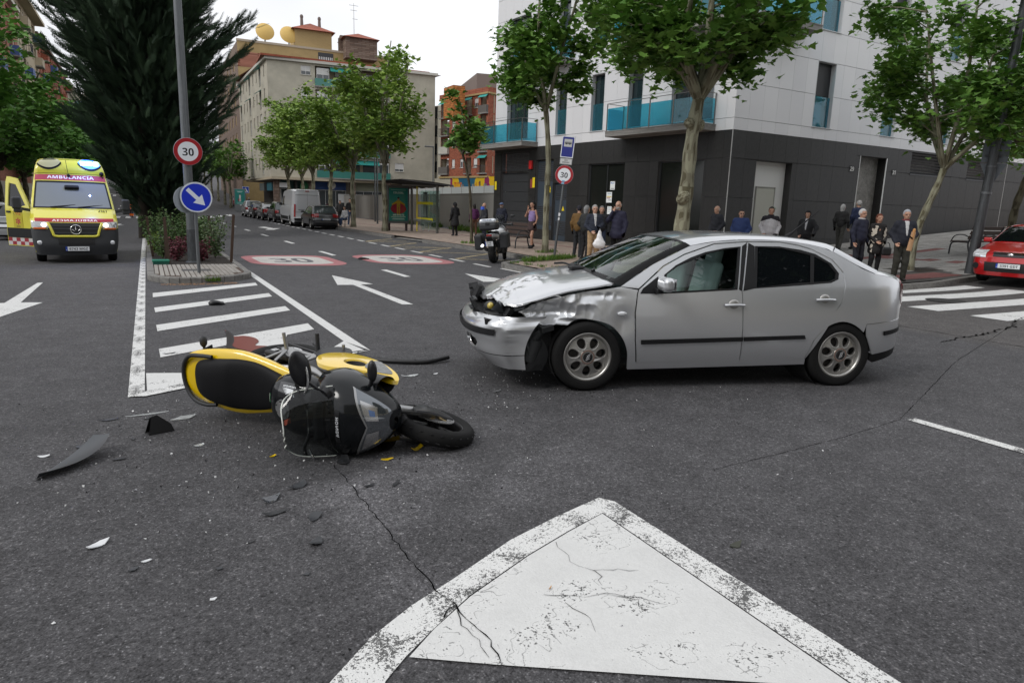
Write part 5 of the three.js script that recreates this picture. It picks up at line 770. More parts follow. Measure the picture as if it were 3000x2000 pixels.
  // body side frame, rear quarter, sill, bumper side
  both('roof_rail',[[0.306,1.012],[0.64,1.212],[1.036,1.388],[1.315,1.434],[1.651,1.453],[1.987,1.450],[2.212,1.431],[2.45,1.386],[2.55,1.345],[2.66,1.29],[2.634,1.15],[2.53,1.276],[2.318,1.377],[2.163,1.415],[1.985,1.440],[1.642,1.440],[1.287,1.415],[0.966,1.313],[0.740,1.203],[0.478,0.994]],[],M.silver,0.05,0.02);
  const archR=[[2.965,0.28],[2.965,0.37],[2.885,0.52],[2.755,0.63],[2.61,0.67],[2.48,0.64],[2.355,0.55],[2.275,0.40],[2.257,0.29]],arR=spline2(archR,3),up=arR.filter(p=>p[0]<2.80);
  both('rear_quarter',[[2.66,1.288],[2.85,1.182],[2.98,1.135],[3.2,1.096],[3.32,1.056],[3.375,0.98],[3.405,0.81],[3.42,0.694],[2.868,0.642],...arR.filter(p=>p[0]<2.868&&p[1]>0.5||p[0]<2.5),[2.255,0.292],[2.319,0.483],[2.457,0.651],[2.590,0.864],[2.637,1.03],[2.633,1.15]],[],M.silver,0.05,0.02);
  both('bumper_side',[[2.873,0.636],[3.42,0.687],[3.478,0.61],[3.50,0.52],[3.485,0.40],[2.99,0.325],[2.968,0.37],[2.89,0.52]],[],M.silver,0.05,0.02);both('bumper_lip',[[2.985,0.322],[3.483,0.396],[3.455,0.33],[3.02,0.235],[2.97,0.26]],[],M.trim,0.06,0.02);
  both('sill',[[0.41,0.268],[2.256,0.287],[2.262,0.228],[0.41,0.203]],[],M.silver,0.08,0.03);
  for (const p of [[[0.515,0.462],[0.512,0.503],[1.548,0.522],[1.548,0.483]],[[1.562,0.483],[1.562,0.522],[2.20,0.535],[2.212,0.5]],[[3.085,0.525],[3.078,0.565],[3.47,0.60],[3.47,0.565]]]){for (const [fn,f] of [[side,false],[sideN,true]])mesh('rubbing_strip',fillPoly(p,[],0.06,(x,y)=>{const q=fn(x,y);return [q[0],q[1],q[2] + Math.sign(q[2])*0.016];},{skirt:0.02,flip:f}),M.trim,car);}
  for (const [x,y,d] of [[1.44,0.835,d1],[2.40,0.885,d2]]){mesh('handle_recess',T(new THREE.SphereGeometry(0.062,18,10),x,y,w(x,y)- 0.012,0,0,0,1,0.9,0.35),M.alloy,d);mesh('handle',tube([[x - 0.10,y,w(x,y) + 0.012],[x - 0.06,y + 0.004,w(x,y) + 0.030],[x + 0.05,y + 0.004,w(x,y) + 0.030],[x + 0.10,y,w(x,y) + 0.012]],0.014,8,12),M.silver,d);}
  mesh('side_repeater',T(new THREE.SphereGeometry(0.045,16,8),0.315,0.757,w(0.3,0.75) + 0.002,0,0,0,1,0.45,0.25),M.clearLens,car);
  // over surfaces
  const hood=overSurf([[-0.93,0.79,-0.80,0.735],[-0.79,0.88,-0.70,0.775],[-0.60,0.965,-0.49,0.852],[-0.30,1.045,-0.19,0.938],[0.02,1.09,0.08,0.984],[0.14,1.105,0.31,1.018]],w);
  const hdmg=(s,t)=>{const p=hood(s,t),k=clamp((1.5 - s)/ 1.3,0,1)*sstep(t,-0.05,0.45),c=noise3(p[0]*6,p[2]*6,3)- 0.5,c2=noise3(p[0]*15,p[2]*13,8)- 0.5,v=k*(0.055 - Math.abs(c)*0.20 - Math.abs(c2)*0.05);const k2=Math.exp(-(((s - 1.6)/ 0.9)**2)- (((t - 0.35)/ 0.25)**2))*-0.018*Math.abs(noise3(p[0]*9,p[2]*9,4)- 0.5)*6;return [p[0] + k*0.05*c2,p[1] + v + k2,p[2] - k*0.06];};
  const rj=rng(4),hp=[[0.0,-0.98],[0.02,-0.6],[0.0,-0.3],[0.08,0.0]];for (let i=1;i<10;i++)hp.push([0.15 + 0.55*i / 9*(0.7 + 0.5*rj()) + 0.15*rj(),0.1*i]);hp.push([1.35,0.97],[2,0.985],[3,0.985],[4,0.985],[5,0.975],[4.97,0.5],[4.97,0],[4.97,-0.5],[5,-0.975],[4,-0.985],[3,-0.985],[2,-0.985],[1,-0.985]);
  mesh('bonnet',fillPoly(hp,[],0.085,hdmg,{skirt:0.03,flip:true,eps:0.02}),M.silver,car).userData.label='bonnet with its front corner torn and buckled';
  const scr=overSurf([[0.10,1.095,0.31,1.018],[0.40,1.235,0.56,1.17],[0.68,1.36,0.80,1.29],[0.93,1.455,1.04,1.391]],w,3),roof=overSurf([[0.93,1.457,1.04,1.392],[1.2,1.492,1.31,1.436],[1.6,1.509,1.65,1.456],[2.1,1.492,2.1,1.444],[2.5,1.45,2.45,1.387],[2.62,1.423,2.55,1.346]],w,3),rscr=overSurf([[2.62,1.423,2.55,1.346],[2.84,1.31,2.78,1.225],[3.06,1.195,2.98,1.138]],w,3);
  mesh('windscreen',overPatch(scr,0.06,2.98,-0.975,0.975,14,24),M.carGlass,car);mesh('screen_surround',[overPatch(scr,0,3,0.965,1.0,14,3,0.004),overPatch(scr,0,3,-1.0,-0.965,14,3,0.004),overPatch(scr,2.88,3.0,-0.95,0.95,2,16,0.004),overPatch(scr,0,0.16,-0.97,0.97,3,16,0.003)],M.trim,car);
  mesh('roof',overPatch(roof,0,5,-1,1,24,28),M.silver,car);mesh('rear_screen',overPatch(rscr,0.05,1.95,-0.93,0.93,8,20),M.tintGlass,car);mesh('rear_pillar',[overPatch(rscr,0,2,0.93,1,8,3,0.002),overPatch(rscr,0,2,-1,-0.93,8,3,0.002)],M.silver,car);
  const boot=overSurf([[3.06,1.195,2.98,1.137],[3.25,1.15,3.2,1.098],[3.42,1.09,3.32,1.058],[3.49,1.0,3.375,0.98],[3.51,0.82,3.405,0.81],[3.52,0.69,3.42,0.692]],w),rb=overSurf([[3.52,0.685,3.42,0.686],[3.59,0.6,3.478,0.61],[3.60,0.5,3.50,0.52],[3.58,0.40,3.485,0.40]],w),rl=overSurf([[3.58,0.395,3.483,0.395],[3.5,0.3,3.455,0.33]],w);
  mesh('boot_lid',overPatch(boot,0,5,-1,1,22,24),M.silver,car);mesh('rear_bumper',overPatch(rb,0,3,-1,1,10,24),M.silver,car);mesh('bumper_lip',overPatch(rl,0,1,-1,1,3,20),M.trim,car);mesh('rubbing_strip',overPatch(rb,1.0,1.5,-1,1,3,24,0.016),M.trim,car);
  for (const s of [1,-1])mesh('tail_light',[overPatch(boot,2.75,4.15,s>0?0.62:-1.0,s>0?1.0:-0.62,8,6,0.006),fillPoly([[3.335,0.965],[3.376,0.95],[3.402,0.85],[3.395,0.815],[3.35,0.86],[3.325,0.92]],[],0.05,(x,y)=>[x,y,s*(w(x,y) + 0.006)],{flip:s<0})],M.redLens,car);plate(car,'4831 BJH',3.53,0.76,0,Math.PI / 2);
  // front bumper, hanging loose on the struck side
  const fb=overSurf([[-0.93,0.22,-0.60,0.225],[-1.06,0.34,-0.615,0.36],[-1.10,0.45,-0.595,0.47],[-1.125,0.56,-0.545,0.56],[-1.10,0.64,-0.475,0.65],[-1.02,0.70,-0.385,0.712]],()=>0.905,2.5);
  const fogHole=(()=>{const o=[];const r=rng(9);for (let i=0;i<20;i++){const a=i / 20*6.283,k=0.85 + 0.3*r();o.push([1.75 + Math.cos(a)*0.62*k,0.42 + Math.sin(a)*0.20*k]);}return o;})();
  const fbd=(s,t)=>{const p=fb(s,t),k=sstep(t,0.3,0.9)*sstep(s,1.5,4.5),c=noise3(p[0]*7,p[1]*9,5)- 0.5;return [p[0] - k*0.03,p[1] + k*0.012,p[2] + k*(0.03 - Math.abs(c)*0.07)];};
  const bp=mesh('front_bumper',fillPoly([[0,-1],[1,-1],[2,-1],[3,-1],[4,-1],[5,-1],[5,-0.5],[4.9,0],[4.75,0.3],[5,0.48],[5,0.7],[5,1],[4,1],[3,1],[2,1],[1,1],[0,1],[0,0.5],[0,0],[0,-0.5]],[fogHole],0.07,fbd,{flip:true,eps:0.02,skirt:0.02}),M.silver,car);bp.userData.label='front bumper split open at the fog lamp and hanging loose';
  mesh('rubbing_strip',overPatch((s,t)=>fbd(s,t),2.75,3.35,-0.97,0.90,3,40,0.018),M.trim,bp);mesh('lower_seam',overPatch((s,t)=>fbd(s,t),1.02,1.07,0.6,1,2,20,0.002),M.trim,bp);
  // wreckage inside the open front
 {const r=rng(31),G=[];G.push(box(0.55,0.40,1.5,-0.60,0.50,-0.02));G.push(box(0.5,0.05,1.5,-0.72,0.66,0));mesh('engine_bay',G,M.cavity,car);
    mesh('wheel_housing',[T(new THREE.CylinderGeometry(0.355,0.355,0.5,28,1,true,Math.PI*0.95,Math.PI*1.1),0,0.335,0.58,Math.PI / 2,0,0),T(new THREE.CylinderGeometry(0.355,0.355,0.5,28),0,0.335,-0.58,Math.PI / 2),T(new THREE.CylinderGeometry(0.36,0.36,0.5,28,1,true),2.63,0.32,0.58,Math.PI / 2),T(new THREE.CylinderGeometry(0.355,0.355,0.5,28),2.63,0.32,-0.58,Math.PI / 2)],std([0.012,0.012,0.012],0.9,{side:THREE.DoubleSide}),car);
    mesh('wheel_arch_liner',[T(gridSurf(8,6,(u,v)=>[-0.62 + u*0.2 + 0.06*Math.sin(v*5),0.20 + v*0.46,0.86 - 0.08*u + 0.03*noise3(u*5,v*5,2)]),0,0,0),box(0.12,0.05,0.2,-0.42,0.63,0.8,0.2,0.3,0.2),cyl([-0.55,0.45,0.8],[-0.40,0.62,0.82],0.05,0.03,8),cyl([-0.57,0.30,0.78],[-0.5,0.5,0.8],0.10,0.08,10),rbox(0.14,0.1,0.1,0.03,-0.5,0.26,0.78,0.3,0,0.4)],std([0.02,0.021,0.022],0.65,{side:THREE.DoubleSide}),car);
    const gr=mesh('grille',Array.from({length:6},(_,i)=>box(0.03,0.085,0.014,-1.035 + 0.003*i,0.765,0.10 + i*0.035,0,0,0.35)).concat([box(0.03,0.015,0.24,-1.05,0.72,0.19),box(0.03,0.015,0.24,-1.015,0.81,0.19)]),M.darkPlastic,car);
    mesh('headlamp_remains',[box(0.14,0.02,0.4,-0.86,0.70,0.45),T(new THREE.SphereGeometry(0.07,14,10),-0.86,0.745,0.32,0,0.3,0,1.1,0.8,1.2),box(0.10,0.06,0.02,-0.78,0.75,0.56,0.3,0.5,0.2),box(0.05,0.10,0.16,-0.75,0.76,0.66,0.4,0.2,-0.4),cyl([-0.8,0.72,0.5],[-0.7,0.79,0.72],0.02)],M.darkPlastic,car);mesh('lamp_bulb',sph(0.035,-0.88,0.765,0.42),phys([0.5,0.38,0.06],{roughness:0.1,clearcoat:1}),car);
    mesh('torn_metal',Array.from({length:9},(_,i)=>T(new THREE.TetrahedronGeometry(0.05 + 0.05*r()),-0.84 + 0.3*r(),0.74 + 0.07*r(),0.38 + 0.4*r(),r()*6,r()*6,r()*6,1.6,0.5,1)),std([0.16,0.17,0.18],0.35,{metalness:0.7}),car);
    mesh('far_headlamp',[T(new THREE.SphereGeometry(0.11,14,10),-0.92,0.79,-0.42,0,0,0,0.8,0.9,1.4),box(0.06,0.12,0.1,-0.95,0.84,-0.2,0.4,0.3,0.5),box(0.04,0.16,0.05,-0.97,0.83,-0.08,0.2,0.6,-0.4),box(0.10,0.03,0.06,-0.98,0.88,-0.3,0.8,0.1,0.3)],M.trim,car);
    mesh('fog_lamp',[T(new THREE.CylinderGeometry(0.055,0.06,0.06,18),-0.93,0.43,0.55,0,0,1.3),box(0.03,0.03,0.12,-0.86,0.44,0.66,0.2,0.5,0),box(0.05,0.05,0.05,-0.98,0.5,0.42,0.5,0.7,0.2),box(0.02,0.06,0.10,-0.90,0.44,0.70,0,0.6,0),tube([[-1.06,0.47,0.2],[-1.05,0.38,0.22],[-1.0,0.31,0.4],[-0.93,0.30,0.55]],0.012,6)],M.chrome,car);mesh('fog_cavity',box(0.12,0.22,0.6,-0.84,0.42,0.42,0,0.5,0),M.cavity,car);}
  // mirror, wipers, antenna, interior
 {const m=mesh('door_mirror',[T(new RoundedBoxGeometry(0.11,0.135,0.21,4,0.05),0.70,1.045,0.985,0,0.12,0)],M.silver,car);mesh('mirror_base',[rbox(0.06,0.05,0.12,0.015,0.66,0.975,0.89),fillPoly([[0.49,0.945],[0.52,0.995],[0.68,1.105],[0.70,0.945]],[],0.1,(x,y)=>[x,y,w(x,y) + 0.005])],M.trim,m);mesh('mirror_glass',rbox(0.006,0.11,0.18,0.002,0.757,1.045,0.985,0,0.12,0),M.chrome,m);mesh('door_mirror',T(new RoundedBoxGeometry(0.11,0.135,0.21,4,0.05),0.70,1.045,-0.985,0,-0.12,0),M.silver,car);}
  for (const [a,b] of [[[0.15,1.125,0.45],[0.33,1.155,-0.2]],[[0.12,1.12,-0.15],[0.30,1.185,-0.68]]])mesh('wiper',[cyl(a,b,0.007,0.005,5),cyl([a[0] - 0.03,a[1] - 0.01,a[2]],a,0.012)],M.trim,car);
  mesh('cowl_trim',[tube([[-0.02,1.10,-0.62],[0.05,1.115,-0.5],[0.09,1.105,-0.2]],0.012,6),rbox(0.16,0.04,0.16,0.02,0.07,1.11,0.05)],M.trim,car);
  mesh('antenna',[cyl([2.44,1.455,0],[2.50,1.50,0],0.028,0.018,10),cyl([2.50,1.50,0],[2.80,1.75,0],0.012,0.004,6)],M.trim,car);
 {const seat=(x,z)=>{const s=mesh('seat',[rbox(0.5,0.16,0.48,0.07,x,0.60,z),T(new RoundedBoxGeometry(0.14,0.62,0.46,3,0.06),x + 0.30,0.92,z,0,0,-0.22),T(new RoundedBoxGeometry(0.09,0.17,0.26,3,0.04),x + 0.40,1.27,z,0,0,-0.2)],M.seat,car);return s;};seat(1.05,0.36);seat(1.05,-0.36);
    mesh('rear_seat',[rbox(0.5,0.18,1.2,0.06,1.95,0.58,0),T(new RoundedBoxGeometry(0.16,0.6,1.2,3,0.06),2.25,0.9,0,0,0,-0.3)],M.seat,car);mesh('dashboard',[rbox(0.42,0.24,1.42,0.08,0.42,0.93,0),rbox(0.3,0.3,0.3,0.05,0.6,0.72,0)],M.darkPlastic,car);mesh('steering_wheel',[T(new THREE.TorusGeometry(0.185,0.016,8,30),0.72,0.97,0.36,0,Math.PI / 2 + 0.0,0.35),cyl([0.55,0.9,0.36],[0.72,0.97,0.36],0.03)],M.trim,car);
    mesh('floor_pan',[box(3.9,0.06,1.5,1.15,0.27,0),box(0.06,0.5,1.5,-0.22,0.55,0),box(0.9,0.06,1.4,2.75,0.75,0),box(0.9,0.3,1.0,3.0,0.42,0)],M.cavity,car);}
  wheelParts(car,0.338,0.232,0.20,'seven',0,0.338,0.80,1);wheelParts(car,0.334,0.232,0.20,'seven',2.63,0.326,0.80,1);wheelParts(car,0.334,0.225,0.2,'seven',0,0.334,-0.80,-1);wheelParts(car,0.334,0.225,0.2,'seven',2.63,0.334,-0.80,-1);
}
// ---------------------------------------------------------------- motorcycles
function loftX(sec,n=28,caps=true){// sections {x,y,hw,ht,hb,p,z}; smooth along x
  const F=k=>sinterp(sec.map((s,i)=>[i,s[k]??(k==='p'?2.4:0)])),fx=F('x'),fy=F('y'),fw=F('hw'),ft=F('ht'),fb=F('hb'),fp=F('p'),fz=F('z'),N=sec.length - 1;
  const pt=(u,a)=>{const p=fp(u),c=Math.cos(a),s=Math.sin(a),e=2 / p;return [fx(u),fy(u) + (s>0?ft(u):fb(u))*Math.sign(s)*Math.pow(Math.abs(s),e),fz(u) + Math.max(0.001,fw(u))*Math.sign(c)*Math.pow(Math.abs(c),e)];};
  const g=gridSurf(n,N*5,(a,v)=>pt(v*N,a*2*Math.PI));g.userData={pt,N};return g;
}
function loftPatch(L,u0,u1,a0,a1,off,nu=12,na=12){const{pt}=L.userData,c=u=>{const p=pt(u,0),q=pt(u,Math.PI);return [(p[0] + q[0])/ 2,(p[1] + q[1])/ 2,(p[2] + q[2])/ 2];};const g=gridSurf(na,nu,(a,v)=>pt(lerp(u0,u1,v),lerp(a0,a1,a))),P=g.attributes.position,Nn=g.attributes.normal;const cc=c((u0 + u1)/ 2);for (let i=0;i<P.count;i++){let nx=Nn.getX(i),ny=Nn.getY(i),nz=Nn.getZ(i);const d=(P.getY(i)- cc[1])*ny + (P.getZ(i)- cc[2])*nz + (P.getX(i)- cc[0])*nx;const s=d<0?-1:1;P.setXYZ(i,P.getX(i) + nx*off*s,P.getY(i) + ny*off*s,P.getZ(i) + nz*off*s);}return g;}
function motoWheel(parent,x,y,R,wdt,mat,disc=true,turn=0,three=true){
  const g=new THREE.Group();g.name='wheel';g.position.set(x,y,0);g.rotation.y=turn;parent.add(g);const r=R*0.72,h=wdt / 2;
  const ty=lathe([[r*0.97,-h*0.7],[r*1.06,-h*0.9],[R*0.90,-h],[R*0.965,-h*0.72],[R,-h*0.25],[R,h*0.25],[R*0.965,h*0.72],[R*0.90,h],[r*1.06,h*0.9],[r*0.97,h*0.7]],56);ty.rotateX(Math.PI / 2);mesh('tyre',ty,M.rubberTyre,g);
  const gr=[];for (let i=0;i<26;i++)for (const s of [-1,1]){const a=i / 26*6.283 + (s>0?0.12:0);gr.push(T(new THREE.BoxGeometry(0.05,0.006,0.004),Math.cos(a)*(R*0.985),Math.sin(a)*(R*0.985),s*h*0.45,0,0,a + Math.PI / 2 + s*0.5));}mesh('tread_grooves',gr,M.black,g,'stuff');
  const rim=[T(lathe([[r*0.99,-h*0.6],[r*1.0,-h*0.72],[r*0.93,-h*0.6],[r*0.90,0],[r*0.93,h*0.6],[r*1.0,h*0.72],[r*0.99,h*0.6]],48),0,0,0,Math.PI / 2)];for (let i=0;i<3;i++)for (const s of [-0.13,0.13]){const a=i / 3*6.283 + s;rim.push(bar([0.03*Math.cos(a),0.03*Math.sin(a),0],[r*0.92*Math.cos(a + s*0.6),r*0.92*Math.sin(a + s*0.6),0],0.03,0.022,[0,0,1]));}rim.push(T(new THREE.CylinderGeometry(0.045,0.045,wdt*0.9,18),0,0,0,Math.PI / 2));mesh('rim',rim,mat,g);
  if (disc)for (const s of [-1,1]){const holes=[];for (let i=0;i<12;i++)for (const q of [0.40,0.46]){const a=i / 12*6.283 + q*3;holes.push(circle2(Math.cos(a)*r*1.25*q,Math.sin(a)*r*1.25*q,0.006,0.006,6));}holes.push(circle2(0,0,r*0.40,r*0.40,24));mesh('brake_disc',T(extrude(circle2(0,0,r*0.64,r*0.64,36),0.005,0,holes),0,0,s*(h + 0.012)- 0.0025),M.discSteel,g);mesh('disc_carrier',[0,1,2,3,4].map(i=>T(new THREE.BoxGeometry(r*0.42,0.02,0.008),Math.cos(i*1.257)*r*0.22,Math.sin(i*1.257)*r*0.22,s*(h + 0.012),0,0,i*1.257)),std([0.45,0.33,0.16],0.4,{metalness:0.7}),g);}
  return g;
}
M.rubberTyre=phys([0.012,0.012,0.012],{roughness:0.75,specularIntensity:0.4});M.discSteel=std([0.6,0.6,0.6],0.25,{metalness:0.9});M.bikeBlack=phys([0.004,0.005,0.006],{roughness:0.14,specularIntensity:0.8});M.bikeYellow=paint([0.78,0.52,0.0],{metalness:0,roughness:0.3});M.seatVinyl=phys([0.007,0.007,0.008],{roughness:0.6,specularIntensity:0.35});M.smoke=phys([0.35,0.38,0.38],{transmission:1,roughness:0.03,thickness:0,ior:1.45});M.castAlu=std([0.36,0.36,0.36],0.35,{metalness:0.8});M.lensClear=phys([0.85,0.88,0.9],{transmission:0.9,roughness:0.02,thickness:0,ior:1.5});M.engine=std([0.045,0.045,0.047],0.5,{metalness:0.5});
{// ================================================================ fallen motorcycle; built upright (x forward, y up, z to its right), then laid on its right side
  const bk=thing('fallen_motorcycle','yellow and black motorcycle lying on its side on the asphalt','motorcycle',[1.2018,0.345,-5.9718]);bk.rotation.set(95*RAD,-56.2*RAD,-2.3*RAD,'YZX');bk.scale.setScalar(1.053);const wide=(k,L)=>L.map(q=>({...q,hw:q.hw*k}));
  // tail unit
  const tail=loftX(wide(1.32,[{x:-0.46,y:0.86,hw:0.03,ht:0.02,hb:0.02},{x:-0.43,y:0.855,hw:0.10,ht:0.035,hb:0.06},{x:-0.33,y:0.84,hw:0.145,ht:0.05,hb:0.08},{x:-0.15,y:0.815,hw:0.175,ht:0.055,hb:0.10},{x:0.05,y:0.78,hw:0.185,ht:0.055,hb:0.11},{x:0.22,y:0.745,hw:0.165,ht:0.05,hb:0.10},{x:0.42,y:0.72,hw:0.13,ht:0.04,hb:0.08},{x:0.52,y:0.71,hw:0.11,ht:0.03,hb:0.05}]),32);
  mesh('tail_fairing',tail,M.bikeYellow,bk);
  mesh('seat',loftX(wide(1.2,[{x:-0.29,y:0.87,hw:0.02,ht:0.02,hb:0.02},{x:-0.275,y:0.87,hw:0.10,ht:0.04,hb:0.03},{x:-0.17,y:0.865,hw:0.135,ht:0.065,hb:0.05},{x:0.0,y:0.84,hw:0.155,ht:0.065,hb:0.06},{x:0.10,y:0.81,hw:0.16,ht:0.055,hb:0.06},{x:0.24,y:0.775,hw:0.150,ht:0.045,hb:0.05},{x:0.40,y:0.76,hw:0.115,ht:0.045,hb:0.05},{x:0.56,y:0.775,hw:0.075,ht:0.045,hb:0.05},{x:0.60,y:0.79,hw:0.05,ht:0.03,hb:0.03}]),32),M.seatVinyl,bk);
  mesh('grab_rail',[tube([[-0.12,0.87,-0.185],[-0.20,0.90,-0.19],[-0.33,0.905,-0.165],[-0.41,0.90,-0.07],[-0.41,0.90,0.07],[-0.33,0.905,0.165],[-0.20,0.90,0.19],[-0.12,0.87,0.185]],0.016,8,36)],M.darkPlastic,bk);
  mesh('rear_mudguard',[rbox(0.16,0.02,0.13,0.01,-0.42,0.66,0,0,0,-0.8),rbox(0.10,0.02,0.18,0.01,-0.50,0.56,0,0,0,-1.1)],M.darkPlastic,bk);plate(bk,'3127 DKR',-0.535,0.60,0,-Math.PI / 2,-0.35,0.22,true);mesh('tail_lamp',rbox(0.03,0.05,0.16,0.012,-0.455,0.80,0),M.redLens,bk);
  for (const s of [-1,1])mesh('rear_indicator',[cyl([-0.38,0.72,s*0.06],[-0.40,0.72,s*0.19],0.012,0.012,6),sph(0.035,-0.40,0.72,s*0.22,0.8,0.8,1.3)],M.darkPlastic,bk);
  // tank with filler cap, wing emblem and lettering
  const tank=loftX(wide(1.12,[{x:0.47,y:0.84,hw:0.04,ht:0.03,hb:0.05},{x:0.50,y:0.84,hw:0.10,ht:0.075,hb:0.10},{x:0.57,y:0.845,hw:0.155,ht:0.115,hb:0.12},{x:0.68,y:0.85,hw:0.185,ht:0.135,hb:0.14},{x:0.80,y:0.85,hw:0.19,ht:0.14,hb:0.14},{x:0.92,y:0.84,hw:0.165,ht:0.125,hb:0.13},{x:1.0,y:0.83,hw:0.10,ht:0.08,hb:0.10},{x:1.03,y:0.82,hw:0.03,ht:0.03,hb:0.04}]),36);mesh('fuel_tank',tank,M.bikeBlack,bk);
 {const c=mesh('filler_cap',[T(new THREE.CylinderGeometry(0.066,0.068,0.014,36),0.70,0.988,0,0,0,0.05),T(new THREE.CylinderGeometry(0.045,0.047,0.012,30),0.70,0.998,0,0,0,0.05),box(0.03,0.006,0.012,0.70,1.006,0)],M.castAlu,bk);mesh('cap_bolts',Array.from({length:7},(_,i)=>sph(0.006,0.70 + 0.056*Math.cos(i*0.897),0.996,0.056*Math.sin(i*0.897),1,1,1,8)),M.black,c);}
 {const tx=canvasTex(256,256,(c,w,h)=>{c.fillStyle='#08090b';c.fillRect(0,0,w,h);c.fillStyle='#dfe2e4';c.save();c.translate(128,110);for (let i=0;i<5;i++){c.beginPath();c.moveTo(60 - i*3,40 - i*4);c.quadraticCurveTo(10 - i*6,50 - i*16,-95 + i*16,42 - i*22);c.quadraticCurveTo(-20,30 - i*20,52 - i*2,22 - i*5);c.fill();}c.beginPath();c.moveTo(60,40);c.quadraticCurveTo(85,0,70,-60);c.lineTo(58,-56);c.quadraticCurveTo(66,0,46,30);c.fill();c.restore();c.font='bold 44px sans-serif';c.textAlign='center';c.fillText('HONDA',128,205);});
    const mt=phys([1,1,1],{map:tx,roughness:0.15,clearcoat:1});const e=loftPatch(tank,2.7,4.4,Math.PI*0.80,Math.PI*0.60,0.0025,14,14);{const u=e.attributes.uv;for (let i=0;i<u.count;i++){const a=u.getX(i),b=u.getY(i);u.setXY(i,b,a);}}mesh('tank_emblem',e,mt,bk);}
 {const f=loftPatch(tank,0.9,1.6,Math.PI*0.62,Math.PI*0.50,0.002,4,8);mesh('flag_sticker',f,std([1,1,1],0.4,{map:canvasTex(8,64,(c,w,h)=>{['#1d7a3e','#d8d8d4','#b3231f'].forEach((k,i)=>{c.fillStyle=k;c.fillRect(0,i*h / 3,w,h / 3 + 1);});})}),bk);}
  // nose fairing with lamp and screen
  const nose=loftX(wide(1.14,[{x:0.92,y:0.78,hw:0.225,ht:0.14,hb:0.22,p:2.6},{x:1.02,y:0.80,hw:0.245,ht:0.19,hb:0.26,p:2.5},{x:1.14,y:0.81,hw:0.235,ht:0.215,hb:0.26,p:2.4},{x:1.26,y:0.80,hw:0.195,ht:0.20,hb:0.22},{x:1.36,y:0.77,hw:0.14,ht:0.15,hb:0.16},{x:1.42,y:0.74,hw:0.08,ht:0.09,hb:0.10},{x:1.44,y:0.73,hw:0.02,ht:0.02,hb:0.02}]),40);mesh('nose_fairing',nose,M.bikeBlack,bk);
 {const pt=nose.userData.pt,lensF=(k0,k1,off)=>(u,v)=>{const a=lerp(0.10,0.90,u)*Math.PI,c=1 - Math.abs(u - 0.5)*2,us=2.75 + 1.25*Math.pow(c,0.8),p=pt(lerp(us,5.5,lerp(k0,k1,v)),a);return [p[0] + off*0.6,p[1] + off*Math.sin(a),p[2] + off*Math.cos(a)];};
    mesh('headlamp_lens',gridSurf(28,12,lensF(0,1,0.006)),phys([0.16,0.175,0.19],{roughness:0.06,metalness:0.75,clearcoat:1,clearcoatRoughness:0.02}),bk);mesh('lamp_reflector',[gridSurf(8,4,(u,v)=>lensF(0.08,0.5,0.009)(lerp(0.58,0.86,u),v)),gridSurf(8,4,(u,v)=>lensF(0.08,0.5,0.009)(lerp(0.14,0.42,u),v))],std([0.5,0.5,0.5],0.2,{metalness:0.9}),bk);mesh('lamp_trim',gridSurf(28,2,lensF(-0.03,0.025,0.008)),M.castAlu,bk);mesh('lamp_bulb',gridSurf(5,3,(u,v)=>lensF(0.25,0.42,0.011)(lerp(0.66,0.76,u),v)),std([0.10,0.16,0.3],0.2),bk);}
 {const nt=loftPatch(nose,2.35,2.62,Math.PI*0.62,Math.PI*0.38,0.003,4,16);{const u=nt.attributes.uv;for (let i=0;i<u.count;i++)u.setXY(i,u.getX(i),1 - u.getY(i));}mesh('nose_lettering',nt,phys([1,1,1],{map:canvasTex(256,48,(c,w,h)=>{c.fillStyle='#08090b';c.fillRect(0,0,w,h);c.fillStyle='#c9cccf';c.font='bold 40px sans-serif';c.textAlign='center';c.textBaseline='middle';c.fillText('HONDA',w / 2,h / 2 + 3);}),roughness:0.2,clearcoat:1}),bk);}
 {const r=rng(3),scr=(u,v)=>{const a0=(u - 0.5)*2,a=a0,W=lerp(0.24,0.225,v)*(1 - 0.22*Math.pow(v,6));const cut=0.14*Math.pow(Math.abs(a0),5);v=v*(1 - cut);let x=lerp(1.21,0.965,v),y=lerp(1.005,1.235,Math.pow(v,0.9));if (v>0.96&&u>0.62)y -=0.02*noise3(u*20,1,1) + 0.03*(u - 0.62);return [x - 0.09*a*a,y - 0.05*a*a,a*W];};
    const g=gridSurf(24,16,scr);mesh('windscreen',g,M.smoke,bk);const E=[];for (let i=0;i<=20;i++)E.push(scr(i / 20,1));const L2=[],R2=[];for (let i=0;i<=10;i++){L2.push(scr(0,i / 10));R2.push(scr(1,i / 10));}mesh('screen_edge',[tube(E,0.0045,6,40),tube(L2,0.004,5,20),tube(R2,0.004,5,20)],phys([0.75,0.78,0.72],{roughness:0.1,clearcoat:1}),bk);const st=[0.30,0.36,0.44];const q=scr(0.36,0.86),q2=scr(0.30,0.9);mesh('screen_sticker',T(new THREE.PlaneGeometry(0.035,0.05),q[0] - 0.012,q[1] + 0.010,q[2],0,Math.PI / 2,0).applyMatrix4(new THREE.Matrix4()),std([0.45,0.10,0.06],0.5,{side:THREE.DoubleSide}),bk);}
  mesh('dash',[rbox(0.08,0.10,0.26,0.03,1.04,1.0,0,0,0,0.6),...[-0.07,0.05].map(z=>T(new THREE.CylinderGeometry(0.045,0.045,0.03,20),1.0,1.03,z,0,0,0.95))],M.darkPlastic,bk);mesh('dash_dials',[-0.07,0.05].map(z=>T(new THREE.CylinderGeometry(0.036,0.036,0.004,20),0.988,1.046,z,0,0,0.95)),std([0.4,0.4,0.38],0.4),bk);
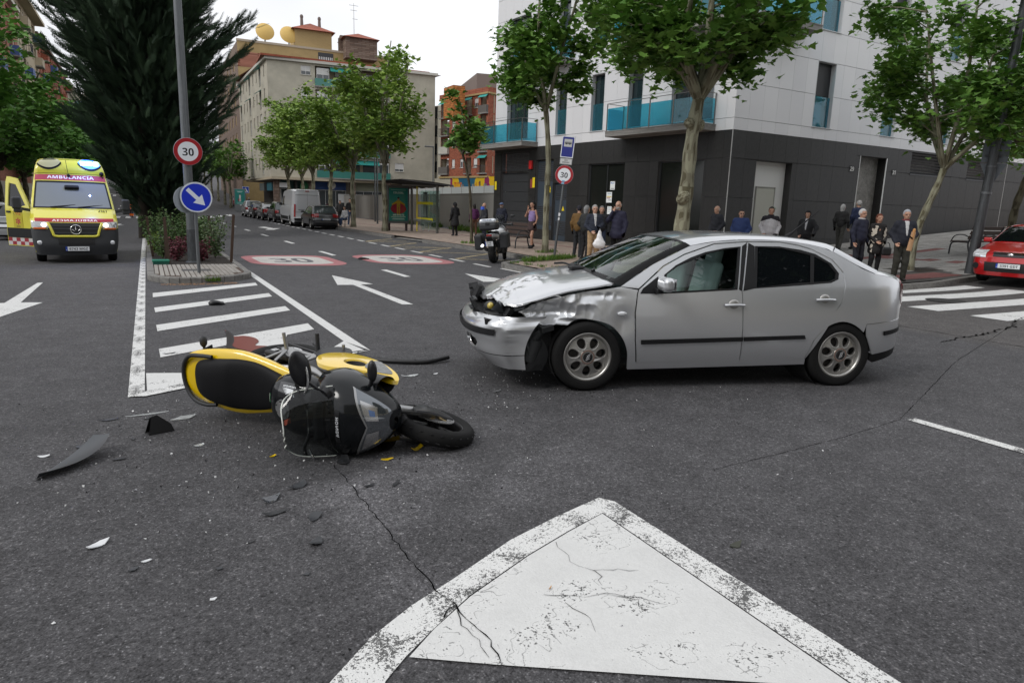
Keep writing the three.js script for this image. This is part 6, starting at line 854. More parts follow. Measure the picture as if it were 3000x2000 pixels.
  // yellow side panels with the oval opening, air scoops
  for (const s of [-1,1]){
    const fn=(x,y)=>[x,y,s*(0.262 - 0.22*(x - 0.98)**2*(x>0.98?1.6:0.7)- 0.35*(y - 0.62)**2)];const poly=spline2([[0.60,0.42],[0.70,0.36],[0.85,0.38],[1.02,0.42],[1.17,0.47],[1.30,0.53],[1.36,0.60],[1.30,0.64],[1.16,0.65],[1.02,0.68],[0.90,0.72],[0.76,0.70],[0.66,0.62],[0.60,0.52]],3,true),hole=circle2(0.97,0.565,0.105,0.062,22).map(([x,y])=>[x + (y - 0.565)*0.3,y]);
    mesh('side_panel',fillPoly(poly,[hole],0.035,fn,{flip:s<0,skirt:0.03}),M.bikeYellow,bk);mesh('panel_scuff',fillPoly(spline2([[1.06,0.44],[1.2,0.50],[1.28,0.56],[1.2,0.62],[1.09,0.61],[1.05,0.52]],3,true),[],0.04,(x,y)=>{const p=fn(x,y);return [p[0],p[1],p[2] + s*0.003];},{flip:s<0}),std([0.42,0.43,0.43],0.5,{map:rep(concTex,3)}),bk);mesh('panel_duct',T(new THREE.CylinderGeometry(0.11,0.08,0.12,22,1,true),0.97,0.565,s*0.19,Math.PI / 2,0,0,1,1,0.62),M.castAlu,bk);
    mesh('air_scoop',[T(new THREE.CylinderGeometry(0.075,0.05,0.22,20,1,true),1.22,0.66,s*0.20,0,0,-1.35,1,1,0.8)],M.bikeBlack2||(M.bikeBlack2=phys([0.01,0.01,0.012],{roughness:0.35,side:THREE.DoubleSide})),bk);
 }
  // frame, engine, swingarm, pegs
  mesh('engine',[rbox(0.42,0.34,0.34,0.05,0.66,0.42,0),rbox(0.22,0.24,0.30,0.04,0.86,0.56,0,0,0,0.5),T(new THREE.CylinderGeometry(0.13,0.13,0.06,24),0.60,0.38,-0.19,Math.PI / 2),T(new THREE.CylinderGeometry(0.12,0.12,0.06,24),0.66,0.38,0.19,Math.PI / 2),...Array.from({length:6},(_,i)=>box(0.2,0.008,0.33,0.88 - i*0.012,0.50 + i*0.03,0,0,0,0.5))],M.engine,bk);
  mesh('frame',[...[-1,1].flatMap(s=>[tube([[0.98,0.82,s*0.06],[0.8,0.70,s*0.16],[0.5,0.62,s*0.17],[0.40,0.42,s*0.15]],0.028,8),tube([[0.45,0.62,s*0.14],[0.1,0.70,s*0.12],[-0.3,0.76,s*0.08]],0.016,6),rbox(0.10,0.26,0.03,0.02,0.42,0.46,s*0.16,0,0,0.2)])],M.castAlu,bk);
  mesh('swingarm',[...[-1,1].map(s=>bar([0.42,0.40,s*0.14],[0.0,0.31,s*0.12],0.035,0.07)),box(0.08,0.06,0.26,0.36,0.39,0)],M.castAlu,bk);mesh('chain_guard',rbox(0.46,0.05,0.05,0.02,0.20,0.47,-0.13,0,0,0.06),M.darkPlastic,bk);mesh('chain',[bar([0.48,0.40,-0.15],[0.0,0.37,-0.15],0.012,0.014),bar([0.48,0.33,-0.15],[0.0,0.25,-0.15],0.012,0.014)],M.engine,bk);
  for (const s of [-1,1]){mesh('passenger_peg',[cyl([0.24,0.62,s*0.15],[0.20,0.46,s*0.19],0.012,0.012,8),cyl([0.14,0.64,s*0.15],[0.20,0.46,s*0.19],0.012,0.012,8),cyl([0.20,0.46,s*0.19],[0.18,0.46,s*(s<0?0.32:0.24)],0.015,0.013,10)],M.castAlu,bk);mesh('rider_peg',[cyl([0.42,0.36,s*0.17],[0.42,0.36,s*(s<0?0.33:0.24)],0.017,0.015,10),cyl([0.42,0.36,s*0.15],[0.42,0.36,s*0.18],0.03)],s<0?M.darkPlastic:M.castAlu,bk);}
  mesh('gear_lever',[cyl([0.46,0.33,-0.19],[0.62,0.30,-0.20],0.008),cyl([0.62,0.30,-0.20],[0.62,0.30,-0.26],0.012)],M.castAlu,bk);mesh('side_stand',[cyl([0.40,0.25,-0.14],[0.18,0.16,-0.16],0.014)],M.engine,bk);
  mesh('exhaust',[tube([[0.85,0.30,0.1],[0.55,0.20,0.12],[0.3,0.28,0.17],[-0.05,0.42,0.20]],0.025,10),cyl([-0.02,0.40,0.20],[-0.36,0.56,0.21],0.055,0.06,16)],M.discSteel,bk);mesh('heel_plate',fillPoly([[0.14,0.36],[0.34,0.44],[0.30,0.52],[0.22,0.50],[0.10,0.42]],[],0.2,(x,y)=>[x,y,-0.175],{flip:true,skirt:0.012}),M.castAlu,bk);
  // front end turned a little to its right
  const fe=new THREE.Group();fe.name='front_fork';bk.add(fe);fe.position.set(1.08,0.80,0);fe.rotation.set(-0.27,-0.16,0);const F0=(x,y,z)=>[x - 1.08,y - 0.80,z];
  mesh('fork_legs',[...[-1,1].flatMap(s=>[cyl(F0(1.02,1.0,s*0.095),F0(1.28,0.62,s*0.095),0.021,0.021,12)])],M.discSteel,fe);mesh('fork_sliders',[...[-1,1].flatMap(s=>[cyl(F0(1.26,0.66,s*0.095),F0(1.47,0.29,s*0.095),0.031,0.028,14),rbox(0.05,0.11,0.05,0.015,...F0(1.40,0.36,s*0.075))])],M.castAlu,fe);
 {const wg=motoWheel(fe,1.45 - 1.08,0.30 - 0.80,0.30,0.115,std([0.02,0.02,0.021],0.35,{metalness:0.5}));}
  mesh('mudguard',[gridSurf(10,14,(u,v)=>{const a=lerp(1.7,2.5,v),q=0.325;return F0(1.45 + q*Math.cos(a),0.30 + q*Math.sin(a)- 0.05*(2*u - 1)**2,(2*u - 1)*0.07);})],M.bikeBlack2,fe);mesh('mudguard_stay',[fillPoly([[0.30,-0.30],[0.36,-0.26],[0.46,-0.36],[0.56,-0.42],[0.50,-0.46],[0.40,-0.46],[0.30,-0.40]],[],0.06,(x,y)=>[x,y,-0.125 - 0.02*noise3(x*12,y*12,1)],{flip:true,skirt:0.012})],M.bikeBlack2,fe);mesh('brake_caliper',[rbox(0.07,0.12,0.05,0.015,0.28,-0.44,-0.10),rbox(0.07,0.12,0.05,0.015,0.28,-0.44,0.10)],M.engine,fe);
  // bars, levers, mirrors
  mesh('handlebar',[tube([[0.92,1.05,-0.36],[0.95,1.08,-0.22],[1.0,1.06,-0.08],[1.0,1.06,0.08],[0.96,1.07,0.18],[0.95,1.05,0.25]],0.012,8,24)],M.engine,bk);mesh('grip',cyl([0.92,1.05,-0.37],[0.945,1.075,-0.24],0.019,0.019,12),M.rubber,bk);mesh('switch_box',rbox(0.06,0.06,0.06,0.015,0.96,1.08,-0.20),M.darkPlastic,bk);mesh('clutch_lever',tube([[1.0,1.08,-0.20],[1.035,1.085,-0.25],[1.04,1.08,-0.32],[1.015,1.075,-0.40],[1.0,1.075,-0.42]],0.008,6,16),M.discSteel,bk);mesh('brake_lever',tube([[1.0,1.07,0.18],[1.03,1.07,0.23],[1.03,1.06,0.26]],0.008,6),M.discSteel,bk);
  mesh('mirror',[T(new THREE.SphereGeometry(0.1,20,14),1.0,1.10,-0.37,0.25,0.1,0.2,0.28,0.72,1.25),cyl([1.08,1.0,-0.20],[1.01,1.08,-0.30],0.010),T(new THREE.CylinderGeometry(0.05,0.06,0.03,16),1.09,1.0,-0.19,0.3,0,0)],M.bikeBlack2,bk);mesh('front_indicator',[T(new THREE.SphereGeometry(0.06,16,10),1.28,0.76,-0.31,0,0,0,0.55,0.5,1.25),cyl([1.26,0.76,-0.20],[1.28,0.76,-0.27],0.014)],M.bikeBlack2,bk);
  mesh('brake_hose',[tube([[0.98,1.06,0.1],[1.1,0.9,0.14],[1.26,0.7,0.13],[1.36,0.45,0.12]],0.006,5),tube([[0.98,1.06,-0.12],[1.05,0.98,-0.16],[1.15,0.8,-0.14]],0.006,5)],M.rubber,bk);
  motoWheel(bk,0,0.31,0.31,0.16,std([0.02,0.02,0.021],0.35,{metalness:0.5}));
}
{// ================================================================ police motorcycle on its stand in the bus bay
  const t=thing('police_motorcycle','white and black police motorcycle with top box and blue lamp in the bus bay','motorcycle',[9.25,hgt(9.3,-18.8),-18.72],51*RAD);const W=paint([0.72,0.73,0.75],{metalness:0,roughness:0.3});
  t.rotation.set(-0.10,51*RAD,0,'YXZ');
  motoWheel(t,0,0.33,0.33,0.19,M.engine);motoWheel(t,1.55,0.33,0.33,0.12,M.engine,true,0.25);
  mesh('engine',[rbox(0.5,0.4,0.42,0.06,0.72,0.45,0),T(new THREE.CylinderGeometry(0.13,0.13,0.5,20),0.8,0.4,0,Math.PI / 2),rbox(0.25,0.4,0.14,0.03,0.1,0.5,0)],M.engine,t);mesh('swingarm',[bar([0.55,0.42,0.12],[0,0.33,0.12],0.06,0.09)],M.engine,t);mesh('exhaust',[tube([[0.8,0.3,-0.1],[0.4,0.3,-0.2],[0.15,0.42,-0.24]],0.03),cyl([0.18,0.40,-0.24],[-0.25,0.55,-0.27],0.06,0.055,16)],M.discSteel,t);
  mesh('tail',loftX([{x:-0.35,y:0.83,hw:0.06,ht:0.05,hb:0.06},{x:-0.1,y:0.84,hw:0.13,ht:0.07,hb:0.1},{x:0.3,y:0.82,hw:0.15,ht:0.06,hb:0.12},{x:0.6,y:0.8,hw:0.12,ht:0.05,hb:0.1}],20),W,t);mesh('seat',loftX([{x:-0.1,y:0.9,hw:0.12,ht:0.06,hb:0.04},{x:0.15,y:0.9,hw:0.15,ht:0.05,hb:0.05},{x:0.35,y:0.84,hw:0.15,ht:0.05,hb:0.05},{x:0.62,y:0.84,hw:0.10,ht:0.05,hb:0.05}],18),M.seatVinyl,t);
  mesh('fuel_tank',loftX([{x:0.58,y:0.88,hw:0.1,ht:0.08,hb:0.1},{x:0.75,y:0.9,hw:0.2,ht:0.14,hb:0.16},{x:1.0,y:0.88,hw:0.22,ht:0.14,hb:0.2},{x:1.2,y:0.82,hw:0.14,ht:0.1,hb:0.16}],24),W,t);
  for (const s of [-1,1]){const sp=mesh('side_fairing',fillPoly([[0.7,0.62],[0.95,0.5],[1.3,0.55],[1.45,0.8],[1.2,0.95],[0.85,0.86]],[],0.1,(x,y)=>[x,y,s*(0.27 - 0.3*(x - 1.0)**2)],{flip:s<0,skirt:0.03}),W,t);mesh('colour_band',[fillPoly([[0.92,0.60],[1.2,0.62],[1.22,0.68],[0.92,0.66]],[],0.1,(x,y)=>[x,y,s*(0.274 - 0.3*(x - 1.0)**2)],{flip:s<0})],std([0.04,0.09,0.35],0.4),sp);mesh('colour_band',[fillPoly([[0.92,0.68],[1.1,0.70],[1.1,0.76],[0.92,0.74]],[],0.1,(x,y)=>[x,y,s*(0.274 - 0.3*(x - 1.0)**2)],{flip:s<0})],M.red,sp);
    const p=mesh('pannier',T(new RoundedBoxGeometry(0.46,0.46,0.24,4,0.06),-0.02,0.66,s*0.38,0,0,0.08),M.darkPlastic,t);mesh('pannier_lid',T(new RoundedBoxGeometry(0.44,0.42,0.04,3,0.02),-0.02,0.66,s*0.49,0,0,0.08),M.darkPlastic,p);}
 {const b=mesh('top_box',T(new RoundedBoxGeometry(0.46,0.22,0.54,4,0.08),-0.30,1.10,0),M.darkPlastic,t);mesh('box_lid',T(new RoundedBoxGeometry(0.45,0.15,0.52,4,0.07),-0.29,1.26,0),phys([0.62,0.65,0.68],{roughness:0.15,metalness:0.5,clearcoat:1}),b);mesh('latch',rbox(0.02,0.08,0.12,0.01,-0.53,1.18,0),M.black,b);mesh('box_lettering',T(new TextGeometry('POLICIA',{font:fontBold,size:0.05,depth:0.004,curveSegments:3}),-0.515,1.27,-0.14,0,-Math.PI / 2),std([0.1,0.12,0.2],0.5),b);}
  plate(t,'5168 MVZ',-0.46,0.60,0,-Math.PI / 2,0.3,0.24,true);mesh('tail_lamp',rbox(0.03,0.07,0.16,0.02,-0.40,0.84,0),M.redLens,t);mesh('rear_hugger',rbox(0.2,0.03,0.18,0.01,-0.42,0.74,0,0,0,-0.9),M.darkPlastic,t);
  mesh('lamp_mast',cyl([-0.1,1.0,-0.22],[-0.06,1.62,-0.22],0.015),M.engine,t);mesh('blue_lamp',T(new THREE.CylinderGeometry(0.06,0.065,0.09,16),-0.06,1.66,-0.22),phys([0.02,0.08,0.5],{roughness:0.15,clearcoat:1}),t);
  mesh('handlebar',[tube([[0.95,1.12,-0.42],[1.05,1.14,-0.2],[1.1,1.1,0],[1.05,1.14,0.2],[0.95,1.12,0.42]],0.015),cyl([0.95,1.12,-0.44],[0.99,1.13,-0.3],0.02),cyl([0.95,1.12,0.44],[0.99,1.13,0.3],0.02)],M.engine,t);for (const s of [-1,1]){mesh('hand_guard',rbox(0.05,0.09,0.2,0.02,1.06,1.12,s*0.36),M.darkPlastic,t);mesh('mirror',[cyl([1.05,1.15,s*0.3],[1.02,1.36,s*0.44],0.008),T(new THREE.SphereGeometry(0.07,12,8),1.02,1.38,s*0.46,0,0,0,0.3,0.7,1.1)],M.darkPlastic,t);}
  mesh('windscreen',gridSurf(10,8,(u,v)=>[1.32 - 0.26*v,1.08 + 0.36*v,(u - 0.5)*lerp(0.42,0.32,v) + 0]),M.smoke,t);mesh('nose',loftX([{x:1.15,y:0.98,hw:0.16,ht:0.12,hb:0.14},{x:1.35,y:0.98,hw:0.14,ht:0.12,hb:0.12},{x:1.45,y:0.95,hw:0.05,ht:0.05,hb:0.05}],18),W,t);
  mesh('front_fork',[-1,1].map(s=>cyl([1.25,0.95,s*0.1],[1.55,0.33,s*0.1],0.026,0.026,10)),M.engine,t);mesh('front_mudguard',gridSurf(6,10,(u,v)=>{const a=lerp(0.6,2.4,v);return [1.55 + 0.36*Math.cos(a),0.33 + 0.36*Math.sin(a),(u - 0.5)*0.15];}),W,t);
  mesh('side_stand',cyl([0.7,0.3,-0.16],[0.66,0.02,-0.34],0.014),M.engine,t);
}
// ---------------------------------------------------------------- ambulance and parked vehicles
{
  const A=thing('ambulance','yellow ambulance with red lettered bands, one blue lamp lit and a front door open','ambulance',[-1.80,hgt(-1.8,-23.5),-22.55],95*RAD);
  M.ambYellow=paint([0.66,0.60,0.035],{metalness:0,roughness:0.32});M.ambRed=std([0.45,0.03,0.05],0.4);M.ambDark=std([0.03,0.032,0.035],0.6);
  const sec=sinterp([[0.2,0.95],[0.6,1.02],[1.1,1.035],[1.5,1.01],[2.25,0.905],[2.45,0.87],[2.75,0.80],[2.95,0.74]]),w=(x,y)=>sec(y),fn=overSurf([[0.02,0.24,0.35,0.26],[-0.05,0.5,0.30,0.5],[-0.03,0.72,0.28,0.75],[0,0.95,0.28,0.98],[0.05,1.12,0.32,1.15],[0.16,1.24,0.42,1.24],[0.55,1.45,0.70,1.42],[0.68,1.51,0.82,1.50],[1.05,1.9,1.15,1.88],[1.36,2.25,1.44,2.22],[1.5,2.42,1.58,2.38],[1.52,2.48,1.6,2.42],[1.56,2.66,1.62,2.58],[1.75,2.85,1.78,2.70],[2.2,2.90,2.2,2.74],[5.9,2.9,5.9,2.74]],w,3.2),OP=(s0,s1,t0,t1,o,ns=6,nt=24)=>overPatch(fn,s0,s1,t0,t1,ns,nt,o);
  mesh('bumper',OP(0,3.0,-1,1,0,16,32),M.ambDark,A);mesh('bonnet',[OP(4.0,6.95,-1,1,0,14,32),OP(3.0,4.0,0.62,1,-0.002,4,8),OP(3.0,4.0,-1,-0.62,-0.002,4,8)],M.ambYellow,A);
  mesh('windscreen_surround',[OP(6.95,9.05,0.93,1,0,12,3),OP(6.95,9.05,-1,-0.93,0,12,3),OP(9.0,11,-1,1,0,8,28)],M.ambYellow,A);mesh('windscreen',OP(6.97,9.0,-0.93,0.93,0.002,12,24),phys([0.16,0.18,0.19],{roughness:0.03,metalness:0.25,clearcoat:1,clearcoatRoughness:0}),A);mesh('windscreen_edge',[OP(6.95,7.1,-0.94,0.94,0.006,2,20),OP(8.85,9.02,-0.94,0.94,0.006,2,20),OP(7,9,0.90,0.94,0.006,8,2),OP(7,9,-0.94,-0.90,0.006,8,2)],M.trim,A);
  mesh('sun_visor_pod',rbox(0.12,0.12,0.36,0.04,1.18,2.08,0,0,0,0.75),M.trim,A);
  mesh('roof_cap',[OP(11.02,14,-1,1,0.012,16,32),OP(14,15,-1,1,0.01,4,20)],M.ambYellow,A);mesh('cap_seam',OP(10.95,11.06,-0.98,0.98,0.004,2,28),std([0.25,0.22,0.03],0.6),A);
  // bands with lettering
  const word=(bg,txt,flip,pad)=>canvasTex(1024,128,(c,W,H)=>{c.fillStyle=bg;c.fillRect(0,0,W,H);c.fillStyle='#f0eeee';c.textAlign='center';c.textBaseline='middle';c.font='bold 92px sans-serif';c.translate(W / 2,H / 2 + 6);c.scale(flip?-pad:pad,1);c.fillText(txt,0,0);});
  mesh('upper_band',OP(9.12,10.2,-0.965,0.965,0.004,4,28),std([1,1,1],0.4,{map:word('#a93a4d','AMBULANCIA',false,1.12)}),A);
 {const g=OP(4.12,5.0,-0.90,0.90,0.004,5,40);mesh('bonnet_band',g,std([1,1,1],0.4,{map:word('#a81622','AMBULANCIA',true,0.98)}),A);}
  mesh('side_number',T(new TextGeometry('4361',{font:fontBold,size:0.075,depth:0.004,curveSegments:3}),0,0,0,0,Math.PI*-0.5,0).applyMatrix4(new THREE.Matrix4().makeTranslation(0.50,1.39,0.58)),M.trim,A);
  for (const s of [-1,1]){mesh('bonnet_vent',OP(6.25,6.55,s>0?0.42:-0.86,s>0?0.86:-0.42,0.008,2,8),M.trim,A);
    const h=mesh('headlight',OP(3.12,4.15,s>0?0.60:-0.97,s>0?0.97:-0.60,0.012,5,8),phys([0.42,0.43,0.44],{roughness:0.1,metalness:0.5,clearcoat:1}),A);const p=fn(3.6,s*0.70);mesh('lit_lamp',sph(0.07,p[0] - 0.02,p[1],p[2],0.5,0.9,1),std([1,0.9,0.75],0.3,{emissive:new THREE.Color(1,0.88,0.7),emissiveIntensity:2.2}),h);const q=fn(3.1,s*0.8);mesh('indicator',rbox(0.03,0.05,0.30,0.015,q[0] - 0.012,q[1] - 0.01,q[2],0,s*0.35,0),std([0.6,0.12,0.01],0.3),h);
    const l=new THREE.SpotLight(new THREE.Color(1,0.9,0.75),2.5,0,0.5,0.9);l.position.set(p[0] - 0.10,p[1],p[2]);l.target.position.set(p[0] - 6,0.2,p[2]);l.castShadow=true;A.add(l,l.target);
    const f=fn(1.35,s*0.84);mesh('fog_lamp',T(new THREE.SphereGeometry(0.06,14,10),f[0] - 0.005,f[1],f[2],0,0,0,0.4,1,1),M.clearLens,A);
    // roof lamps
    const eye=[];for (let i=0;i<24;i++){const a=i / 24*6.283;eye.push([12.55 + Math.sin(a)*0.85,s*0.60 + Math.cos(a)*0.34*(1 - 0.25*Math.abs(Math.sin(a)))]);}
    mesh('lamp_bezel',fillPoly(eye.map(([a,b])=>[12.5 + (a - 12.55)*1.12,s*0.60 + (b - s*0.60)*1.07]),[],0.12,(a,b)=>{const p=fn(a,b);return [p[0] - 0.022,p[1] + 0.006,p[2]];},{flip:true,skirt:0.02,eps:0.03}),M.trim,A);
    mesh('roof_lamp',fillPoly(eye.map(([a,b])=>[a + 0.1,b]),[],0.12,(a,b)=>{const p=fn(a,b);return [p[0] - 0.045,p[1] + 0.012,p[2]];},{flip:true,eps:0.03}),s<0?phys([0.40,0.38,0.20],{roughness:0.1,clearcoat:1,metalness:0.3}):phys([0.1,0.3,1],{roughness:0.1,clearcoat:1,emissive:new THREE.Color(0.10,0.30,1.0),emissiveIntensity:1.6}),A).userData.label=s<0?'unlit clear roof lamp':'roof lamp flashing blue';
    if (s>0){const P=fn(12.6,0.6);mesh('flash_tubes',[-0.16,0,0.16].flatMap(k=>[0,0.07].map(j=>rbox(0.02,0.045,0.13,0.015,P[0] - 0.085 + j*0.5,P[1] - 0.03 + j,P[2] + k))),std([1,1,1],0.3,{emissive:new THREE.Color(0.75,0.88,1),emissiveIntensity:6}),A);const l=new THREE.PointLight(new THREE.Color(0.12,0.28,1),4,0,2);l.position.set(P[0] - 0.75,P[1] + 0.35,P[2]);l.castShadow=true;A.add(l);}
    mesh('side_panel',fillPoly([[0.32,0.3],[0.28,0.75],[0.32,1.14],[0.42,1.235],[0.7,1.415],[0.82,1.495],[1.15,1.875],[1.44,2.215],[1.6,2.42],[1.62,2.58],[1.78,2.70],[5.9,2.74],[5.9,0.35],[5.2,0.35],[5.05,0.68],[4.7,0.8],[4.35,0.68],[4.2,0.35],[1.45,0.35],[1.35,0.65],[1.05,0.80],[0.75,0.65],[0.65,0.35]],s<0?[[[0.95,0.45],[1.9,0.45],[1.9,2.2],[1.5,2.2],[1.05,1.6],[0.95,1.4]]]:[[[1.0,1.5],[1.45,2.12],[1.9,2.15],[1.9,1.5]]],0.25,(x,y)=>[x,y,s*sec(y)],{flip:s<0,skirt:0.02}),M.ambYellow,A);
    const mr=mesh('mirror',[T(new RoundedBoxGeometry(0.14,0.34,0.22,4,0.06),0.78,1.62,s*(s<0?1.32:1.30)),bar([0.85,1.42,s*1.0],[0.8,1.48,s*1.30],0.06,0.08)],M.ambDark,A);mesh('mirror_housing_lower',T(new RoundedBoxGeometry(0.12,0.12,0.20,3,0.04),0.80,1.42,s*1.30),M.ambDark,mr);
    wheelParts(A,0.35,0.21,0.23,'eight',1.05,0.35,s*0.87,s);wheelParts(A,0.35,0.21,0.23,'eight',4.7,0.35,s*0.87,s);}
  // grille with star
 {const g=mesh('grille',OP(2.15,3.95,-0.57,0.57,0.010,10,24),M.black,A);for (const s0 of [2.45,2.95,3.4])mesh('grille_bar',OP(s0,s0 + 0.16,-0.54,0.54,0.028,2,24),M.ambDark,g);const U=[];for (let i=0;i<=24;i++){const a=i / 24,t=a<0.3?[-0.615 + 0.12*(1 - (0.3 - a)/ 0.3),lerp(4.0,2.2,a / 0.3)]:a>0.7?[0.615 - 0.12*(1 - (a - 0.7)/ 0.3),lerp(2.2,4.0,(a - 0.7)/ 0.3)]:[lerp(-0.495,0.495,(a - 0.3)/ 0.4),2.15];const p=fn(t[1],t[0]);U.push([p[0] - 0.015,p[1],p[2]]);}mesh('grille_surround',tube(U,0.035,8,60),M.ambYellow,A);
    const p=fn(2.95,0);mesh('star_badge',[T(new THREE.TorusGeometry(0.125,0.012,8,36),p[0] - 0.05,p[1],0,0,Math.PI / 2),...[90,210,330].map(a=>{const c=Math.cos(a*RAD),s=Math.sin(a*RAD);return T(new THREE.ConeGeometry(0.022,0.12,4),p[0] - 0.05,p[1] + s*0.06,c*0.06,(a===90?0:a===210?2.0944:-2.0944)*1,0,0);})],M.chrome,A);}
  mesh('lower_intake',OP(1.1,1.9,-0.42,0.42,0.006,4,16),M.black,A);{const p=fn(0.75,0);plate(A,'6743 MGZ',p[0] - 0.03,0.42,0,-Math.PI / 2,0,0.56);}
  mesh('wiper',[cyl([0.66,1.535,-0.55],[0.78,1.60,0.05],0.012),cyl([0.66,1.535,0.1],[0.80,1.60,0.72],0.012)],M.trim,A);mesh('aerial',[cyl([1.48,2.40,-0.05],[1.46,2.85,-0.09],0.006),sph(0.045,1.46,2.42,-0.05)],M.trim,A);mesh('camera_pod',[sph(0.06,1.50,2.50,0.78),cyl([1.50,2.36,0.80],[1.50,2.5,0.78],0.015)],M.trim,A);
  mesh('cab_interior',[box(0.3,0.3,1.7,1.05,1.4,0),box(0.5,1.0,0.5,1.8,1.2,0.45),box(0.5,1.0,0.5,1.8,1.2,-0.45),box(0.05,2.2,1.7,2.2,1.5,0),box(4.8,0.08,1.7,3.3,0.45,0)],M.cavity,A);
 {// open passenger door, hinged at its front edge
    const d=new THREE.Group();d.name='open_door';A.add(d);d.position.set(0.93,0,-1.0);d.rotation.y=38*RAD;// door plane: local x along the door, outer face -z before turning
    const pts=[[0.0,0.42],[0.02,1.45],[0.12,1.62],[0.58,2.28],[0.96,2.34],[1.0,2.2],[1.0,0.42]],win=[[0.20,1.55],[0.60,2.12],[0.88,2.16],[0.90,1.52],[0.6,1.47]];const f=z0=>(x,y)=>[x,y,z0 - 0.10*Math.max(0,y - 1.4)];
    mesh('door_skin',[fillPoly(pts,[win],0.2,(x,y)=>[x,y,-0.03 + 0.13*Math.max(0,y - 1.45)],{flip:true,skirt:0.05}),fillPoly(pts,[win],0.2,(x,y)=>[x,y,0.03 + 0.13*Math.max(0,y - 1.45)],{})],M.ambYellow,d);mesh('door_glass',fillPoly(win,[],0.3,(x,y)=>[x,y,0.0 + 0.13*Math.max(0,y - 1.45)],{}),M.tintGlass,d);const dz=y=>-0.034 + 0.13*Math.max(0,y - 1.45);
    mesh('black_band',box(0.96,0.27,0.006,0.5,0.78,-0.034),M.trim,d);const chk=canvasTex(128,64,(c,W,H)=>{for (let i=0;i<6;i++)for (let j=0;j<2;j++){c.fillStyle=(i + j)% 2?'#b9b6b4':'#8c1626';c.fillRect(i*W / 6,j*H / 2,W / 6 + 1,H / 2 + 1);}});mesh('chequer_band',T(new THREE.PlaneGeometry(0.96,0.2),0.5,0.54,-0.036,0,Math.PI),std([1,1,1],0.4,{map:chk}),d);
    const em=canvasTex(256,384,(c,W,H)=>{c.fillStyle='#b3a51d';c.fillRect(0,0,W,H);c.fillStyle='#a3202c';c.font='bold 92px sans-serif';c.textAlign='center';c.fillText('112',W / 2 + 14,92);c.strokeStyle='#2a2a2a';c.lineWidth=8;c.beginPath();c.arc(38,62,22,1.2,4.2);c.stroke();c.translate(W / 2,220);for (let i=0;i<6;i++){c.rotate(Math.PI / 3);c.fillRect(-14,-74,28,48);}c.beginPath();c.arc(0,0,46,0,7);c.fill();c.strokeStyle='#b3a51d';c.lineWidth=10;c.beginPath();c.arc(0,0,24,0.8,5.4);c.stroke();c.setTransform(1,0,0,1,0,0);c.fillStyle='#333';c.fillRect(80,318,96,8);c.fillRect(70,336,116,8);});mesh('door_emblem',T(new THREE.PlaneGeometry(0.36,0.50),0.52,1.14,-0.036,0,Math.PI),std([1,1,1],0.4,{map:em}),d);mesh('door_handle',rbox(0.16,0.05,0.03,0.012,0.86,1.36,-0.045),M.trim,d);
 }
}
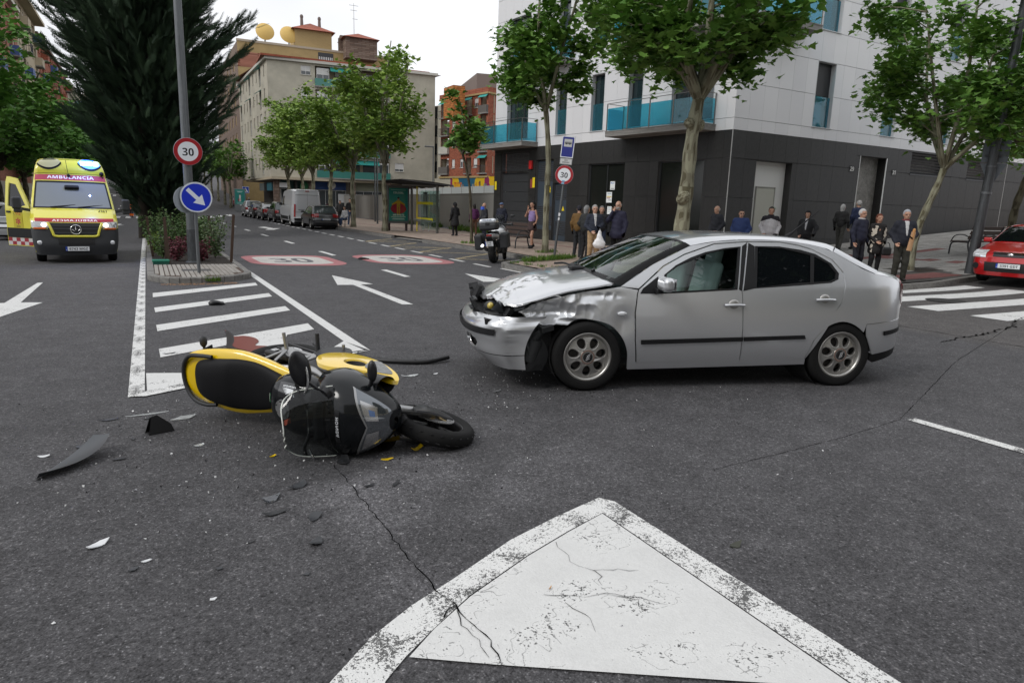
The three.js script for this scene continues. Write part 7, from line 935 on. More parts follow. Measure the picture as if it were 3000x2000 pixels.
function genericCar(name,label,o){
  const t=thing(name,label,o.cat||'car',o.pos,o.turn,o.group),k=o,L=o.L,Wh=o.W / 2,H=o.H,col=paint(o.color,o.paint||{});
  const b=o.belt,st=o.st,sec=sinterp([[0.15,0.93],[0.3,0.96],[0.6,1],[b - 0.05,0.965],[b + 0.02,0.94],[H,o.roofW||0.73]].map(([y,v])=>[y,v*Wh])),plan=x=>(x<0.5?lerp(0.86,1,sstep(x,-0.1,0.5)):x>L - 0.5?lerp(1,0.86,sstep(x,L - 0.5,L + 0.05)):1),w=(x,y)=>sec(y)*plan(x),fn=overSurf(st,w,3),S=o.S,OP=(a,c,t0,t1,off=0,ns=6,nt=16)=>overPatch(fn,a,c,t0,t1,ns,nt,off);
  const N=st.length - 1,R=o.R||0.31,arch=(x)=>{const a=[];for (let i=0;i<=10;i++){const q=Math.PI*i / 10;a.push([x + Math.cos(q)*(R + 0.045),R + Math.sin(q)*(R + 0.045)]);}return a;};
  const edge=[];for (let i=0;i<=N*3;i++){const p=fn(i / 3,0.9999);edge.push([p[0],p[1]]);}
  const bottom=[[L - 0.2,0.24],...arch(o.xr).map(p=>[p[0],Math.max(0.24,p[1])]),...arch(o.xf).map(p=>[p[0],Math.max(0.24,p[1])]),[0.3,0.24]];
  const G=[OP(S.hood[0] - 3,S.hood[1],-1,1,0,14,20),OP(S.roof[0],S.roof[1],-1,1,0,8,20),OP(S.rear[1],N,-1,1,0,16,20),OP(S.hood[1],S.roof[0],0.93,1,0,6,2),OP(S.hood[1],S.roof[0],-1,-0.93,0,6,2),OP(S.roof[1],S.rear[1],0.9,1,0,5,2),OP(S.roof[1],S.rear[1],-1,-0.9,0,5,2)];
  for (const s of [1,-1])G.push(fillPoly([...edge,...bottom],o.win,0.14,(x,y)=>[x,y,s*w(x,y)],{flip:s<0,skirt:0.02}));
  mesh('body',G,col,t);if (S.roof[0]>S.hood[1])mesh('windscreen',OP(S.hood[1],S.roof[0],-0.94,0.94,-0.004,6,14),o.glass||M.tintGlass,t);if (S.rear[1]>S.roof[1])mesh('rear_window',OP(S.roof[1] + 0.1,S.rear[1] - 0.05,-0.9,0.9,0.003,5,14),o.glass||M.glassWin,t);
  for (const s of [1,-1])for (const q of o.win)mesh('side_window',fillPoly(q,[],0.3,(x,y)=>[x,y,s*(w(x,y)- 0.012)],{flip:s<0}),o.glass||M.tintGlass,t);
  for (const s of [1,-1]){const tl=(o.tail||[[S.rear[1] + 0.2,S.rear[1] + 1.4,0.62,1]])[0];mesh('tail_light',[OP(tl[0],tl[1],s>0?tl[2]:-tl[3],s>0?tl[3]:-tl[2],0.008,4,6),...(o.tailSide?[fillPoly(o.tailSide,[],0.2,(x,y)=>[x,y,s*(w(x,y) + 0.008)],{flip:s<0})]:[])],M.redLens,t);const hl=o.head||[1.4,2.7,0.6,1];mesh('headlight',[OP(hl[0],hl[1],s>0?hl[2]:-hl[3],s>0?hl[3]:-hl[2],0.01,4,6),...(o.headSide?[fillPoly(o.headSide,[],0.2,(x,y)=>[x,y,s*(w(x,y) + 0.008)],{flip:s<0})]:[])],o.headMat||M.clearLens,t);
    mesh('mirror',[rbox(0.1,0.13,0.2,0.04,o.mx,b + 0.08,s*(Wh + 0.06))],o.mirror||col,t);wheelParts(t,R,R*0.66,0.19,o.rim||'eight',o.xf,R,s*(Wh - 0.12),s);wheelParts(t,R,R*0.66,0.19,o.rim||'eight',o.xr,R,s*(Wh - 0.12),s);}
  mesh('underbody',box(L - 0.5,0.3,o.W - 0.5,L / 2,0.32,0),M.cavity,t);if (o.bump)mesh('bumper_strip',OP(o.bump[0],o.bump[1],-1,1,0.012,3,24),M.trim,t);
  if (o.plate){const p=fn(o.plate[1],0);plate(t,o.plate[0],p[0] + 0.02,p[1],0,Math.PI / 2,o.plate[2]||0);}if (o.fplate){const p=fn(o.fplate[1],0);plate(t,o.fplate[0],p[0] - 0.02,p[1],0,-Math.PI / 2);}if (o.grille)mesh('grille',OP(...o.grille,0.008,3,14),M.black,t);if (o.grille2)mesh('lower_grille',OP(...o.grille2,0.008,3,14),M.black,t);
  return{t,fn,w,OP,col};
}
const hatchSt=(dx=0,H=1.45,L=3.95)=>[[0,0.26,0.25,0.28],[-0.03,0.5,0.22,0.5],[0.03,0.68,0.25,0.68],[0.2,0.80,0.38,0.76],[0.95,0.97,1.0,0.90],[1.05,1.0,1.12,0.93],[1.75,H - 0.05,1.82,H - 0.11],[2.3,H,2.3,H - 0.06],[L - 0.75,H - 0.03,L - 0.8,H - 0.1],[L - 0.6,H - 0.08,L - 0.68,H - 0.14],[L - 0.23,1.0,L - 0.33,0.98],[L - 0.13,0.9,L - 0.27,0.9],[L - 0.09,0.64,L - 0.25,0.64],[L,0.55,L - 0.17,0.55],[L,0.38,L - 0.17,0.38],[L - 0.09,0.26,L - 0.25,0.27]];
const hatchS={hood:[3,5],roof:[6,9],rear:[9,10]},hatchWin=(H,L)=>[[[1.28,0.97],[1.85,H - 0.17],[2.2,H - 0.14],[2.22,0.95]],[[2.3,0.95],[2.28,H - 0.14],[L - 0.95,H - 0.17],[L - 0.85,1.02],[L - 1.0,0.97]]];
const park=(x,z,dir=1)=>({pos:[x,hgt(x,z),z],turn:-Math.PI / 2*dir});
genericCar('parked_hatchback','dark grey hatchback parked last in the row, beside the pavement trees',{...park(9.66,-46.9),L:3.98,W:1.70,H:1.47,belt:0.95,st:hatchSt(0,1.47,3.98),S:hatchS,win:hatchWin(1.47,3.98),color:[0.055,0.055,0.058],paint:{metalness:0.6},xf:0.78,xr:3.25,mx:1.35,plate:['8959 CJW',12.3],bump:[12.7,13.2],tail:[[10.4,11.6,0.55,1]],tailSide:[[3.55,0.92],[3.70,0.93],[3.72,0.80],[3.6,0.82]],glass:M.glassWin});
{const H=2.5,L=5.3,st=[[0,0.3,0.3,0.32],[-0.05,0.6,0.25,0.6],[0.02,0.85,0.28,0.85],[0.15,1.05,0.4,1.03],[0.55,1.28,0.7,1.22],[0.65,1.33,0.8,1.27],[1.3,2.1,1.4,2.02],[1.8,2.42,1.85,2.32],[3.5,H,3.5,H - 0.1],[5.1,H - 0.03,5.05,H - 0.14],[5.24,H - 0.15,5.16,H - 0.22],[5.28,1.9,5.19,1.9],[5.29,1.2,5.2,1.2],[5.30,0.62,5.2,0.62],[5.36,0.55,5.25,0.55],[5.36,0.38,5.25,0.38],[5.3,0.34,5.2,0.34]];
  const v=genericCar('parked_van','tall pale grey panel van parked behind the dark grey hatchback',{...park(9.55,-53.2),cat:'van',L,W:2.05,H,belt:1.35,st,S:{hood:[3,5],roof:[6,10],rear:[10,10]},win:[[[1.0,1.38],[1.45,2.0],[2.0,2.02],[2.0,1.38]]],color:[0.50,0.51,0.53],paint:{metalness:0.1},roofW:0.86,R:0.35,xf:1.0,xr:4.3,mx:1.3,plate:['9914 LHM',12.6],tail:[[11.6,12.95,0.88,1]],mirror:M.trim,bump:[13.4,15]});
  mesh('door_seam',[v.OP(10.3,13.2,-0.006,0.006,0.004,6,1),v.OP(10.62,10.66,-0.95,0.95,0.004,1,12),v.OP(12.35,12.38,-0.95,0.95,0.004,1,12)],M.trim,v.t);mesh('high_brake_lamp',v.OP(9.9,10.12,-0.16,0.16,0.02,2,4),M.redLens,v.t);mesh('tail_lettering',T(new TextGeometry('PEUGEOT',{font:fontBold,size:0.07,depth:0.006,curveSegments:2}),5.305,1.08,0.62,0,Math.PI / 2),M.trim,v.t);mesh('side_strip',[-1,1].map(s=>box(2.3,0.22,0.02,2.5,0.55,s*1.02)),M.trim,v.t);}
genericCar('parked_people_carrier','black people carrier with alloy wheels parked behind the pale grey van',{...park(9.45,-59.6),L:4.35,W:1.80,H:1.60,belt:1.02,st:hatchSt(0,1.60,4.35),S:hatchS,win:hatchWin(1.60,4.35),color:[0.018,0.019,0.02],xf:0.85,xr:3.5,mx:1.35,plate:['2207 KFN',12.3],rim:'ten',tail:[[10.2,11.6,0.7,1]]});
const sedanSt=[[0,0.26,0.25,0.28],[-0.03,0.5,0.22,0.5],[0.03,0.66,0.25,0.66],[0.2,0.78,0.38,0.74],[1.15,0.95,1.2,0.88],[1.25,0.98,1.32,0.91],[1.95,1.38,2.02,1.32],[2.4,1.42,2.4,1.36],[3.0,1.40,2.98,1.33],[3.2,1.36,3.12,1.29],[3.85,1.05,3.78,1.0],[4.3,1.0,4.15,0.95],[4.36,0.64,4.2,0.64],[4.45,0.55,4.28,0.55],[4.45,0.38,4.28,0.38],[4.36,0.26,4.2,0.27]],sedanWin=[[[1.45,0.95],[2.02,1.27],[2.4,1.3],[2.42,0.94]],[[2.5,0.94],[2.48,1.3],[2.95,1.28],[3.4,1.06],[3.3,0.98]]];
genericCar('parked_saloon','black saloon parked behind the people carrier',{...park(9.42,-65.8),L:4.45,W:1.78,H:1.42,belt:0.95,st:sedanSt,S:hatchS,win:sedanWin,color:[0.012,0.013,0.016],xf:0.85,xr:3.5,mx:1.5,plate:['6120 HPS',12.3],tail:[[11.1,11.9,0.55,1]]});
genericCar('parked_hatchback','black hatchback parked between the black saloon and the silver people carrier',{...park(9.42,-71.4),L:4.0,W:1.72,H:1.45,belt:0.95,st:hatchSt(0,1.45,4.0),S:hatchS,win:hatchWin(1.45,4.0),color:[0.014,0.014,0.015],xf:0.78,xr:3.25,mx:1.35,plate:['1875 GBL',12.3]});
genericCar('parked_people_carrier','silver people carrier parked at the far end of the row by the crossing',{...park(9.42,-77.4),L:4.2,W:1.76,H:1.58,belt:1.0,st:hatchSt(0,1.58,4.2),S:hatchS,win:hatchWin(1.58,4.2),color:[0.46,0.47,0.48],paint:{metalness:0.6},xf:0.8,xr:3.4,mx:1.35,plate:['4446 FTR',12.3],tail:[[10.2,11.7,0.72,1]]});
genericCar('red_hatchback','dark red hatchback on the far side of the crossing below the trees',{pos:[12.6,hgt(12.6,-109),-110.5],turn:-Math.PI / 2 - 0.25,L:4.0,W:1.75,H:1.46,belt:0.95,st:hatchSt(0,1.46,4.0),S:hatchS,win:hatchWin(1.46,4.0),color:[0.16,0.008,0.015],xf:0.78,xr:3.25,mx:1.35,plate:['7331 JCV',12.3]});
{// red car entering on the right
  const v=genericCar('red_car','bright red car nosing past the kerb beside the bench',{pos:[18.95,hgt(19.4,-9.2) + 0.03,-9.35],turn:0.16,L:4.3,W:1.84,H:1.48,belt:0.98,st:[[0.02,0.24,0.28,0.26],[-0.03,0.45,0.22,0.45],[0.0,0.66,0.26,0.66],[0.12,0.82,0.40,0.80],[1.0,1.02,1.05,0.95],[1.1,1.05,1.18,0.98],...hatchSt(0,1.48,4.3).slice(6)],S:hatchS,win:hatchWin(1.48,4.3),color:[0.42,0.005,0.008],paint:{metalness:0.1,roughness:0.28},xf:0.85,xr:3.5,mx:1.35,fplate:['3391 GDT',1.25],head:[2.15,3.2,0.60,0.98],headSide:[[0.27,0.70],[0.36,0.80],[0.72,0.90],[0.62,0.76],[0.4,0.68]],grille:[2.35,2.85,-0.42,0.42],grille2:[0.5,1.6,-0.62,0.62],R:0.32});
  v.t.rotation.z=0.03;mesh('grille_bar',v.OP(2.82,2.98,-0.44,0.44,0.018,2,14),M.chrome,v.t);mesh('badge',T(new THREE.SphereGeometry(0.07,16,8),v.fn(2.75,0)[0] - 0.02,v.fn(2.75,0)[1],0,0,0,0,0.2,0.5,1),M.chrome,v.t);for (const s of [-1,1]){const p=v.fn(1.1,s*0.86);mesh('fog_lamp',T(new THREE.CylinderGeometry(0.07,0.08,0.05,18),p[0] + 0.0,p[1],p[2],0,0,Math.PI / 2),M.trim,v.t);}}
genericCar('silver_estate','silver car waiting behind the open ambulance door with its indicator lit',{pos:[-5.2,hgt(-5.2,-37),-35.7],turn:Math.PI / 2,L:4.5,W:1.76,H:1.5,belt:0.97,st:hatchSt(0,1.5,4.5),S:hatchS,win:hatchWin(1.5,4.5),color:[0.52,0.53,0.54],paint:{metalness:0.6},xf:0.85,xr:3.6,mx:1.35,grille:[2.2,2.8,-0.45,0.45],bump:[1.1,1.4],headMat:phys([0.8,0.55,0.3],{roughness:0.1,clearcoat:1})});
genericCar('dark_car','dark car standing behind the silver car on the ambulance side',{pos:[-7.1,hgt(-7.1,-40),-39.5],turn:Math.PI / 2,L:4.3,W:1.8,H:1.62,belt:1.05,st:hatchSt(0,1.62,4.3),S:hatchS,win:hatchWin(1.62,4.3),color:[0.02,0.022,0.025],xf:0.85,xr:3.5,mx:1.35});
genericCar('white_car','white car facing down the street at the far pedestrian crossing',{pos:[-4.3,hgt(-4.3,-153.5),-153],turn:Math.PI / 2,L:4.2,W:1.78,H:1.48,belt:0.95,st:hatchSt(0,1.48,4.2),S:hatchS,win:hatchWin(1.48,4.2),color:[0.72,0.73,0.74],paint:{metalness:0},xf:0.8,xr:3.4,mx:1.35,grille:[1.8,2.5,-0.5,0.5]});
genericCar('white_van','small white van behind the white car at the far crossing',{pos:[-4.6,hgt(-4.6,-168),-165],turn:Math.PI / 2,L:4.4,W:1.85,H:1.9,belt:1.1,st:hatchSt(0,1.9,4.4),S:hatchS,win:hatchWin(1.9,4.4),color:[0.72,0.73,0.74],paint:{metalness:0},xf:0.8,xr:3.5,mx:1.35,cat:'van'});
genericCar('far_red_car','small red car with pale rear window seen past the far crossing',{pos:[-1.3,hgt(-1.3,-172),-176],turn:-Math.PI / 2,L:4.0,W:1.75,H:1.55,belt:0.95,st:hatchSt(0,1.55,4.0),S:hatchS,win:hatchWin(1.55,4.0),color:[0.35,0.02,0.02],paint:{metalness:0},xf:0.8,xr:3.3,mx:1.35});
// ---------------------------------------------------------------- street furniture
M.galv=std([0.30,0.32,0.335],0.5,{metalness:0.6,map:rep(concTex,1.5)});M.galvDark=std([0.16,0.17,0.18],0.55,{metalness:0.6,map:rep(concTex,2)});M.signBack=std([0.30,0.33,0.36],0.55,{metalness:0.4});
const camYaw=(x,z)=>Math.atan2(-x,-z);
function roundSign(parent,y,r,draw,o=0.03,x=0,ry=0,tilt=0){// disc facing local +z
  const s=mesh('sign_face',T(new THREE.CircleGeometry(r,48),0,0,0.009),std([1,1,1],0.4,{map:canvasTex(256,256,draw)}),parent);s.position.set(x,y,o);s.rotation.set(0,ry,tilt);mesh('sign_plate',T(new THREE.CylinderGeometry(r,r,0.014,48),0,0,0,Math.PI / 2),M.signBack,s);mesh('sign_rim',T(new THREE.TorusGeometry(r,0.008,6,48),0,0,0.002),M.signBack,s);return s;
}
const speed30=(c,w)=>{c.fillStyle='#9c0f1c';c.fillRect(0,0,w,w);c.fillStyle='#dfe2e6';c.beginPath();c.arc(128,128,92,0,7);c.fill();c.fillStyle='#0c0d10';c.font='bold 98px sans-serif';c.textAlign='center';c.textBaseline='middle';c.fillText('30',128,134);};
{const t=thing('lamp_post','thick grey steel lamp post on the median carrying a round 30 speed sign','lamp post',[1.02,hgt(1.02,-20.9) + 0.11,-20.9],camYaw(1.02,-20.9) + 0.12);mesh('pole',[cyl([0,-0.1,0],[0,11.3,0],0.122,0.085,20)],M.galv,t);mesh('pole_base',lathe([[0.19,0],[0.19,0.03],[0.135,0.06],[0.127,0.9],[0.12,0.92]],20),M.galvDark,t);mesh('bracket',[box(0.30,0.04,0.02,0,3.12,0.125),box(0.30,0.04,0.02,0,2.82,0.125)],M.galvDark,t);roundSign(t,2.97,0.35,speed30,0.15,0.02).userData.label='round red-rimmed speed limit sign reading 30';mesh('lamp_arm',tube([[0,11.2,0],[0,11.8,0.2],[0,12,1.4]],0.05),M.galv,t);mesh('lamp_head',rbox(0.3,0.14,0.7,0.06,0,12,1.6),M.galvDark,t);}
{const t=thing('keep_right_sign','round blue sign with white diagonal arrow on a slim post at the median tip','road sign',[0.97,hgt(0.97,-17.54) + 0.12,-17.54],camYaw(0.97,-17.54) + 0.05);mesh('post',cyl([0,-0.05,0],[0,1.98,0],0.038,0.038,14),M.galv,t);
  const s=roundSign(t,1.73,0.335,(c,w)=>{c.fillStyle='#cfd3d8';c.fillRect(0,0,w,w);c.fillStyle='#0a2bb4';c.beginPath();c.arc(128,128,117,0,7);c.fill();c.fillStyle='#d4d9e2';c.save();c.translate(128,128);c.rotate(Math.PI / 4);c.fillRect(-98,-17,120,34);c.beginPath();c.moveTo(14,-52);c.lineTo(96,0);c.lineTo(14,52);c.fill();c.restore();},0.055,0.03);const b=mesh('rear_sign_plate',T(new THREE.CylinderGeometry(0.30,0.30,0.014,40),-0.18,1.67,-0.06,Math.PI / 2,0.5,0),M.signBack,t);mesh('clamp',[box(0.14,0.03,0.05,0,1.9,0.03),box(0.14,0.03,0.05,0,1.56,0.03)],M.galvDark,t);}
{const t=thing('bus_stop_sign','leaning bus stop pole with blue bus sign, BUS URBANO plate and 30 sign','bus stop',[11.6,hgt(11.6,-19.08) + KERB,-19.08],camYaw(11.6,-19.08)- 0.25);const ln=[0.085,0];t.rotation.z=-0.088;mesh('post',cyl([0,-0.05,0],[0,3.78,0],0.04,0.04,12),M.galv,t);
  const p=mesh('bus_sign',rbox(0.42,0.66,0.025,0.012,0,3.45,0.055),M.signBack,t);mesh('sign_face',T(new THREE.PlaneGeometry(0.41,0.65),0,3.45,0.0695),std([1,1,1],0.4,{map:canvasTex(160,256,(c,w,h)=>{c.fillStyle='#d8dade';c.fillRect(0,0,w,h);c.fillStyle='#11207c';c.beginPath();c.roundRect(10,10,w - 20,h - 20,10);c.fill();c.fillStyle='#b9bab8';c.fillRect(30,34,w - 60,92);c.fillStyle='#15161a';c.fillRect(38,74,w - 76,18);c.fillStyle='#b9bab8';for (let i=0;i<4;i++)c.fillRect(46 + i*18,78,8,6);c.fillStyle='#15161a';c.beginPath();c.arc(58,94,7,0,7);c.arc(102,94,7,0,7);c.fill();c.fillRect(38,66,w - 76,3);})}),p);
  const q=mesh('text_plate',rbox(0.40,0.19,0.02,0.01,0,3.01,0.055),M.signBack,t);mesh('plate_face',T(new THREE.PlaneGeometry(0.39,0.18),0,3.01,0.067),std([1,1,1],0.45,{map:canvasTex(192,90,(c,w,h)=>{c.fillStyle='#c2c3c2';c.fillRect(0,0,w,h);c.strokeStyle='#3a3a3a';c.lineWidth=3;c.strokeRect(5,5,w - 10,h - 10);c.fillStyle='#15161a';c.font='bold 28px sans-serif';c.textAlign='center';c.fillText('BUS',w / 2,38);c.fillText('URBANO',w / 2,70);})}),q);roundSign(t,2.60,0.29,speed30,0.055);mesh('sticker',[box(0.09,0.05,0.004,0.0,2.41,0.068),box(0.09,0.05,0.004,-0.01,2.34,0.07)],std([0.20,0.42,0.60],0.5),t);mesh('sticker',[box(0.06,0.1,0.004,0,1.36,0.041),box(0.05,0.08,0.004,0,1.22,0.041)],M.plateWhite,t);}
{const t=thing('lamp_post','grey lamp post with the backs of two traffic signs beside the bench','lamp post',[20.22,hgt(20.22,-10.93) + KERB,-10.93],camYaw(20.22,-10.93));mesh('pole',cyl([0,-0.1,0],[0,9.5,0],0.135,0.085,18),M.galvDark,t);t.rotation.z=-0.035;mesh('pole_band',[T(new THREE.CylinderGeometry(0.137,0.137,0.06,16),0,2.2,0),T(new THREE.CylinderGeometry(0.13,0.13,0.03,16),0,2.9,0)],M.galv,t);mesh('square_sign_back',rbox(0.60,0.60,0.015,0.007,0.04,3.32,-0.14),M.signBack2||(M.signBack2=std([0.10,0.115,0.13],0.6)),t);mesh('triangle_sign_back',T(extrude([[-0.31,0],[0.31,0],[0.04,-0.58],[-0.04,-0.58]],0.012),0.04,2.99,-0.15),M.signBack2,t);mesh('bracket',box(0.4,0.03,0.12,0,3.2,-0.08),M.galvDark,t);mesh('lamp_arm',tube([[0,9.4,0],[0,9.9,0.2],[0,10,1.2]],0.05),M.galvDark,t);mesh('lamp_head',rbox(0.3,0.14,0.7,0.06,0,10,1.4),M.galvDark,t);}
function poster(w,h,big){return canvasTex(w,h,(c)=>{const g=c.createLinearGradient(0,0,0,h);g.addColorStop(0,'#1f6d66');g.addColorStop(1,'#2a8378');c.fillStyle='#237a71';c.fillRect(0,0,w,h);c.textAlign='center';c.fillStyle='#7fb0a6';c.fillRect(w*0.1,h*0.05,w*0.8,h*0.016);c.fillStyle='#d3ddd8';c.font=`bold ${w * 0.125}px sans-serif`;if (big)c.fillText('COLOSAL',w / 2,h*0.17);else{c.fillRect(w*0.2,h*0.12,w*0.6,h*0.02);c.fillRect(w*0.28,h*0.16,w*0.44,h*0.02);}
  const cx=w / 2;c.fillStyle='#8c1730';c.beginPath();if (big){c.moveTo(cx,h*0.36);c.quadraticCurveTo(w*0.12,h*0.5,w*0.08,h*0.64);c.quadraticCurveTo(w*0.2,h*0.8,cx,h*0.76);c.quadraticCurveTo(w*0.8,h*0.8,w*0.92,h*0.64);c.quadraticCurveTo(w*0.88,h*0.5,cx,h*0.36);}else{c.moveTo(cx,h*0.36);c.lineTo(cx - w*0.24,h*0.78);c.lineTo(cx + w*0.1,h*0.76);}c.fill();
  c.fillStyle=big?'#a88a22':'#cfc4bd';c.fillRect(cx - w*0.09,h*0.37,w*0.18,h*0.2);c.fillRect(cx - w*0.085,h*0.56,w*0.07,h*0.26);c.fillRect(cx + w*0.015,h*0.56,w*0.07,h*0.26);if (big)for (const s of [-1,1]){c.beginPath();c.moveTo(cx + s*w*0.06,h*0.37);c.lineTo(cx + s*w*0.36,h*0.49);c.lineTo(cx + s*w*0.33,h*0.52);c.lineTo(cx + s*w*0.05,h*0.44);c.fill();}c.fillStyle='#a5755a';c.beginPath();c.ellipse(cx,h*0.325,w*0.055,h*0.04,0,0,7);c.fill();c.fillStyle='#1c1512';c.beginPath();c.ellipse(cx,h*0.30,w*0.06,h*0.026,0,0,7);c.fill();
  c.fillStyle='#dfe4df';if (big){c.font=`bold ${w * 0.105}px sans-serif`;c.fillText('648 66 60 72',w / 2,h*0.84);}for (const [y,a,b] of [[0.87,0.12,0.88],[0.92,0.2,0.8],[0.945,0.16,0.84]])c.fillRect(w*a,h*y,w*(b - a),h*0.009);});}
{const zb=-37.3,t=thing('bus_shelter','glass bus shelter with curved dark roof and yellow striped panel','bus shelter',[13.9,hgt(13.9,zb) + KERB,zb],0);const P=M.railMetal;
  mesh('post',[cyl([-0.2,-0.05,-1.5],[-0.2,2.55,-1.5],0.07,0.07,12)],std([0.12,0.11,0.10],0.5),t);mesh('post',[cyl([0.2,-0.05,1.55],[0.2,2.55,1.55],0.075,0.075,12)],std([0.12,0.11,0.10],0.5),t);
  mesh('roof',gridSurf(12,12,(u,v)=>[lerp(-2.0,0.9,u),2.62 + 0.22*Math.pow(1 - u,2) + 0.10*Math.sin(u*3),lerp(-2.2,2.1,v)]),std([0.03,0.03,0.032],0.5,{side:THREE.DoubleSide}),t);for (let i=0;i<=6;i++)mesh('roof_rib',tube([[-1.98,2.80,-2.2 + i*0.716],[-0.9,2.70,-2.2 + i*0.716],[0.88,2.58,-2.2 + i*0.716]],0.03,5,8),std([0.04,0.04,0.042],0.5),t);mesh('roof_beam',[box(0.08,0.12,4.0,0,2.55,0),box(2.4,0.06,0.08,-0.6,2.55,-1.5),box(2.4,0.06,0.08,-0.6,2.55,1.5)],P,t);
  for (let i=0;i<3;i++)mesh('glass_pane',box(0.014,2.1,1.0,0.32,1.25,-1.15 + i*1.06),M.glassClear,t);mesh('glass_pane',box(1.1,2.1,0.014,-0.25,1.25,1.72),M.glassClear,t);
  mesh('yellow_stripe',[box(0.02,2.58,0.16,-0.05,1.3,-1.02),box(0.02,0.14,2.5,-0.05,1.62,0.25),box(0.02,0.14,2.5,-0.05,0.74,0.25)],M.yellowSign,t);mesh('bench',[box(0.36,0.04,2.7,0.0,0.62,0.1),tube([[-0.1,0.68,-1.45],[-0.1,0.7,0],[-0.1,0.68,1.45]],0.03),...[-0.9,0,0.9].map(z=>cyl([0.1,0.6,z],[-0.15,0.1,z + 0.25],0.02))],std([0.35,0.35,0.35],0.4,{metalness:0.7}),t);mesh('timetable',[box(0.03,1.5,0.6,0.28,1.5,-0.55)],std([0.05,0.06,0.06],0.4),t);mesh('timetable_sheet',box(0.01,1.3,0.48,0.258,1.5,-0.55),std([0.25,0.27,0.27],0.5),t);
  const a=thing('advert_panel','lit advertising panel with a teal COLOSAL poster at the end of the bus shelter','advert',[12.98,hgt(13,-39.2) + KERB,-39.2],0.12);mesh('panel_case',rbox(1.42,2.16,0.2,0.03,0,1.50,0),std([0.11,0.12,0.125],0.45),a);mesh('poster',T(new THREE.PlaneGeometry(1.2,1.88),0,1.50,0.104),phys([1,1,1],{map:poster(384,600,true),roughness:0.2,clearcoat:1}),a);mesh('leg',box(0.1,0.5,0.12,0.55,0.2,0),std([0.05,0.03,0.03],0.6),a);mesh('leg',box(0.1,0.5,0.12,-0.55,0.2,0),std([0.05,0.03,0.03],0.6),a);}
{const a=thing('advert_column','tall advertising column with a pale teal poster at the far crossing','advert',[10.0,hgt(10,-90.4) + 0.05,-90.4],0);mesh('panel_case',rbox(1.3,2.7,0.25,0.04,0,1.4,0),std([0.14,0.15,0.15],0.5),a);mesh('poster',T(new THREE.PlaneGeometry(1.1,1.75),0,1.75,0.13),std([1.25,1.35,1.3].map(v=>Math.min(1,v)),0.3,{map:poster(192,300,false)}),a);
  const s=thing('crossing_sign','square blue pedestrian crossing sign at the far corner','road sign',[11.0,hgt(11,-93) + 0.05,-93],0);mesh('post',cyl([0,0,0],[0,2.9,0],0.04),M.galv,s);mesh('sign_face',rbox(0.8,0.8,0.03,0.01,0,2.6,0.05),std([1,1,1],0.4,{map:canvasTex(128,128,(c,w)=>{c.fillStyle='#c8ccd4';c.fillRect(0,0,w,w);c.fillStyle='#15399c';c.fillRect(6,6,w - 12,w - 12);c.fillStyle='#d8dade';c.beginPath();c.moveTo(64,18);c.lineTo(112,108);c.lineTo(16,108);c.fill();c.fillStyle='#111';c.beginPath();c.arc(64,48,7,0,7);c.fill();c.lineWidth=8;c.strokeStyle='#111';c.beginPath();c.moveTo(64,54);c.lineTo(64,78);c.lineTo(48,102);c.moveTo(64,78);c.lineTo(80,102);c.stroke();})}),s);}
function benchThing(label,x,z,turn,len){const t=thing('bench',label,'bench',[x,hgt(x,z) + KERB,z],turn),wood=std([0.085,0.045,0.032],0.6,{map:rep(concTex,1.4,6)}),iron=std([0.05,0.052,0.055],0.55,{metalness:0.5});// seat faces local -z
  for (let i=0;i<3;i++)mesh('back_slat',rbox(len,0.13,0.035,0.01,0,0.58 + i*0.155,0.10 + i*0.045,0.28),wood,t);for (let i=0;i<3;i++)mesh('seat_slat',rbox(len,0.035,0.13,0.01,0,0.44,-0.08 - i*0.15),wood,t);for (const s of [-1,1]){mesh('leg',[tube([[s*(len / 2 - 0.12),0,0.16],[s*(len / 2 - 0.12),0.35,0.06],[s*(len / 2 - 0.12),0.55,0.10],[s*(len / 2 - 0.12),0.95,0.22]],0.028,8,16),tube([[s*(len / 2 - 0.12),0.42,0.05],[s*(len / 2 - 0.12),0.42,-0.3],[s*(len / 2 - 0.12),0.38,-0.45],[s*(len / 2 - 0.12),0,-0.50]],0.026,8,16)],iron,t);mesh('armrest',tube([[s*(len / 2 - 0.08),0.40,-0.48],[s*(len / 2 - 0.08),0.62,-0.36],[s*(len / 2 - 0.08),0.66,-0.1],[s*(len / 2 - 0.08),0.58,0.10]],0.018,7,16),iron,t);}return t;}
benchThing('brown slatted bench on the side-street pavement beside the lamp post',25.05,-13.35,0.08,2.2);benchThing('small brown bench beside the police motorcycle',12.75,-24.0,Math.PI / 2 + 0.1,1.8);
{const t=thing('valve_cover','green plastic valve cover lid at the soil edge of the median','cover',[0.22,hgt(0.2,-20.4) + 0.115,-20.4]);mesh('lid',rbox(0.42,0.06,0.26,0.02,0,0.09,0),std([0.01,0.16,0.10],0.6),t);mesh('box',rbox(0.38,0.1,0.22,0.01,0,0.03,0),std([0.01,0.10,0.07],0.7),t);}
tag(mesh('signal_post',[cyl([-8.2,hgt(-8.2,-100),-100],[-8.2,hgt(-8.2,-100) + 4,-100],0.07),box(0.3,0.9,0.3,-8.2,hgt(-8.2,-100) + 3.6,-99.9)],M.galvDark),'far traffic signal post beside the ambulance lane','signal');
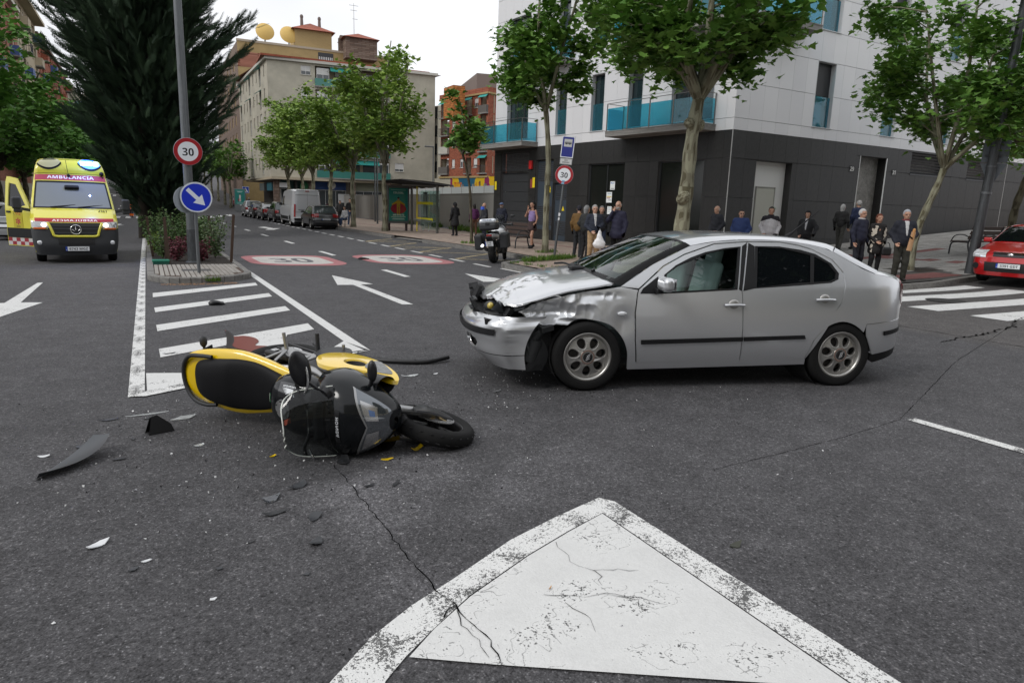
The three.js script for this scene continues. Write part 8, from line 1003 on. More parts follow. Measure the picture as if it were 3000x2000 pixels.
for (const [x,z,h,l] of [[15.6,-52,8,'slim street lamp in front of the cream block'],[17.2,-58,7.5,'second slim street lamp near the corrugated fence'],[24,-62,7,'pale lamp column standing before the brick block']]){const t=thing('street_lamp',l,'lamp post',[x,hgt(x,z),z]);mesh('pole',cyl([0,0,0],[0,h,0],0.07,0.05,10),M.galv,t);mesh('lamp_head',rbox(0.9,0.1,0.3,0.04,-0.4,h,0),M.galv,t);}
// ---- what stands behind the photographer: houses and a tall cypress that the car windows mirror
{const F0=(label,x0,x1,z,h,mat,ph)=>{const B=thing('street_block',label,'building',[x1,0,z]),F=face(B,0,0,0,Math.PI),L=x1 - x0,hs=[];for (let i=0;i<Math.floor((h - 3.5)/ 3);i++)for (let k=0;k<Math.floor(L / 3.2);k++)hs.push([1 + k*3.2,2.4 + k*3.2,4.3 + i*3,6 + i*3]);wallSheet(F,'wall',mat,L,-1,h,hs);F.box('core',mat,0,L,-1,h - 0.1,-10,-0.5);hs.forEach((q,i)=>windowPart(F,...q,-0.15,{frame:M.frameWhite,glass:M.glassWin,blind:(i*3 % 5)/ 7}));F.box('eaves',mat,-0.2,L + 0.2,h,h + 0.3,-0.5,0.4);};
  F0('pale apartment house across the junction, facing the corner building',-34,4,24,19,M.plasterPale);F0('ochre apartment house across the junction with white windows',6,44,23,17,M.plasterCream);
  const r=rng(16),t=thing('cypress_tree','second dark cypress across the junction, mirrored in the saloon windows','tree',[9.6,0.1,7.0]),L=[],e=new THREE.Euler();mesh('trunk',cyl([0,0,0],[0,13,0],0.3,0.08),M.barkBlack,t);for (let i=0;i<5200;i++){const y=1 + 13*r(),R=2.9*Math.sin(Math.min(1,(14.6 - y)/ 7)*1.5)*Math.sqrt(r())*(0.8 + 0.4*r()),a=r()*6.28;e.set(-0.7 - r()*0.5,r()*6.28,0,'YXZ');L.push([V3(Math.cos(a)*R,y,Math.sin(a)*R),new THREE.Quaternion().setFromEuler(e),V3(0.25,0.5,0.9),lin(0.012,0.03,0.012).lerp(lin(0.03,0.06,0.02),r())]);}instanced('crown',leafLow,M.needle,L,t);}
// ---------------------------------------------------------------- people
const skinTones={a:[0.46,0.27,0.19],b:[0.40,0.22,0.15],c:[0.30,0.16,0.10]};
const skinMat={};for (const k in skinTones)skinMat[k]=std(skinTones[k],0.6);M.eye=std([0.02,0.015,0.012],0.3);M.mouth=std([0.22,0.07,0.06],0.6);M.glassesF=std([0.01,0.01,0.012],0.3);
const clothTex=dataTex(128,(u,v,i,j)=>{const s=0.86 + 0.14*hash3(i,j,2) + 0.12*(fbm(u*6,v*6,4,3,6)- 0.5);return [s,s,s];});
const clothCache={};const cloth=(c,r=0.85)=>{const k=c.join() + r;return clothCache[k]||(clothCache[k]=std(c,r,{map:rep(clothTex,5)}));};
const handGeo=(()=>{const P=[ell([0,-0.045,0],[0.036,0.05,0.018])],fl=[0.075,0.085,0.08,0.065];for (let i=0;i<4;i++){const x=-0.028 + i*0.0185;P.push(cap([x,-0.08,0.002],[x*1.08,-0.08 - fl[i]*0.5,0.012],0.0095,0.009),cap([x*1.08,-0.08 - fl[i]*0.5,0.012],[x*1.05,-0.08 - fl[i]*0.9,0.036],0.009,0.0075));}P.push(cap([0.03,-0.03,0.008],[0.052,-0.065,0.024],0.012,0.010),cap([0.052,-0.065,0.024],[0.052,-0.092,0.036],0.010,0.008));P.push(cap([0,0.02,0],[0,-0.02,0],0.027,0.03));return sdfMesh(union(P,0.012),[-0.08,-0.2,-0.05],[0.09,0.06,0.08],0.0055);})();
const fold=(x,y,z,k)=>k*(Math.sin(y*46 + x*17 + 3*noise3(x*8,y*8,z*8))*0.5 + (noise3(x*14,y*10,z*14)- 0.5));
function person(o){
  const s=(o.h||1.72)/ 1.75,t=thing('person',o.label,'person',[o.x,o.y??hgt(o.x,o.z) + KERB,o.z],o.turn,o.group);t.scale.setScalar(s);
  const far=o.far,hC=far?0.03:0.02,b=o.bulk||0,st=o.stride||0,sit=o.sit,H0=sit?-0.42:0;// sit: hips lowered
  const hipY=0.93 + H0,leg=k=>{const sg=k?-1:1,z=sg*st;return sit?{hip:[sg*0.09,hipY,0],knee:[sg*0.11,0.49,0.42],ank:[sg*0.11,0.09,0.40 + sg*0.08]}:{hip:[sg*0.09,hipY,0],knee:[sg*0.10,0.50,0.03 + z*0.55],ank:[sg*(o.wide||0.11),0.085 + (sg*st<0?0.04:0),z*1.0 - 0.03]};},LG=[leg(0),leg(1)];
  const up=([x,y,z])=>[x,y + H0,z],lean=o.lean||0,tl=([x,y,z])=>[x,y + H0,z + lean*(y - 0.95)];
  const arms=(o.arms||['hang','hang']).map((a,i)=>{const sg=i?-1:1,A={hang:[[0.245,1.15,-0.03],[0.25,0.90,0.05]],pocket:[[0.265,1.16,-0.06],[0.20,0.96,0.10]],hold:[[0.25,1.16,0.02],[0.09,1.10,0.27]],low:[[0.25,1.13,0.0],[0.12,0.98,0.22]],face:[[0.24,1.20,0.14],[0.07,1.46,0.17]],back:[[0.25,1.14,-0.12],[0.18,0.98,-0.16]],out:[[0.33,1.2,0.05],[0.30,1.0,0.24]]}[a];return{sh:tl([sg*0.178,1.405,0]),el:tl([sg*A[0][0],A[0][1],A[0][2]]),wr:tl([sg*A[1][0],A[1][1],A[1][2]])};});
  // skin body: one continuous figure
  const B=[cap(tl([0,1.05,0]),tl([0,1.3,0]),0.10,0.12),cap(tl([0,1.38,0]),tl([0,1.52,0.01]),0.075,0.055)];for (const l of LG)B.push(cap(l.hip,l.knee,0.075,0.052),cap(l.knee,l.ank,0.055,0.036));for (const a of arms)B.push(cap(a.sh,a.el,0.045,0.036),cap(a.el,a.wr,0.036,0.025));B.push(cap([0.09,hipY,0],[-0.09,hipY,0],0.09,0.09));
  const geos=[sdfMesh(union(B,0.04),[-0.42,-0.02,-0.5],[0.42,1.62,0.62],hC)];
  const hd=tl([0,1.625,0.015]),hs=far?0.014:0.009,hy=o.headTurn||0,rotH=(x,z)=>{const c=Math.cos(hy),q=Math.sin(hy);return [x*c - z*q,x*q + z*c];};
  const head=(()=>{const F=union([ell([0,0.02,0],[0.076,0.105,0.095]),ell([0,-0.055,0.03],[0.055,0.065,0.062]),cap([0,0.01,0.088],[0,-0.028,0.108],0.010,0.014),ell([0.078,-0.005,0],[0.012,0.03,0.018]),ell([-0.078,-0.005,0],[0.012,0.03,0.018]),cap([0,-0.06,-0.005],[0,-0.16,-0.02],0.052,0.055),ell([0,-0.045,0.078],[0.026,0.012,0.014]),cap([-0.045,0.028,0.078],[0.045,0.028,0.078],0.012,0.012)],0.018);const f=(x,y,z)=>{const [a,c]=rotH(x - hd[0],z - hd[2]);return F(a,y - hd[1],c);};return sdfMesh(f,[hd[0] - 0.13,hd[1] - 0.18,hd[2] - 0.15],[hd[0] + 0.13,hd[1] + 0.16,hd[2] + 0.16],hs);})();geos.push(head);
  arms.forEach((a,i)=>{const d=V3(...a.wr).sub(V3(...a.el)).normalize(),q=new THREE.Quaternion().setFromUnitVectors(V3(0,-1,0),d),g=handGeo.clone();if (i===0)g.scale(-1,1,1);g.applyQuaternion(q);g.translate(a.wr[0],a.wr[1],a.wr[2]);geos.push(g);});
  const body=mesh('body',geos,skinMat[o.skin||'a'],t);
  const fc=(x,y,z)=>{const c=Math.cos(-hy),q=Math.sin(-hy);return [hd[0] + x*c - z*q,hd[1] + y,hd[2] + x*q + z*c];};
  if (!o.faceAway){mesh('eyes',[sph(0.011,...fc(0.032,0.008,0.082),1.2,0.7,0.7,8),sph(0.011,...fc(-0.032,0.008,0.082),1.2,0.7,0.7,8),...(o.brow===0?[]:[cyl(fc(0.018,0.032,0.090),fc(0.05,0.030,0.080),0.005,0.003,5),cyl(fc(-0.018,0.032,0.090),fc(-0.05,0.030,0.080),0.005,0.003,5)])],M.eye,body);mesh('mouth',cyl(fc(-0.022,-0.052,0.088),fc(0.022,-0.052,0.088),0.005,0.005,5),M.mouth,body);
    if (o.glasses)mesh('glasses',[...[-1,1].map(k=>T(o.glasses===2?new THREE.SphereGeometry(0.026,10,6):new THREE.TorusGeometry(0.022,0.003,5,16),...fc(k*0.034,0.006,0.098),0,-hy,0,1,0.75,0.35)),cyl(fc(0.05,0.01,0.095),fc(0.08,0.01,0),0.003,0.003,4),cyl(fc(-0.05,0.01,0.095),fc(-0.08,0.01,0),0.003,0.003,4),cyl(fc(-0.012,0.01,0.10),fc(0.012,0.01,0.10),0.003,0.003,4)],M.glassesF,t);
    if (o.beard)mesh('beard',sdfMesh((x,y,z)=>{const [a,c]=rotH(x - hd[0],z - hd[2]),yy=y - hd[1];return Math.max(ell([0,-0.06,0.032],[0.06,0.066,0.068])(a,yy,c),yy + 0.03,-(c - 0.0));},[hd[0] - 0.12,hd[1] - 0.15,hd[2] - 0.12],[hd[0] + 0.12,hd[1] + 0.05,hd[2] + 0.14],hs),cloth(o.beard),t);}
  // hair or headgear
  if (o.hair){const style=o.hairStyle||'short',F=(x,y,z)=>{const [a,c]=rotH(x - hd[0],z - hd[2]),yy=y - hd[1];let d=ell([0,0.03,-0.012],style==='hood'?[0.10,0.125,0.115]:[0.086,0.108,0.104])(a,yy,c) + 0.006*(noise3(a*60,yy*40,c*60)- 0.5);const face=Math.max(c - 0.045 - (yy - 0.055)*0.6<0?-1:0,0);const cutF=Math.min(0.06 - yy + 0*a,c - 0.022);d=Math.max(d,Math.min(c - 0.03,0.070 - yy)>0?0.02:-1);d=Math.max(d,style==='bald'?Math.max(yy - 0.04,c - 0.02):-1);if (style==='short'||style==='bald')d=Math.max(d,-0.055 - yy);if (style==='bob'||style==='long'||style==='hood'){const e2=cap([0,0.0,-0.05],[0,style==='long'?-0.34:-0.10,style==='long'?-0.085:-0.05],0.078,style==='long'?0.05:0.07)(a,yy,c);d=smin(d,Math.max(e2,c - 0.02),0.03);}if (style==='bun')d=Math.min(Math.max(d,-0.07 - yy),ell([0,0.0,-0.11],[0.04,0.045,0.035])(a,yy,c));return d;};mesh(style==='hood'?'hood':'hair',sdfMesh(F,[hd[0] - 0.16,hd[1] - 0.42,hd[2] - 0.18],[hd[0] + 0.16,hd[1] + 0.17,hd[2] + 0.16],hs),cloth(o.hair),t);}
  if (o.cap)mesh('cap',[sph(0.098,hd[0],hd[1] + 0.05,hd[2] - 0.005,0.95,0.78,1.08,16),T(new THREE.CylinderGeometry(0.075,0.08,0.012,16,1,false),...fc(0,0.052,0.10),0.15,-hy,0,1,1,0.9)],cloth(o.cap),t);
  // upper garment
  const top=o.top||[0.03,0.03,0.04],hem=o.hem??0.88,sl=o.sleeve??1,J=[ell(tl([0,1.25,0]),[0.175 + b,0.25,0.125 + b*0.9]),cap(tl([-0.14 - b*0.3,1.41,0]),tl([0.14 + b*0.3,1.41,0]),0.062 + b*0.3,0.062 + b*0.3),cap(tl([0,1.40,0]),tl([0,1.50,0]),0.10,0.062),cap(tl([0,1.15,0.0]),tl([0,Math.max(hem,0.92) + 0.1,0.0]),0.145 + b,0.150 + b)];if (hem<0.8&&!sit)J.push(cap(tl([0,1.0,0]),[0,hem + 0.12,0],0.165 + b,0.215 + b));for (const a of arms){if (sl>0){const m=a.el;J.push(cap(a.sh,m,0.066 + b*0.3,0.055 + b*0.3));if (sl>=1)J.push(cap(m,a.wr,0.055 + b*0.3,0.042 + b*0.2));}}
  const Ju=union(J,0.05),Jf=(x,y,z)=>Math.max(Ju(x,y,z) + fold(x,y,z,o.quilt?0.004:0.007) + (o.quilt?0.008*Math.abs(Math.sin(y*52)):0),hem + H0 - y,y - (o.neck??1.50)- H0);mesh(hem<0.7?'coat':sl===0?'top':'jacket',sdfMesh(Jf,[-0.5,Math.max(0.1,hem + H0 - 0.05),-0.42],[0.5,1.6 + H0,0.48],hC),cloth(top,o.shine||0.8),t);
  if (o.yoke)mesh('yoke',sdfMesh((x,y,z)=>Math.max(Jf(x,y,z)- 0.006,1.34 + H0 - Math.abs(x)*0.35 + 0.06 - y),[-0.3,1.25,-0.25],[0.3,1.6,0.25],hC),cloth(o.yoke),t);if (o.shirt)mesh('shirt',sdfMesh((x,y,z)=>Math.max(Jf(x,y,z)- 0.004,Math.abs(x)- 0.022 - (y - H0 - 1.15)*0.10,0.02 - z,1.12 + H0 - y),[-0.15,1.05 + H0,0],[0.15,1.6 + H0,0.35],hC*0.7),cloth(o.shirt),t);if (o.collar)mesh('collar',T(new THREE.TorusGeometry(0.068,0.024,8,20),...tl([0,1.50,0.005]),Math.PI / 2 + 0.1),cloth(o.collar),t);
  // lower garment
  const bot=o.bottom||[0.02,0.02,0.024];if (o.skirt)mesh('skirt',sdfMesh((x,y,z)=>Math.max(union([ell([0,0.97,0],[0.165,0.14,0.125]),cap([0,0.92,0],[0,o.skirt + 0.1,0],0.15,0.18)],0.05)(x,y,z) + fold(x,y,z,0.006),o.skirt - y,y - 1.08),[-0.3,o.skirt - 0.05,-0.3],[0.3,1.15,0.3],hC),cloth(bot),t);
  else{const P=[ell([0,hipY + 0.02,0],[0.168,0.13,0.12])];for (const l of LG)P.push(cap(l.hip,l.knee,0.092 + (o.baggy||0),0.07 + (o.baggy||0)),cap(l.knee,l.ank,0.07 + (o.baggy||0),0.056 + (o.baggy||0)));const Pu=union(P,0.035),y1=hipY + 0.13;mesh('trousers',sdfMesh((x,y,z)=>Math.max(Pu(x,y,z) + fold(x,y,z,0.006),0.065 - y,y - y1),[-0.34,0.0,-0.5],[0.34,y1 + 0.05,0.65],hC),cloth(bot),t);}
  for (const l of LG){const [ax,ay,az]=l.ank;mesh('shoe',sdfMesh((x,y,z)=>Math.max(union([cap([ax,ay - 0.025,az - 0.03],[ax*1.05,ay - 0.042,az + 0.13],0.046,0.036),cap([ax,ay,az],[ax,ay + 0.04,az],0.044,0.04)],0.03)(x,y,z),ay - 0.085 - y),[ax - 0.09,ay - 0.1,az - 0.12],[ax + 0.09,ay + 0.1,az + 0.22],far?0.02:0.013),cloth(o.shoes||[0.02,0.02,0.02],0.6),t);}
  t.userData.wr=arms.map(a=>a.wr.map(v=>v*s));return t;
}
const toCam=(x,z,d=0)=>Math.atan2(-x,-z) + d;// facing the photographer, d turns to its left
const navy=[0.012,0.016,0.035],blk=[0.008,0.008,0.010],grey=[0.30,0.30,0.30];
const PP=[
 {x:14.02,z:-33.07,h:1.70,turn:Math.PI + 0.2,faceAway:1,top:blk,hem:0.52,bulk:0.015,bottom:blk,shoes:blk,hair:blk,hairStyle:'hood',arms:['hang','low'],label:'person in a long black coat with head covered, walking away along the fence'},
 {x:15.19,z:-33.24,h:1.64,turn:Math.PI - 0.1,faceAway:1,top:[0.09,0.012,0.085],hem:0.90,bulk:0.02,bottom:[0.16,0.075,0.045],shoes:[0.05,0.05,0.05],hair:[0.01,0.008,0.008],hairStyle:'bob',label:'person in a purple jacket and brown trousers seen from behind'},
 {x:14.2,z:-29.9,h:1.70,turn:toCam(14,-30,-1.2),top:[0.012,0.014,0.022],hem:0.85,bulk:0.03,arms:['low','low'],bottom:navy,label:'bald person in a dark padded jacket behind the police motorcycle',brow:0},
 {x:14.35,z:-28.4,h:1.74,turn:toCam(14,-28,-0.5),top:navy,hem:0.85,bulk:0.02,cap:[0.10,0.15,0.28],glasses:1,beard:[0.35,0.33,0.31],bottom:navy,label:'person in a blue cap, glasses and navy jacket behind the police motorcycle'},
 {x:13.01,z:-23.11,h:1.78,turn:toCam(13,-23,-0.9),skin:'b',top:[0.30,0.22,0.46],hem:0.98,sleeve:0,neck:1.40,skirt:0.66,bottom:[0.06,0.035,0.035],shoes:blk,hair:[0.008,0.006,0.006],hairStyle:'long',arms:['hang','face'],stride:0.12,label:'person in a lilac top and dark patterned skirt beside the small bench'},
 {x:12.25,z:-18.73,h:1.66,turn:toCam(12,-18.7,2.6),top:[0.16,0.085,0.02],hem:0.88,bulk:0.02,bottom:[0.02,0.022,0.026],hair:[0.02,0.02,0.03],faceAway:1,headTurn:0.6,arms:['hang','hang'],label:'person in a mustard brown jacket standing with the group by the bus stop'},
 {x:12.05,z:-18.0,h:1.66,turn:toCam(12,-18,2.3),top:[0.018,0.020,0.020],hem:0.80,bulk:0.03,bottom:[0.012,0.012,0.014],hair:[0.25,0.25,0.25],hairStyle:'bob',faceAway:1,arms:['pocket','pocket'],label:'grey-haired person in a dark green-black coat seen from behind'},
 {x:11.25,z:-16.39,h:1.67,turn:toCam(11.2,-16.4,0.25),top:[0.018,0.024,0.042],hem:0.90,bulk:0.025,quilt:1,shirt:[0.55,0.55,0.55],bottom:[0.42,0.28,0.15],baggy:0.008,shoes:[0.03,0.035,0.03],hair:[0.38,0.37,0.36],glasses:1,arms:['hold','low'],label:'person in a quilted navy jacket and tan trousers holding a white bag'},
 {x:12.9,z:-18.4,h:1.66,turn:toCam(13,-18.4,0.1),top:[0.012,0.013,0.018],hem:0.85,bulk:0.02,bottom:[0.03,0.045,0.09],shoes:[0.12,0.05,0.02],hair:[0.2,0.19,0.18],label:'person in dark jacket and jeans half hidden behind the bag holder'},
 {x:12.0,z:-16.29,h:1.80,turn:toCam(12,-16.3,-0.5),top:[0.014,0.014,0.04],hem:0.72,bulk:0.012,bottom:blk,shoes:blk,hair:[0.40,0.38,0.36],hairStyle:'bald',beard:[0.42,0.40,0.38],glasses:1,arms:['hang','face'],label:'tall bearded person in a navy coat with a hand at the chin'},
 {x:16.74,z:-17.25,h:1.78,turn:toCam(16.7,-17.2,-0.8),top:[0.012,0.014,0.022],hem:0.85,bulk:0.03,bottom:blk,hair:[0.50,0.49,0.48],hairStyle:'bald',arms:['pocket','pocket'],label:'white-haired person in a dark padded jacket against the dark wall'},
 {x:15.94,z:-15.4,h:1.67,turn:toCam(16,-15.4,-0.3),top:[0.014,0.035,0.13],hem:0.80,bulk:0.06,bottom:[0.02,0.02,0.03],hair:[0.01,0.009,0.009],hairStyle:'bun',glasses:2,arms:['pocket','pocket'],headTurn:0.5,label:'person in a bright blue jacket and sunglasses behind the saloon'},
 {x:16.97,z:-15.2,h:1.78,turn:toCam(17,-15.2,0.1),top:[0.55,0.54,0.56],hem:0.85,bulk:0.025,quilt:1,yoke:[0.014,0.012,0.018],collar:[0.014,0.012,0.018],skin:'b',hair:[0.03,0.028,0.026],arms:['pocket','pocket'],label:'person in a white padded jacket with black shoulders behind the saloon'},
 {x:18.65,z:-15.22,h:1.66,turn:toCam(18.6,-15.2,-0.2),top:[0.010,0.010,0.013],hem:0.85,bulk:0.04,shirt:[0.5,0.5,0.52],bottom:blk,hair:blk,hairStyle:'hood',arms:['out','pocket'],label:'person in a black jacket with raised hood behind the saloon boot'},
 {x:23.03,z:-17.28,h:1.74,turn:Math.PI / 2 + 0.3,faceAway:1,top:[0.010,0.010,0.011],hem:0.86,bulk:0.015,bottom:[0.045,0.045,0.04],shoes:blk,hair:[0.42,0.42,0.42],hairStyle:'bob',stride:0.20,arms:['hang','hang'],label:'grey-haired person in black walking past the dark entrance'},
 {x:23.96,z:-17.3,h:1.84,turn:Math.PI - 0.3,faceAway:1,top:[0.014,0.025,0.075],hem:0.85,bulk:0.03,bottom:navy,hair:[0.45,0.44,0.43],label:'white-haired person in a blue jacket at the dark entrance, seen from behind'},
 {x:16.84,z:-12.03,h:1.76,turn:toCam(16.8,-12,0.9),top:[0.010,0.012,0.032],hem:0.86,bulk:0.02,bottom:[0.010,0.011,0.018],skin:'b',hair:[0.55,0.54,0.53],glasses:1,collar:[0.5,0.5,0.5],label:'white-haired person in a navy blouson standing next to a companion with handbag'},
 {x:17.34,z:-11.87,h:1.64,turn:toCam(17.3,-11.9,0.5),top:[0.012,0.010,0.010],hem:0.62,bulk:-0.005,bottom:blk,shoes:blk,hair:[0.14,0.04,0.02],hairStyle:'bob',skin:'b',arms:['low','low'],vest:1,label:'red-haired person in a black and cream patterned cardigan'},
 {x:16.55,z:-10.62,h:1.76,turn:toCam(16.5,-10.5,0.35),top:[0.008,0.010,0.020],hem:0.86,bulk:0.035,bottom:[0.028,0.027,0.020],baggy:0.01,shoes:[0.015,0.012,0.01],skin:'b',hair:[0.36,0.37,0.40],glasses:1,shirt:[0.55,0.55,0.55],collar:[0.18,0.03,0.04],arms:['hold','pocket'],label:'grey-haired person in a navy jacket holding a loaf in a paper bag'},
 {x:11.2,z:-44.5,h:1.70,turn:toCam(11,-44.6,-0.8),far:1,sit:1,top:[0.55,0.55,0.56],hem:0.90,bottom:[0.06,0.10,0.20],shoes:[0.5,0.5,0.5],hair:[0.02,0.015,0.012],hairStyle:'long',arms:['low','low'],label:'person in a white top and jeans sitting on a folding chair'},
 {x:11.95,z:-46.06,h:1.80,turn:toCam(11.8,-46,0.2),far:1,top:blk,hem:0.92,bottom:[0.07,0.12,0.24],shoes:[0.5,0.5,0.5],hair:[0.015,0.012,0.01],arms:['low','low'],label:'person in a black sweater and jeans standing by the folding chair'},
 {x:12.2,z:-49.8,h:1.66,turn:toCam(12.5,-50),far:1,top:[0.03,0.03,0.032],hair:[0.02,0.016,0.014],label:'person in dark grey behind the one in the black sweater'},
 {x:12.0,z:-52.5,h:1.62,turn:Math.PI,faceAway:1,far:1,top:[0.06,0.012,0.02],hem:0.8,bottom:blk,hair:blk,hairStyle:'bob',label:'person in a dark red top by the pavement trees, seen from behind'},
 {x:11.9,z:-97.5,h:1.66,turn:2.2,far:1,y:hgt(11.9,-97.5),top:navy,hair:[0.4,0.4,0.4],label:'white-haired person in navy near the far red hatchback'},
 {x:16.2,z:-86.2,h:1.75,turn:2.9,faceAway:1,far:1,top:blk,bottom:[0.07,0.12,0.22],hair:blk,label:'person in black with jeans outside the shop front'},
 {x:17.2,z:-86.0,h:1.68,turn:2.5,faceAway:1,far:1,top:blk,bottom:[0.05,0.09,0.18],hair:blk,hairStyle:'long',label:'long-haired person in black outside the shop front'},
 {x:-1.6,z:-86.19,h:1.78,y:hgt(-1.6,-86.2),turn:toCam(-1.6,-86,-0.3),far:1,top:[0.85,0.16,0.015],hem:0.86,bulk:0.04,bottom:[0.03,0.03,0.04],shoes:blk,hair:[0.05,0.03,0.02],stride:0.08,arms:['out','hang'],label:'emergency worker in an orange jacket walking on the far crossing'},
 {x:-3.0,z:-150,h:1.75,y:hgt(-3,-150),turn:1.5,far:1,top:blk,hair:blk,stride:0.2,label:'person in black walking on the distant crossing'},
 {x:-1.2,z:-146,h:1.75,y:hgt(-1.2,-146),turn:-1.5,far:1,top:[0.03,0.012,0.02],hair:blk,stride:0.22,hem:0.7,label:'person in a dark coat striding across the distant crossing'},
];
const people=PP.map(person);
{// orange lower legs of the worker, things people hold
  const w=people[26];mesh('leg_bands',[box(0.17,0.22,0.18,0.1,0.30,0.05),box(0.17,0.22,0.18,-0.1,0.30,-0.05)],std([0.85,0.16,0.015],0.7),w);mesh('waist_band',T(new THREE.CylinderGeometry(0.225,0.225,0.05,16),0,0.92,0,0,0,0,1,1,0.7),std([0.5,0.52,0.5],0.5),w);
  const hold=(p,i,name,label,cat,geo,mat,off=[0,0,0],tilt=0)=>{const wr=p.userData.wr[i],a=p.rotation.y,c=Math.cos(a),s=Math.sin(a),x=wr[0] + off[0],z=wr[2] + off[2];const t=thing(name,label,cat,[p.position.x + x*c + z*s,p.position.y + wr[1] + off[1],p.position.z - x*s + z*c],a);t.rotation.z=tilt;return t;};
 {const t=hold(people[7],0,'plastic_bag','white plastic carrier bag hanging from a hand by the bus stop','bag',null,null,[0.0,-0.04,0.08]);const mt=std([0.75,0.75,0.76],0.45);mesh('bag',sdfMesh((x,y,z)=>union([cap([0,-0.10,0],[0,-0.40,0],0.05,0.14),cap([-0.06,-0.42,0],[0.06,-0.42,0],0.12,0.12)],0.05)(x,y,z*1.5) + fold(x,y,z,0.012),[-0.26,-0.6,-0.2],[0.26,-0.02,0.2],0.016),mt,t);mesh('handle',tube([[-0.03,-0.14,0],[-0.015,-0.05,0],[0,0,0],[0.015,-0.05,0],[0.03,-0.14,0]],0.008,5),mt,t);mesh('pixel',box(0.001,0.001,0.001,0,-0.3,0),mt,t);t.remove(t.children[2]);}
 {const t=hold(people[18],0,'baguette','baguette in a brown paper bag held against a navy jacket','bread',null,null,[-0.02,0,0.07],-0.12);mesh('loaf',[T(new THREE.CapsuleGeometry(0.033,0.36,6,14),0,0.0,0)],std([0.45,0.22,0.07],0.7),t);mesh('paper_bag',[T(new THREE.CylinderGeometry(0.05,0.06,0.46,14,4,true),0,-0.10,0,0,0,0,1,1,0.6)],std([0.40,0.23,0.12],0.8,{side:THREE.DoubleSide}),t);}
 {const t=hold(people[17],0,'handbag','black leather handbag carried by the red-haired person','handbag',null,null,[0.05,-0.05,0.03]);mesh('bag',rbox(0.26,0.22,0.12,0.05,0,-0.20,0),std([0.01,0.01,0.011],0.4),t);mesh('strap',tube([[-0.1,-0.12,0],[-0.05,0.02,0],[0.05,0.02,0],[0.1,-0.12,0]],0.010,6),std([0.012,0.012,0.013],0.5),t);}
 {const p=people[17],r=rng(5),G=[];for (let i=0;i<46;i++){const side=r()<0.5?-1:1,y=0.68 + r()*0.72,x=side*(0.11 + 0.09*r()),z=Math.sqrt(Math.max(0,1 - (x / 0.235)**2))*0.155 + 0.012;G.push(T(new THREE.CircleGeometry(0.018 + 0.022*r(),7),x,y,z,0,side*0.5,r()*3,1,1.6,1));}mesh('cardigan_pattern',G,std([0.55,0.50,0.42],0.9,{side:THREE.DoubleSide}),p);}
 {const t=thing('folding_chair','thin metal folding chair on the pavement under the white-topped sitter','chair',[11.2,hgt(11.2,-44.5) + KERB,-44.5],toCam(11,-44.6,-0.8));mesh('seat',rbox(0.4,0.03,0.4,0.01,0,0.44,0.02),M.galv,t);for (const [a,b] of [[-0.18,-0.2],[0.18,-0.2],[-0.18,0.2],[0.18,0.2]])mesh('leg',cyl([a,0,b*1.2],[a,0.44,b*0.6],0.012),M.galv,t);mesh('backrest',tube([[-0.18,0.44,-0.18],[-0.18,0.85,-0.25],[0.18,0.85,-0.25],[0.18,0.44,-0.18]],0.012),M.galv,t);}
  for (const p of people)delete p.userData.wr;
}
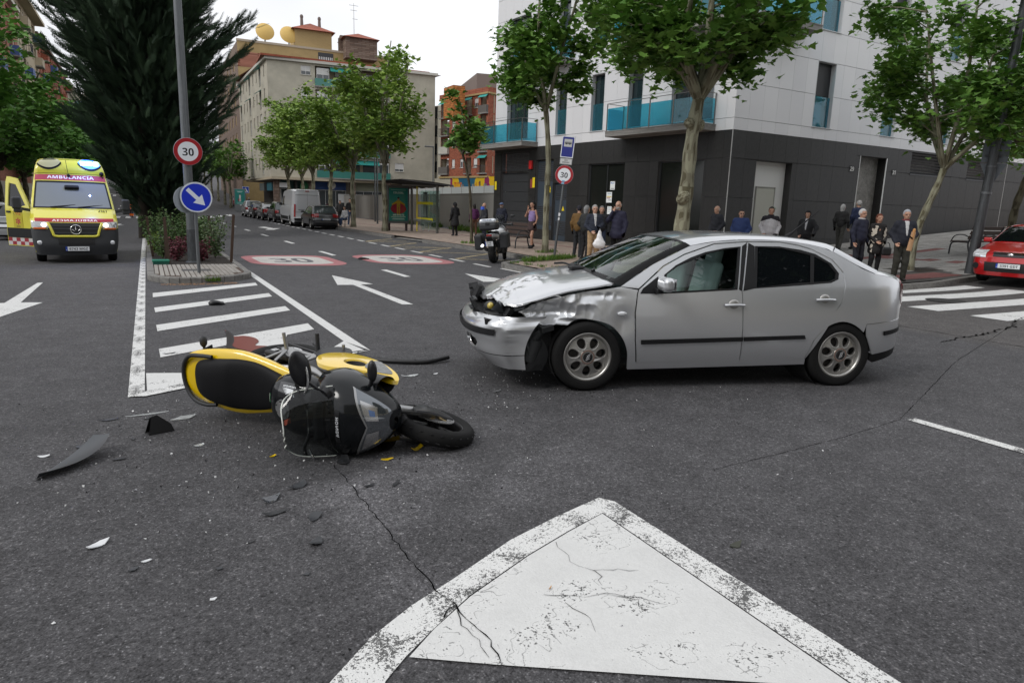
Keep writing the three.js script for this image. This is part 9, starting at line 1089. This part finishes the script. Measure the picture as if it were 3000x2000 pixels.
// ---------------------------------------------------------------- debris on the road
{
  const R=rng(91),dark=[std([0.018,0.019,0.021],0.5),std([0.03,0.032,0.036],0.45),phys([0.02,0.024,0.032],{roughness:0.25,clearcoat:0.6})],pale=std([0.62,0.63,0.64],0.4),clear=phys([0.75,0.78,0.78],{roughness:0.15,transmission:0.5,thickness:0}),yel=M.bikeYellow;
  const shard=(r,w,d,curl,mat)=>{const n=6,P=[];for (let i=0;i<n;i++){const a=(i + 0.5*r())/ n*6.283,k=0.35 + 0.85*r();P.push([Math.cos(a)*w / 2*k,Math.sin(a)*d / 2*k]);}const up=fillPoly(P,[],Math.max(w,d)/ 6,(x,z)=>[x,curl*(x / w)**2*4*w*0.25 + 0.004 + 0.12*curl*w*(noise3(x*30,z*30,w*50)- 0.3),z],{flip:true,skirt:0.004});return up;};
  const S=(label,x,z,w,d,turn,mat,o={})=>{const t=tag(mesh(o.name||'plastic_shard',shard(rng((x*1000|0) + (z*77|0)),w,d,o.curl??0.35,mat),mat),label,'debris',o.group);t.position.set(x,hgt(x,z) + (o.y||0.003),z);t.rotation.y=turn;return t;};
  // large pieces
 {const x=-0.52,z=-5.0,t=tag(mesh('fairing_piece',gridSurf(24,8,(u,v)=>{const a=lerp(-0.34,0.34,u),wd=0.10*Math.pow(Math.sin(Math.PI*clamp(0.06 + 0.9*(1 - u*0.82),0,1)),0.7);return [a,0.012 + 0.10*Math.pow(u,3) + 0.05*Math.pow(v,2)*(1 - u*0.5),(v - 0.5)*wd*2.0 - 0.12*(u - 0.4)**2];}),std([0.045,0.05,0.056],0.38,{side:THREE.DoubleSide})),'long curved black fairing piece lying apart on the asphalt','debris');t.position.set(x,hgt(x,z),z);t.rotation.y=0.95;t.scale.setScalar(0.86);}
 {const t=tag(mesh('plastic_corner',[fillPoly([[-0.09,0],[0.09,0],[0.07,0.06],[-0.02,0.14],[-0.06,0.13]],[],0.05,(x,y)=>[x,y,0.03 - 0.2*y],{skirt:0.006}),fillPoly([[-0.09,0],[0.09,0],[0.06,0.09],[-0.06,0.13]],[],0.05,(x,y)=>[x*0.8 - 0.02,y,-0.06 + 0.4*y],{flip:true,skirt:0.006}),box(0.17,0.006,0.1,0,0.004,-0.02)],std([0.006,0.006,0.007],0.6,{side:THREE.DoubleSide})),'upright black plastic corner piece near the pale shard','debris');t.position.set(-0.02,hgt(0,-5.5),-5.5);t.rotation.y=0.3;}
 {const P=[[2.03,-7.56],[2.11,-7.32],[2.32,-7.11],[2.64,-6.96],[2.92,-7.02]],t=tag(mesh('grille_strip',[tube(P.map(([x,z],i)=>[x,hgt(x,z) + 0.03 + 0.015*(i % 4===0),z]),0.028,6,30),...[0.2,0.35,0.5,0.65,0.8].map(k=>{const c=new THREE.CatmullRomCurve3(P.map(([x,z])=>V3(x,hgt(x,z) + 0.055,z))),p=c.getPoint(k);return box(0.006,0.004,0.04,p.x,p.y,p.z,0,0.6,0);})],std([0.014,0.014,0.015],0.5)),'long thin black grille strip lying between motorcycle and saloon','debris');}
 {const t=tag(mesh('glove',sdfMesh((x,y,z)=>Math.max(union([ell([0,0.03,0],[0.10,0.045,0.07]),cap([0.05,0.03,0.02],[0.15,0.02,0.05],0.028,0.02),cap([0.05,0.03,-0.02],[0.14,0.02,-0.05],0.026,0.02)],0.03)(x,y,z) + fold(x,y,z,0.01),-y),[-0.15,-0.02,-0.12],[0.22,0.12,0.12],0.010),phys([0.008,0.008,0.009],{roughness:0.4})),'crumpled black glove on the second hatch bar','glove');t.position.set(0.90,hgt(0.9,-12.6) + 0.008,-12.6);}
 {const t=tag(mesh('glove',sdfMesh((x,y,z)=>Math.max(union([ell([0,0.03,0],[0.14,0.035,0.07]),cap([0.1,0.03,0.02],[0.22,0.02,0.05],0.03,0.02)],0.03)(x,y,z) + fold(x,y,z,0.012),-y),[-0.2,-0.02,-0.12],[0.3,0.1,0.12],0.012),std([0.012,0.012,0.013],0.7)),'flat black cloth scrap beside the red-ringed roundel','debris');t.position.set(5.95,hgt(5.95,-21.6) + 0.008,-21.6);}
  S('curled grey-black shard nearest the crack in front of the motorcycle',0.71,-4.04,0.17,0.14,0.4,dark[1],{curl:0.6});S('glossy black shell piece with pale stripes on the asphalt',0.53,-3.9,0.18,0.12,0.3,dark[2],{curl:0.7});S('narrow black sliver just below the glossy shell piece',0.53,-3.71,0.15,0.06,0.2,dark[0]);
  S('grey-blue flake beside two smaller chips',0.70,-3.56,0.12,0.10,0.6,dark[1]);S('folded grey-blue flake closer to the worn kerb line',0.65,-3.28,0.11,0.09,1.2,dark[1],{curl:0.6});S('black wedge on the pale dusty asphalt by the crack',1.10,-3.87,0.09,0.04,0.5,dark[0],{curl:0.6});S('long black splinter on the pale dusty asphalt',1.25,-3.83,0.13,0.03,0.7,dark[0]);
  S('translucent pale shard near the upright black corner',0.15,-5.81,0.25,0.12,0.1,clear,{name:'screen_shard',curl:0.2});S('thin curved clear strip lying beyond the dark shards',-0.12,-6.02,0.34,0.03,0.1,clear,{name:'screen_shard',curl:0.1});S('dark flat shard beside the thin clear strip',-0.37,-5.97,0.17,0.06,0.2,dark[1]);S('small ring-shaped black fitting near the clear strip',-0.11,-5.9,0.10,0.06,0,dark[0],{curl:0.8});
  S('blue-grey flake above the long curved fairing piece',-0.52,-5.36,0.12,0.08,0.4,dark[1]);S('pale grey chip at the side of the long curved fairing piece',-0.72,-5.23,0.07,0.05,0,pale);S('flat dark sliver between fairing piece and motorcycle',-0.27,-4.98,0.14,0.03,0,dark[0]);S('tiny black lump beside the upright corner',-0.20,-5.40,0.05,0.05,0,dark[0],{curl:0.9});S('pale clear shard between upright corner and motorcycle',0.22,-5.07,0.10,0.06,0.4,clear,{name:'screen_shard'});
  S('cream oval lens fragment alone on the asphalt',-0.33,-3.70,0.11,0.06,0.7,pale,{curl:0.4,name:'lens_fragment'});S('blue-grey chip near the foreground asphalt',-0.16,-3.36,0.08,0.05,0.8,dark[1]);S('white sliver next to the blue-grey chip',-0.11,-3.42,0.05,0.03,0.3,pale);S('white bow-shaped fragment in the foreground',0.14,-2.94,0.06,0.025,0.1,pale);S('square grey chip in the foreground',0.19,-3.20,0.05,0.05,0.8,dark[1]);S('dark greenish clip lying right of the white nose',2.58,-2.33,0.10,0.05,0.2,std([0.03,0.032,0.02],0.5),{curl:0.9});S('thin black stick on the asphalt before the motorcycle',0.35,-3.41,0.06,0.012,0.1,dark[0]);S('grey chip near the worn kerb line',0.54,-2.98,0.05,0.03,0.2,dark[1]);
  S('yellow curved splinter lying at the oil patch',0.65,-4.64,0.07,0.03,0.4,yel,{name:'yellow_fragment'});S('yellow and black angular fragment below the front wheel',1.60,-4.38,0.2,0.07,0.5,yel,{name:'yellow_fragment',curl:0.7});S('bright yellow panel end lying in front of the fairing',1.33,-4.27,0.12,0.05,-0.3,yel,{name:'yellow_fragment',curl:0.4});S('black wedge-shaped bracket in front of the fairing',1.05,-4.34,0.16,0.10,0.9,dark[0],{curl:0.7});
  S('clear lamp lens fragment near the black grille strip',2.30,-6.48,0.24,0.08,0.2,clear,{name:'lens_fragment',curl:0.3});S('white lamp fragment beside the clear lens fragment',2.55,-6.48,0.10,0.06,0.1,pale,{name:'lens_fragment'});S('white chip right of the front wheel',2.02,-4.71,0.05,0.04,0,pale);S('thin white chip below the front wheel',1.87,-4.65,0.06,0.02,0,pale);S('dark chip on the worn hatch bar end',0.12,-8.5,0.2,0.06,0.3,dark[2]);S('curved silver trim piece under the saloon bumper',2.84,-5.6,0.16,0.04,0.5,M.silver,{curl:0.5});S('black hose end under the saloon bumper',3.35,-5.55,0.12,0.06,0.5,dark[0],{curl:0.8});
  S('orange-tipped cigarette end on the white nose marking',1.50,-2.38,0.035,0.01,0.6,std([0.5,0.3,0.15],0.7),{y:0.012});
  // scattered crumbs nobody could count
  const L=[],e=new THREE.Euler(),g=new THREE.TetrahedronGeometry(1);for (let i=0;i<520;i++){const near=R()<0.6,a=R()*6.283,q=(near?1.6:3.4)*Math.sqrt(R()),x=0.9 + Math.cos(a)*q*1.2,z=-5.0 + Math.sin(a)*q;e.set(R()*6,R()*6,R()*6);const c=R();L.push([V3(x,hgt(x,z) + 0.005,z),new THREE.Quaternion().setFromEuler(e),V3(0.004 + 0.009*R(),0.003,0.004 + 0.009*R()),c<0.45?lin(0.02,0.02,0.022):c<0.85?lin(0.6,0.6,0.6):lin(0.3,0.3,0.32)]);}for (let i=0;i<160;i++){const x=2.6 + 1.3*R(),z=-6.0 + 1.2*(R()- 0.3);e.set(R()*6,R()*6,R()*6);L.push([V3(x,hgt(x,z) + 0.005,z),new THREE.Quaternion().setFromEuler(e),V3(0.004 + 0.01*R(),0.003,0.004 + 0.008*R()),R()<0.6?lin(0.02,0.02,0.022):lin(0.5,0.5,0.5)]);}
  tag(instanced('glass_crumbs',g,std([1,1,1],0.4),L,scene),'tiny scattered plastic and glass crumbs around the crash','debris');
}
renderer.render(scene,camera);
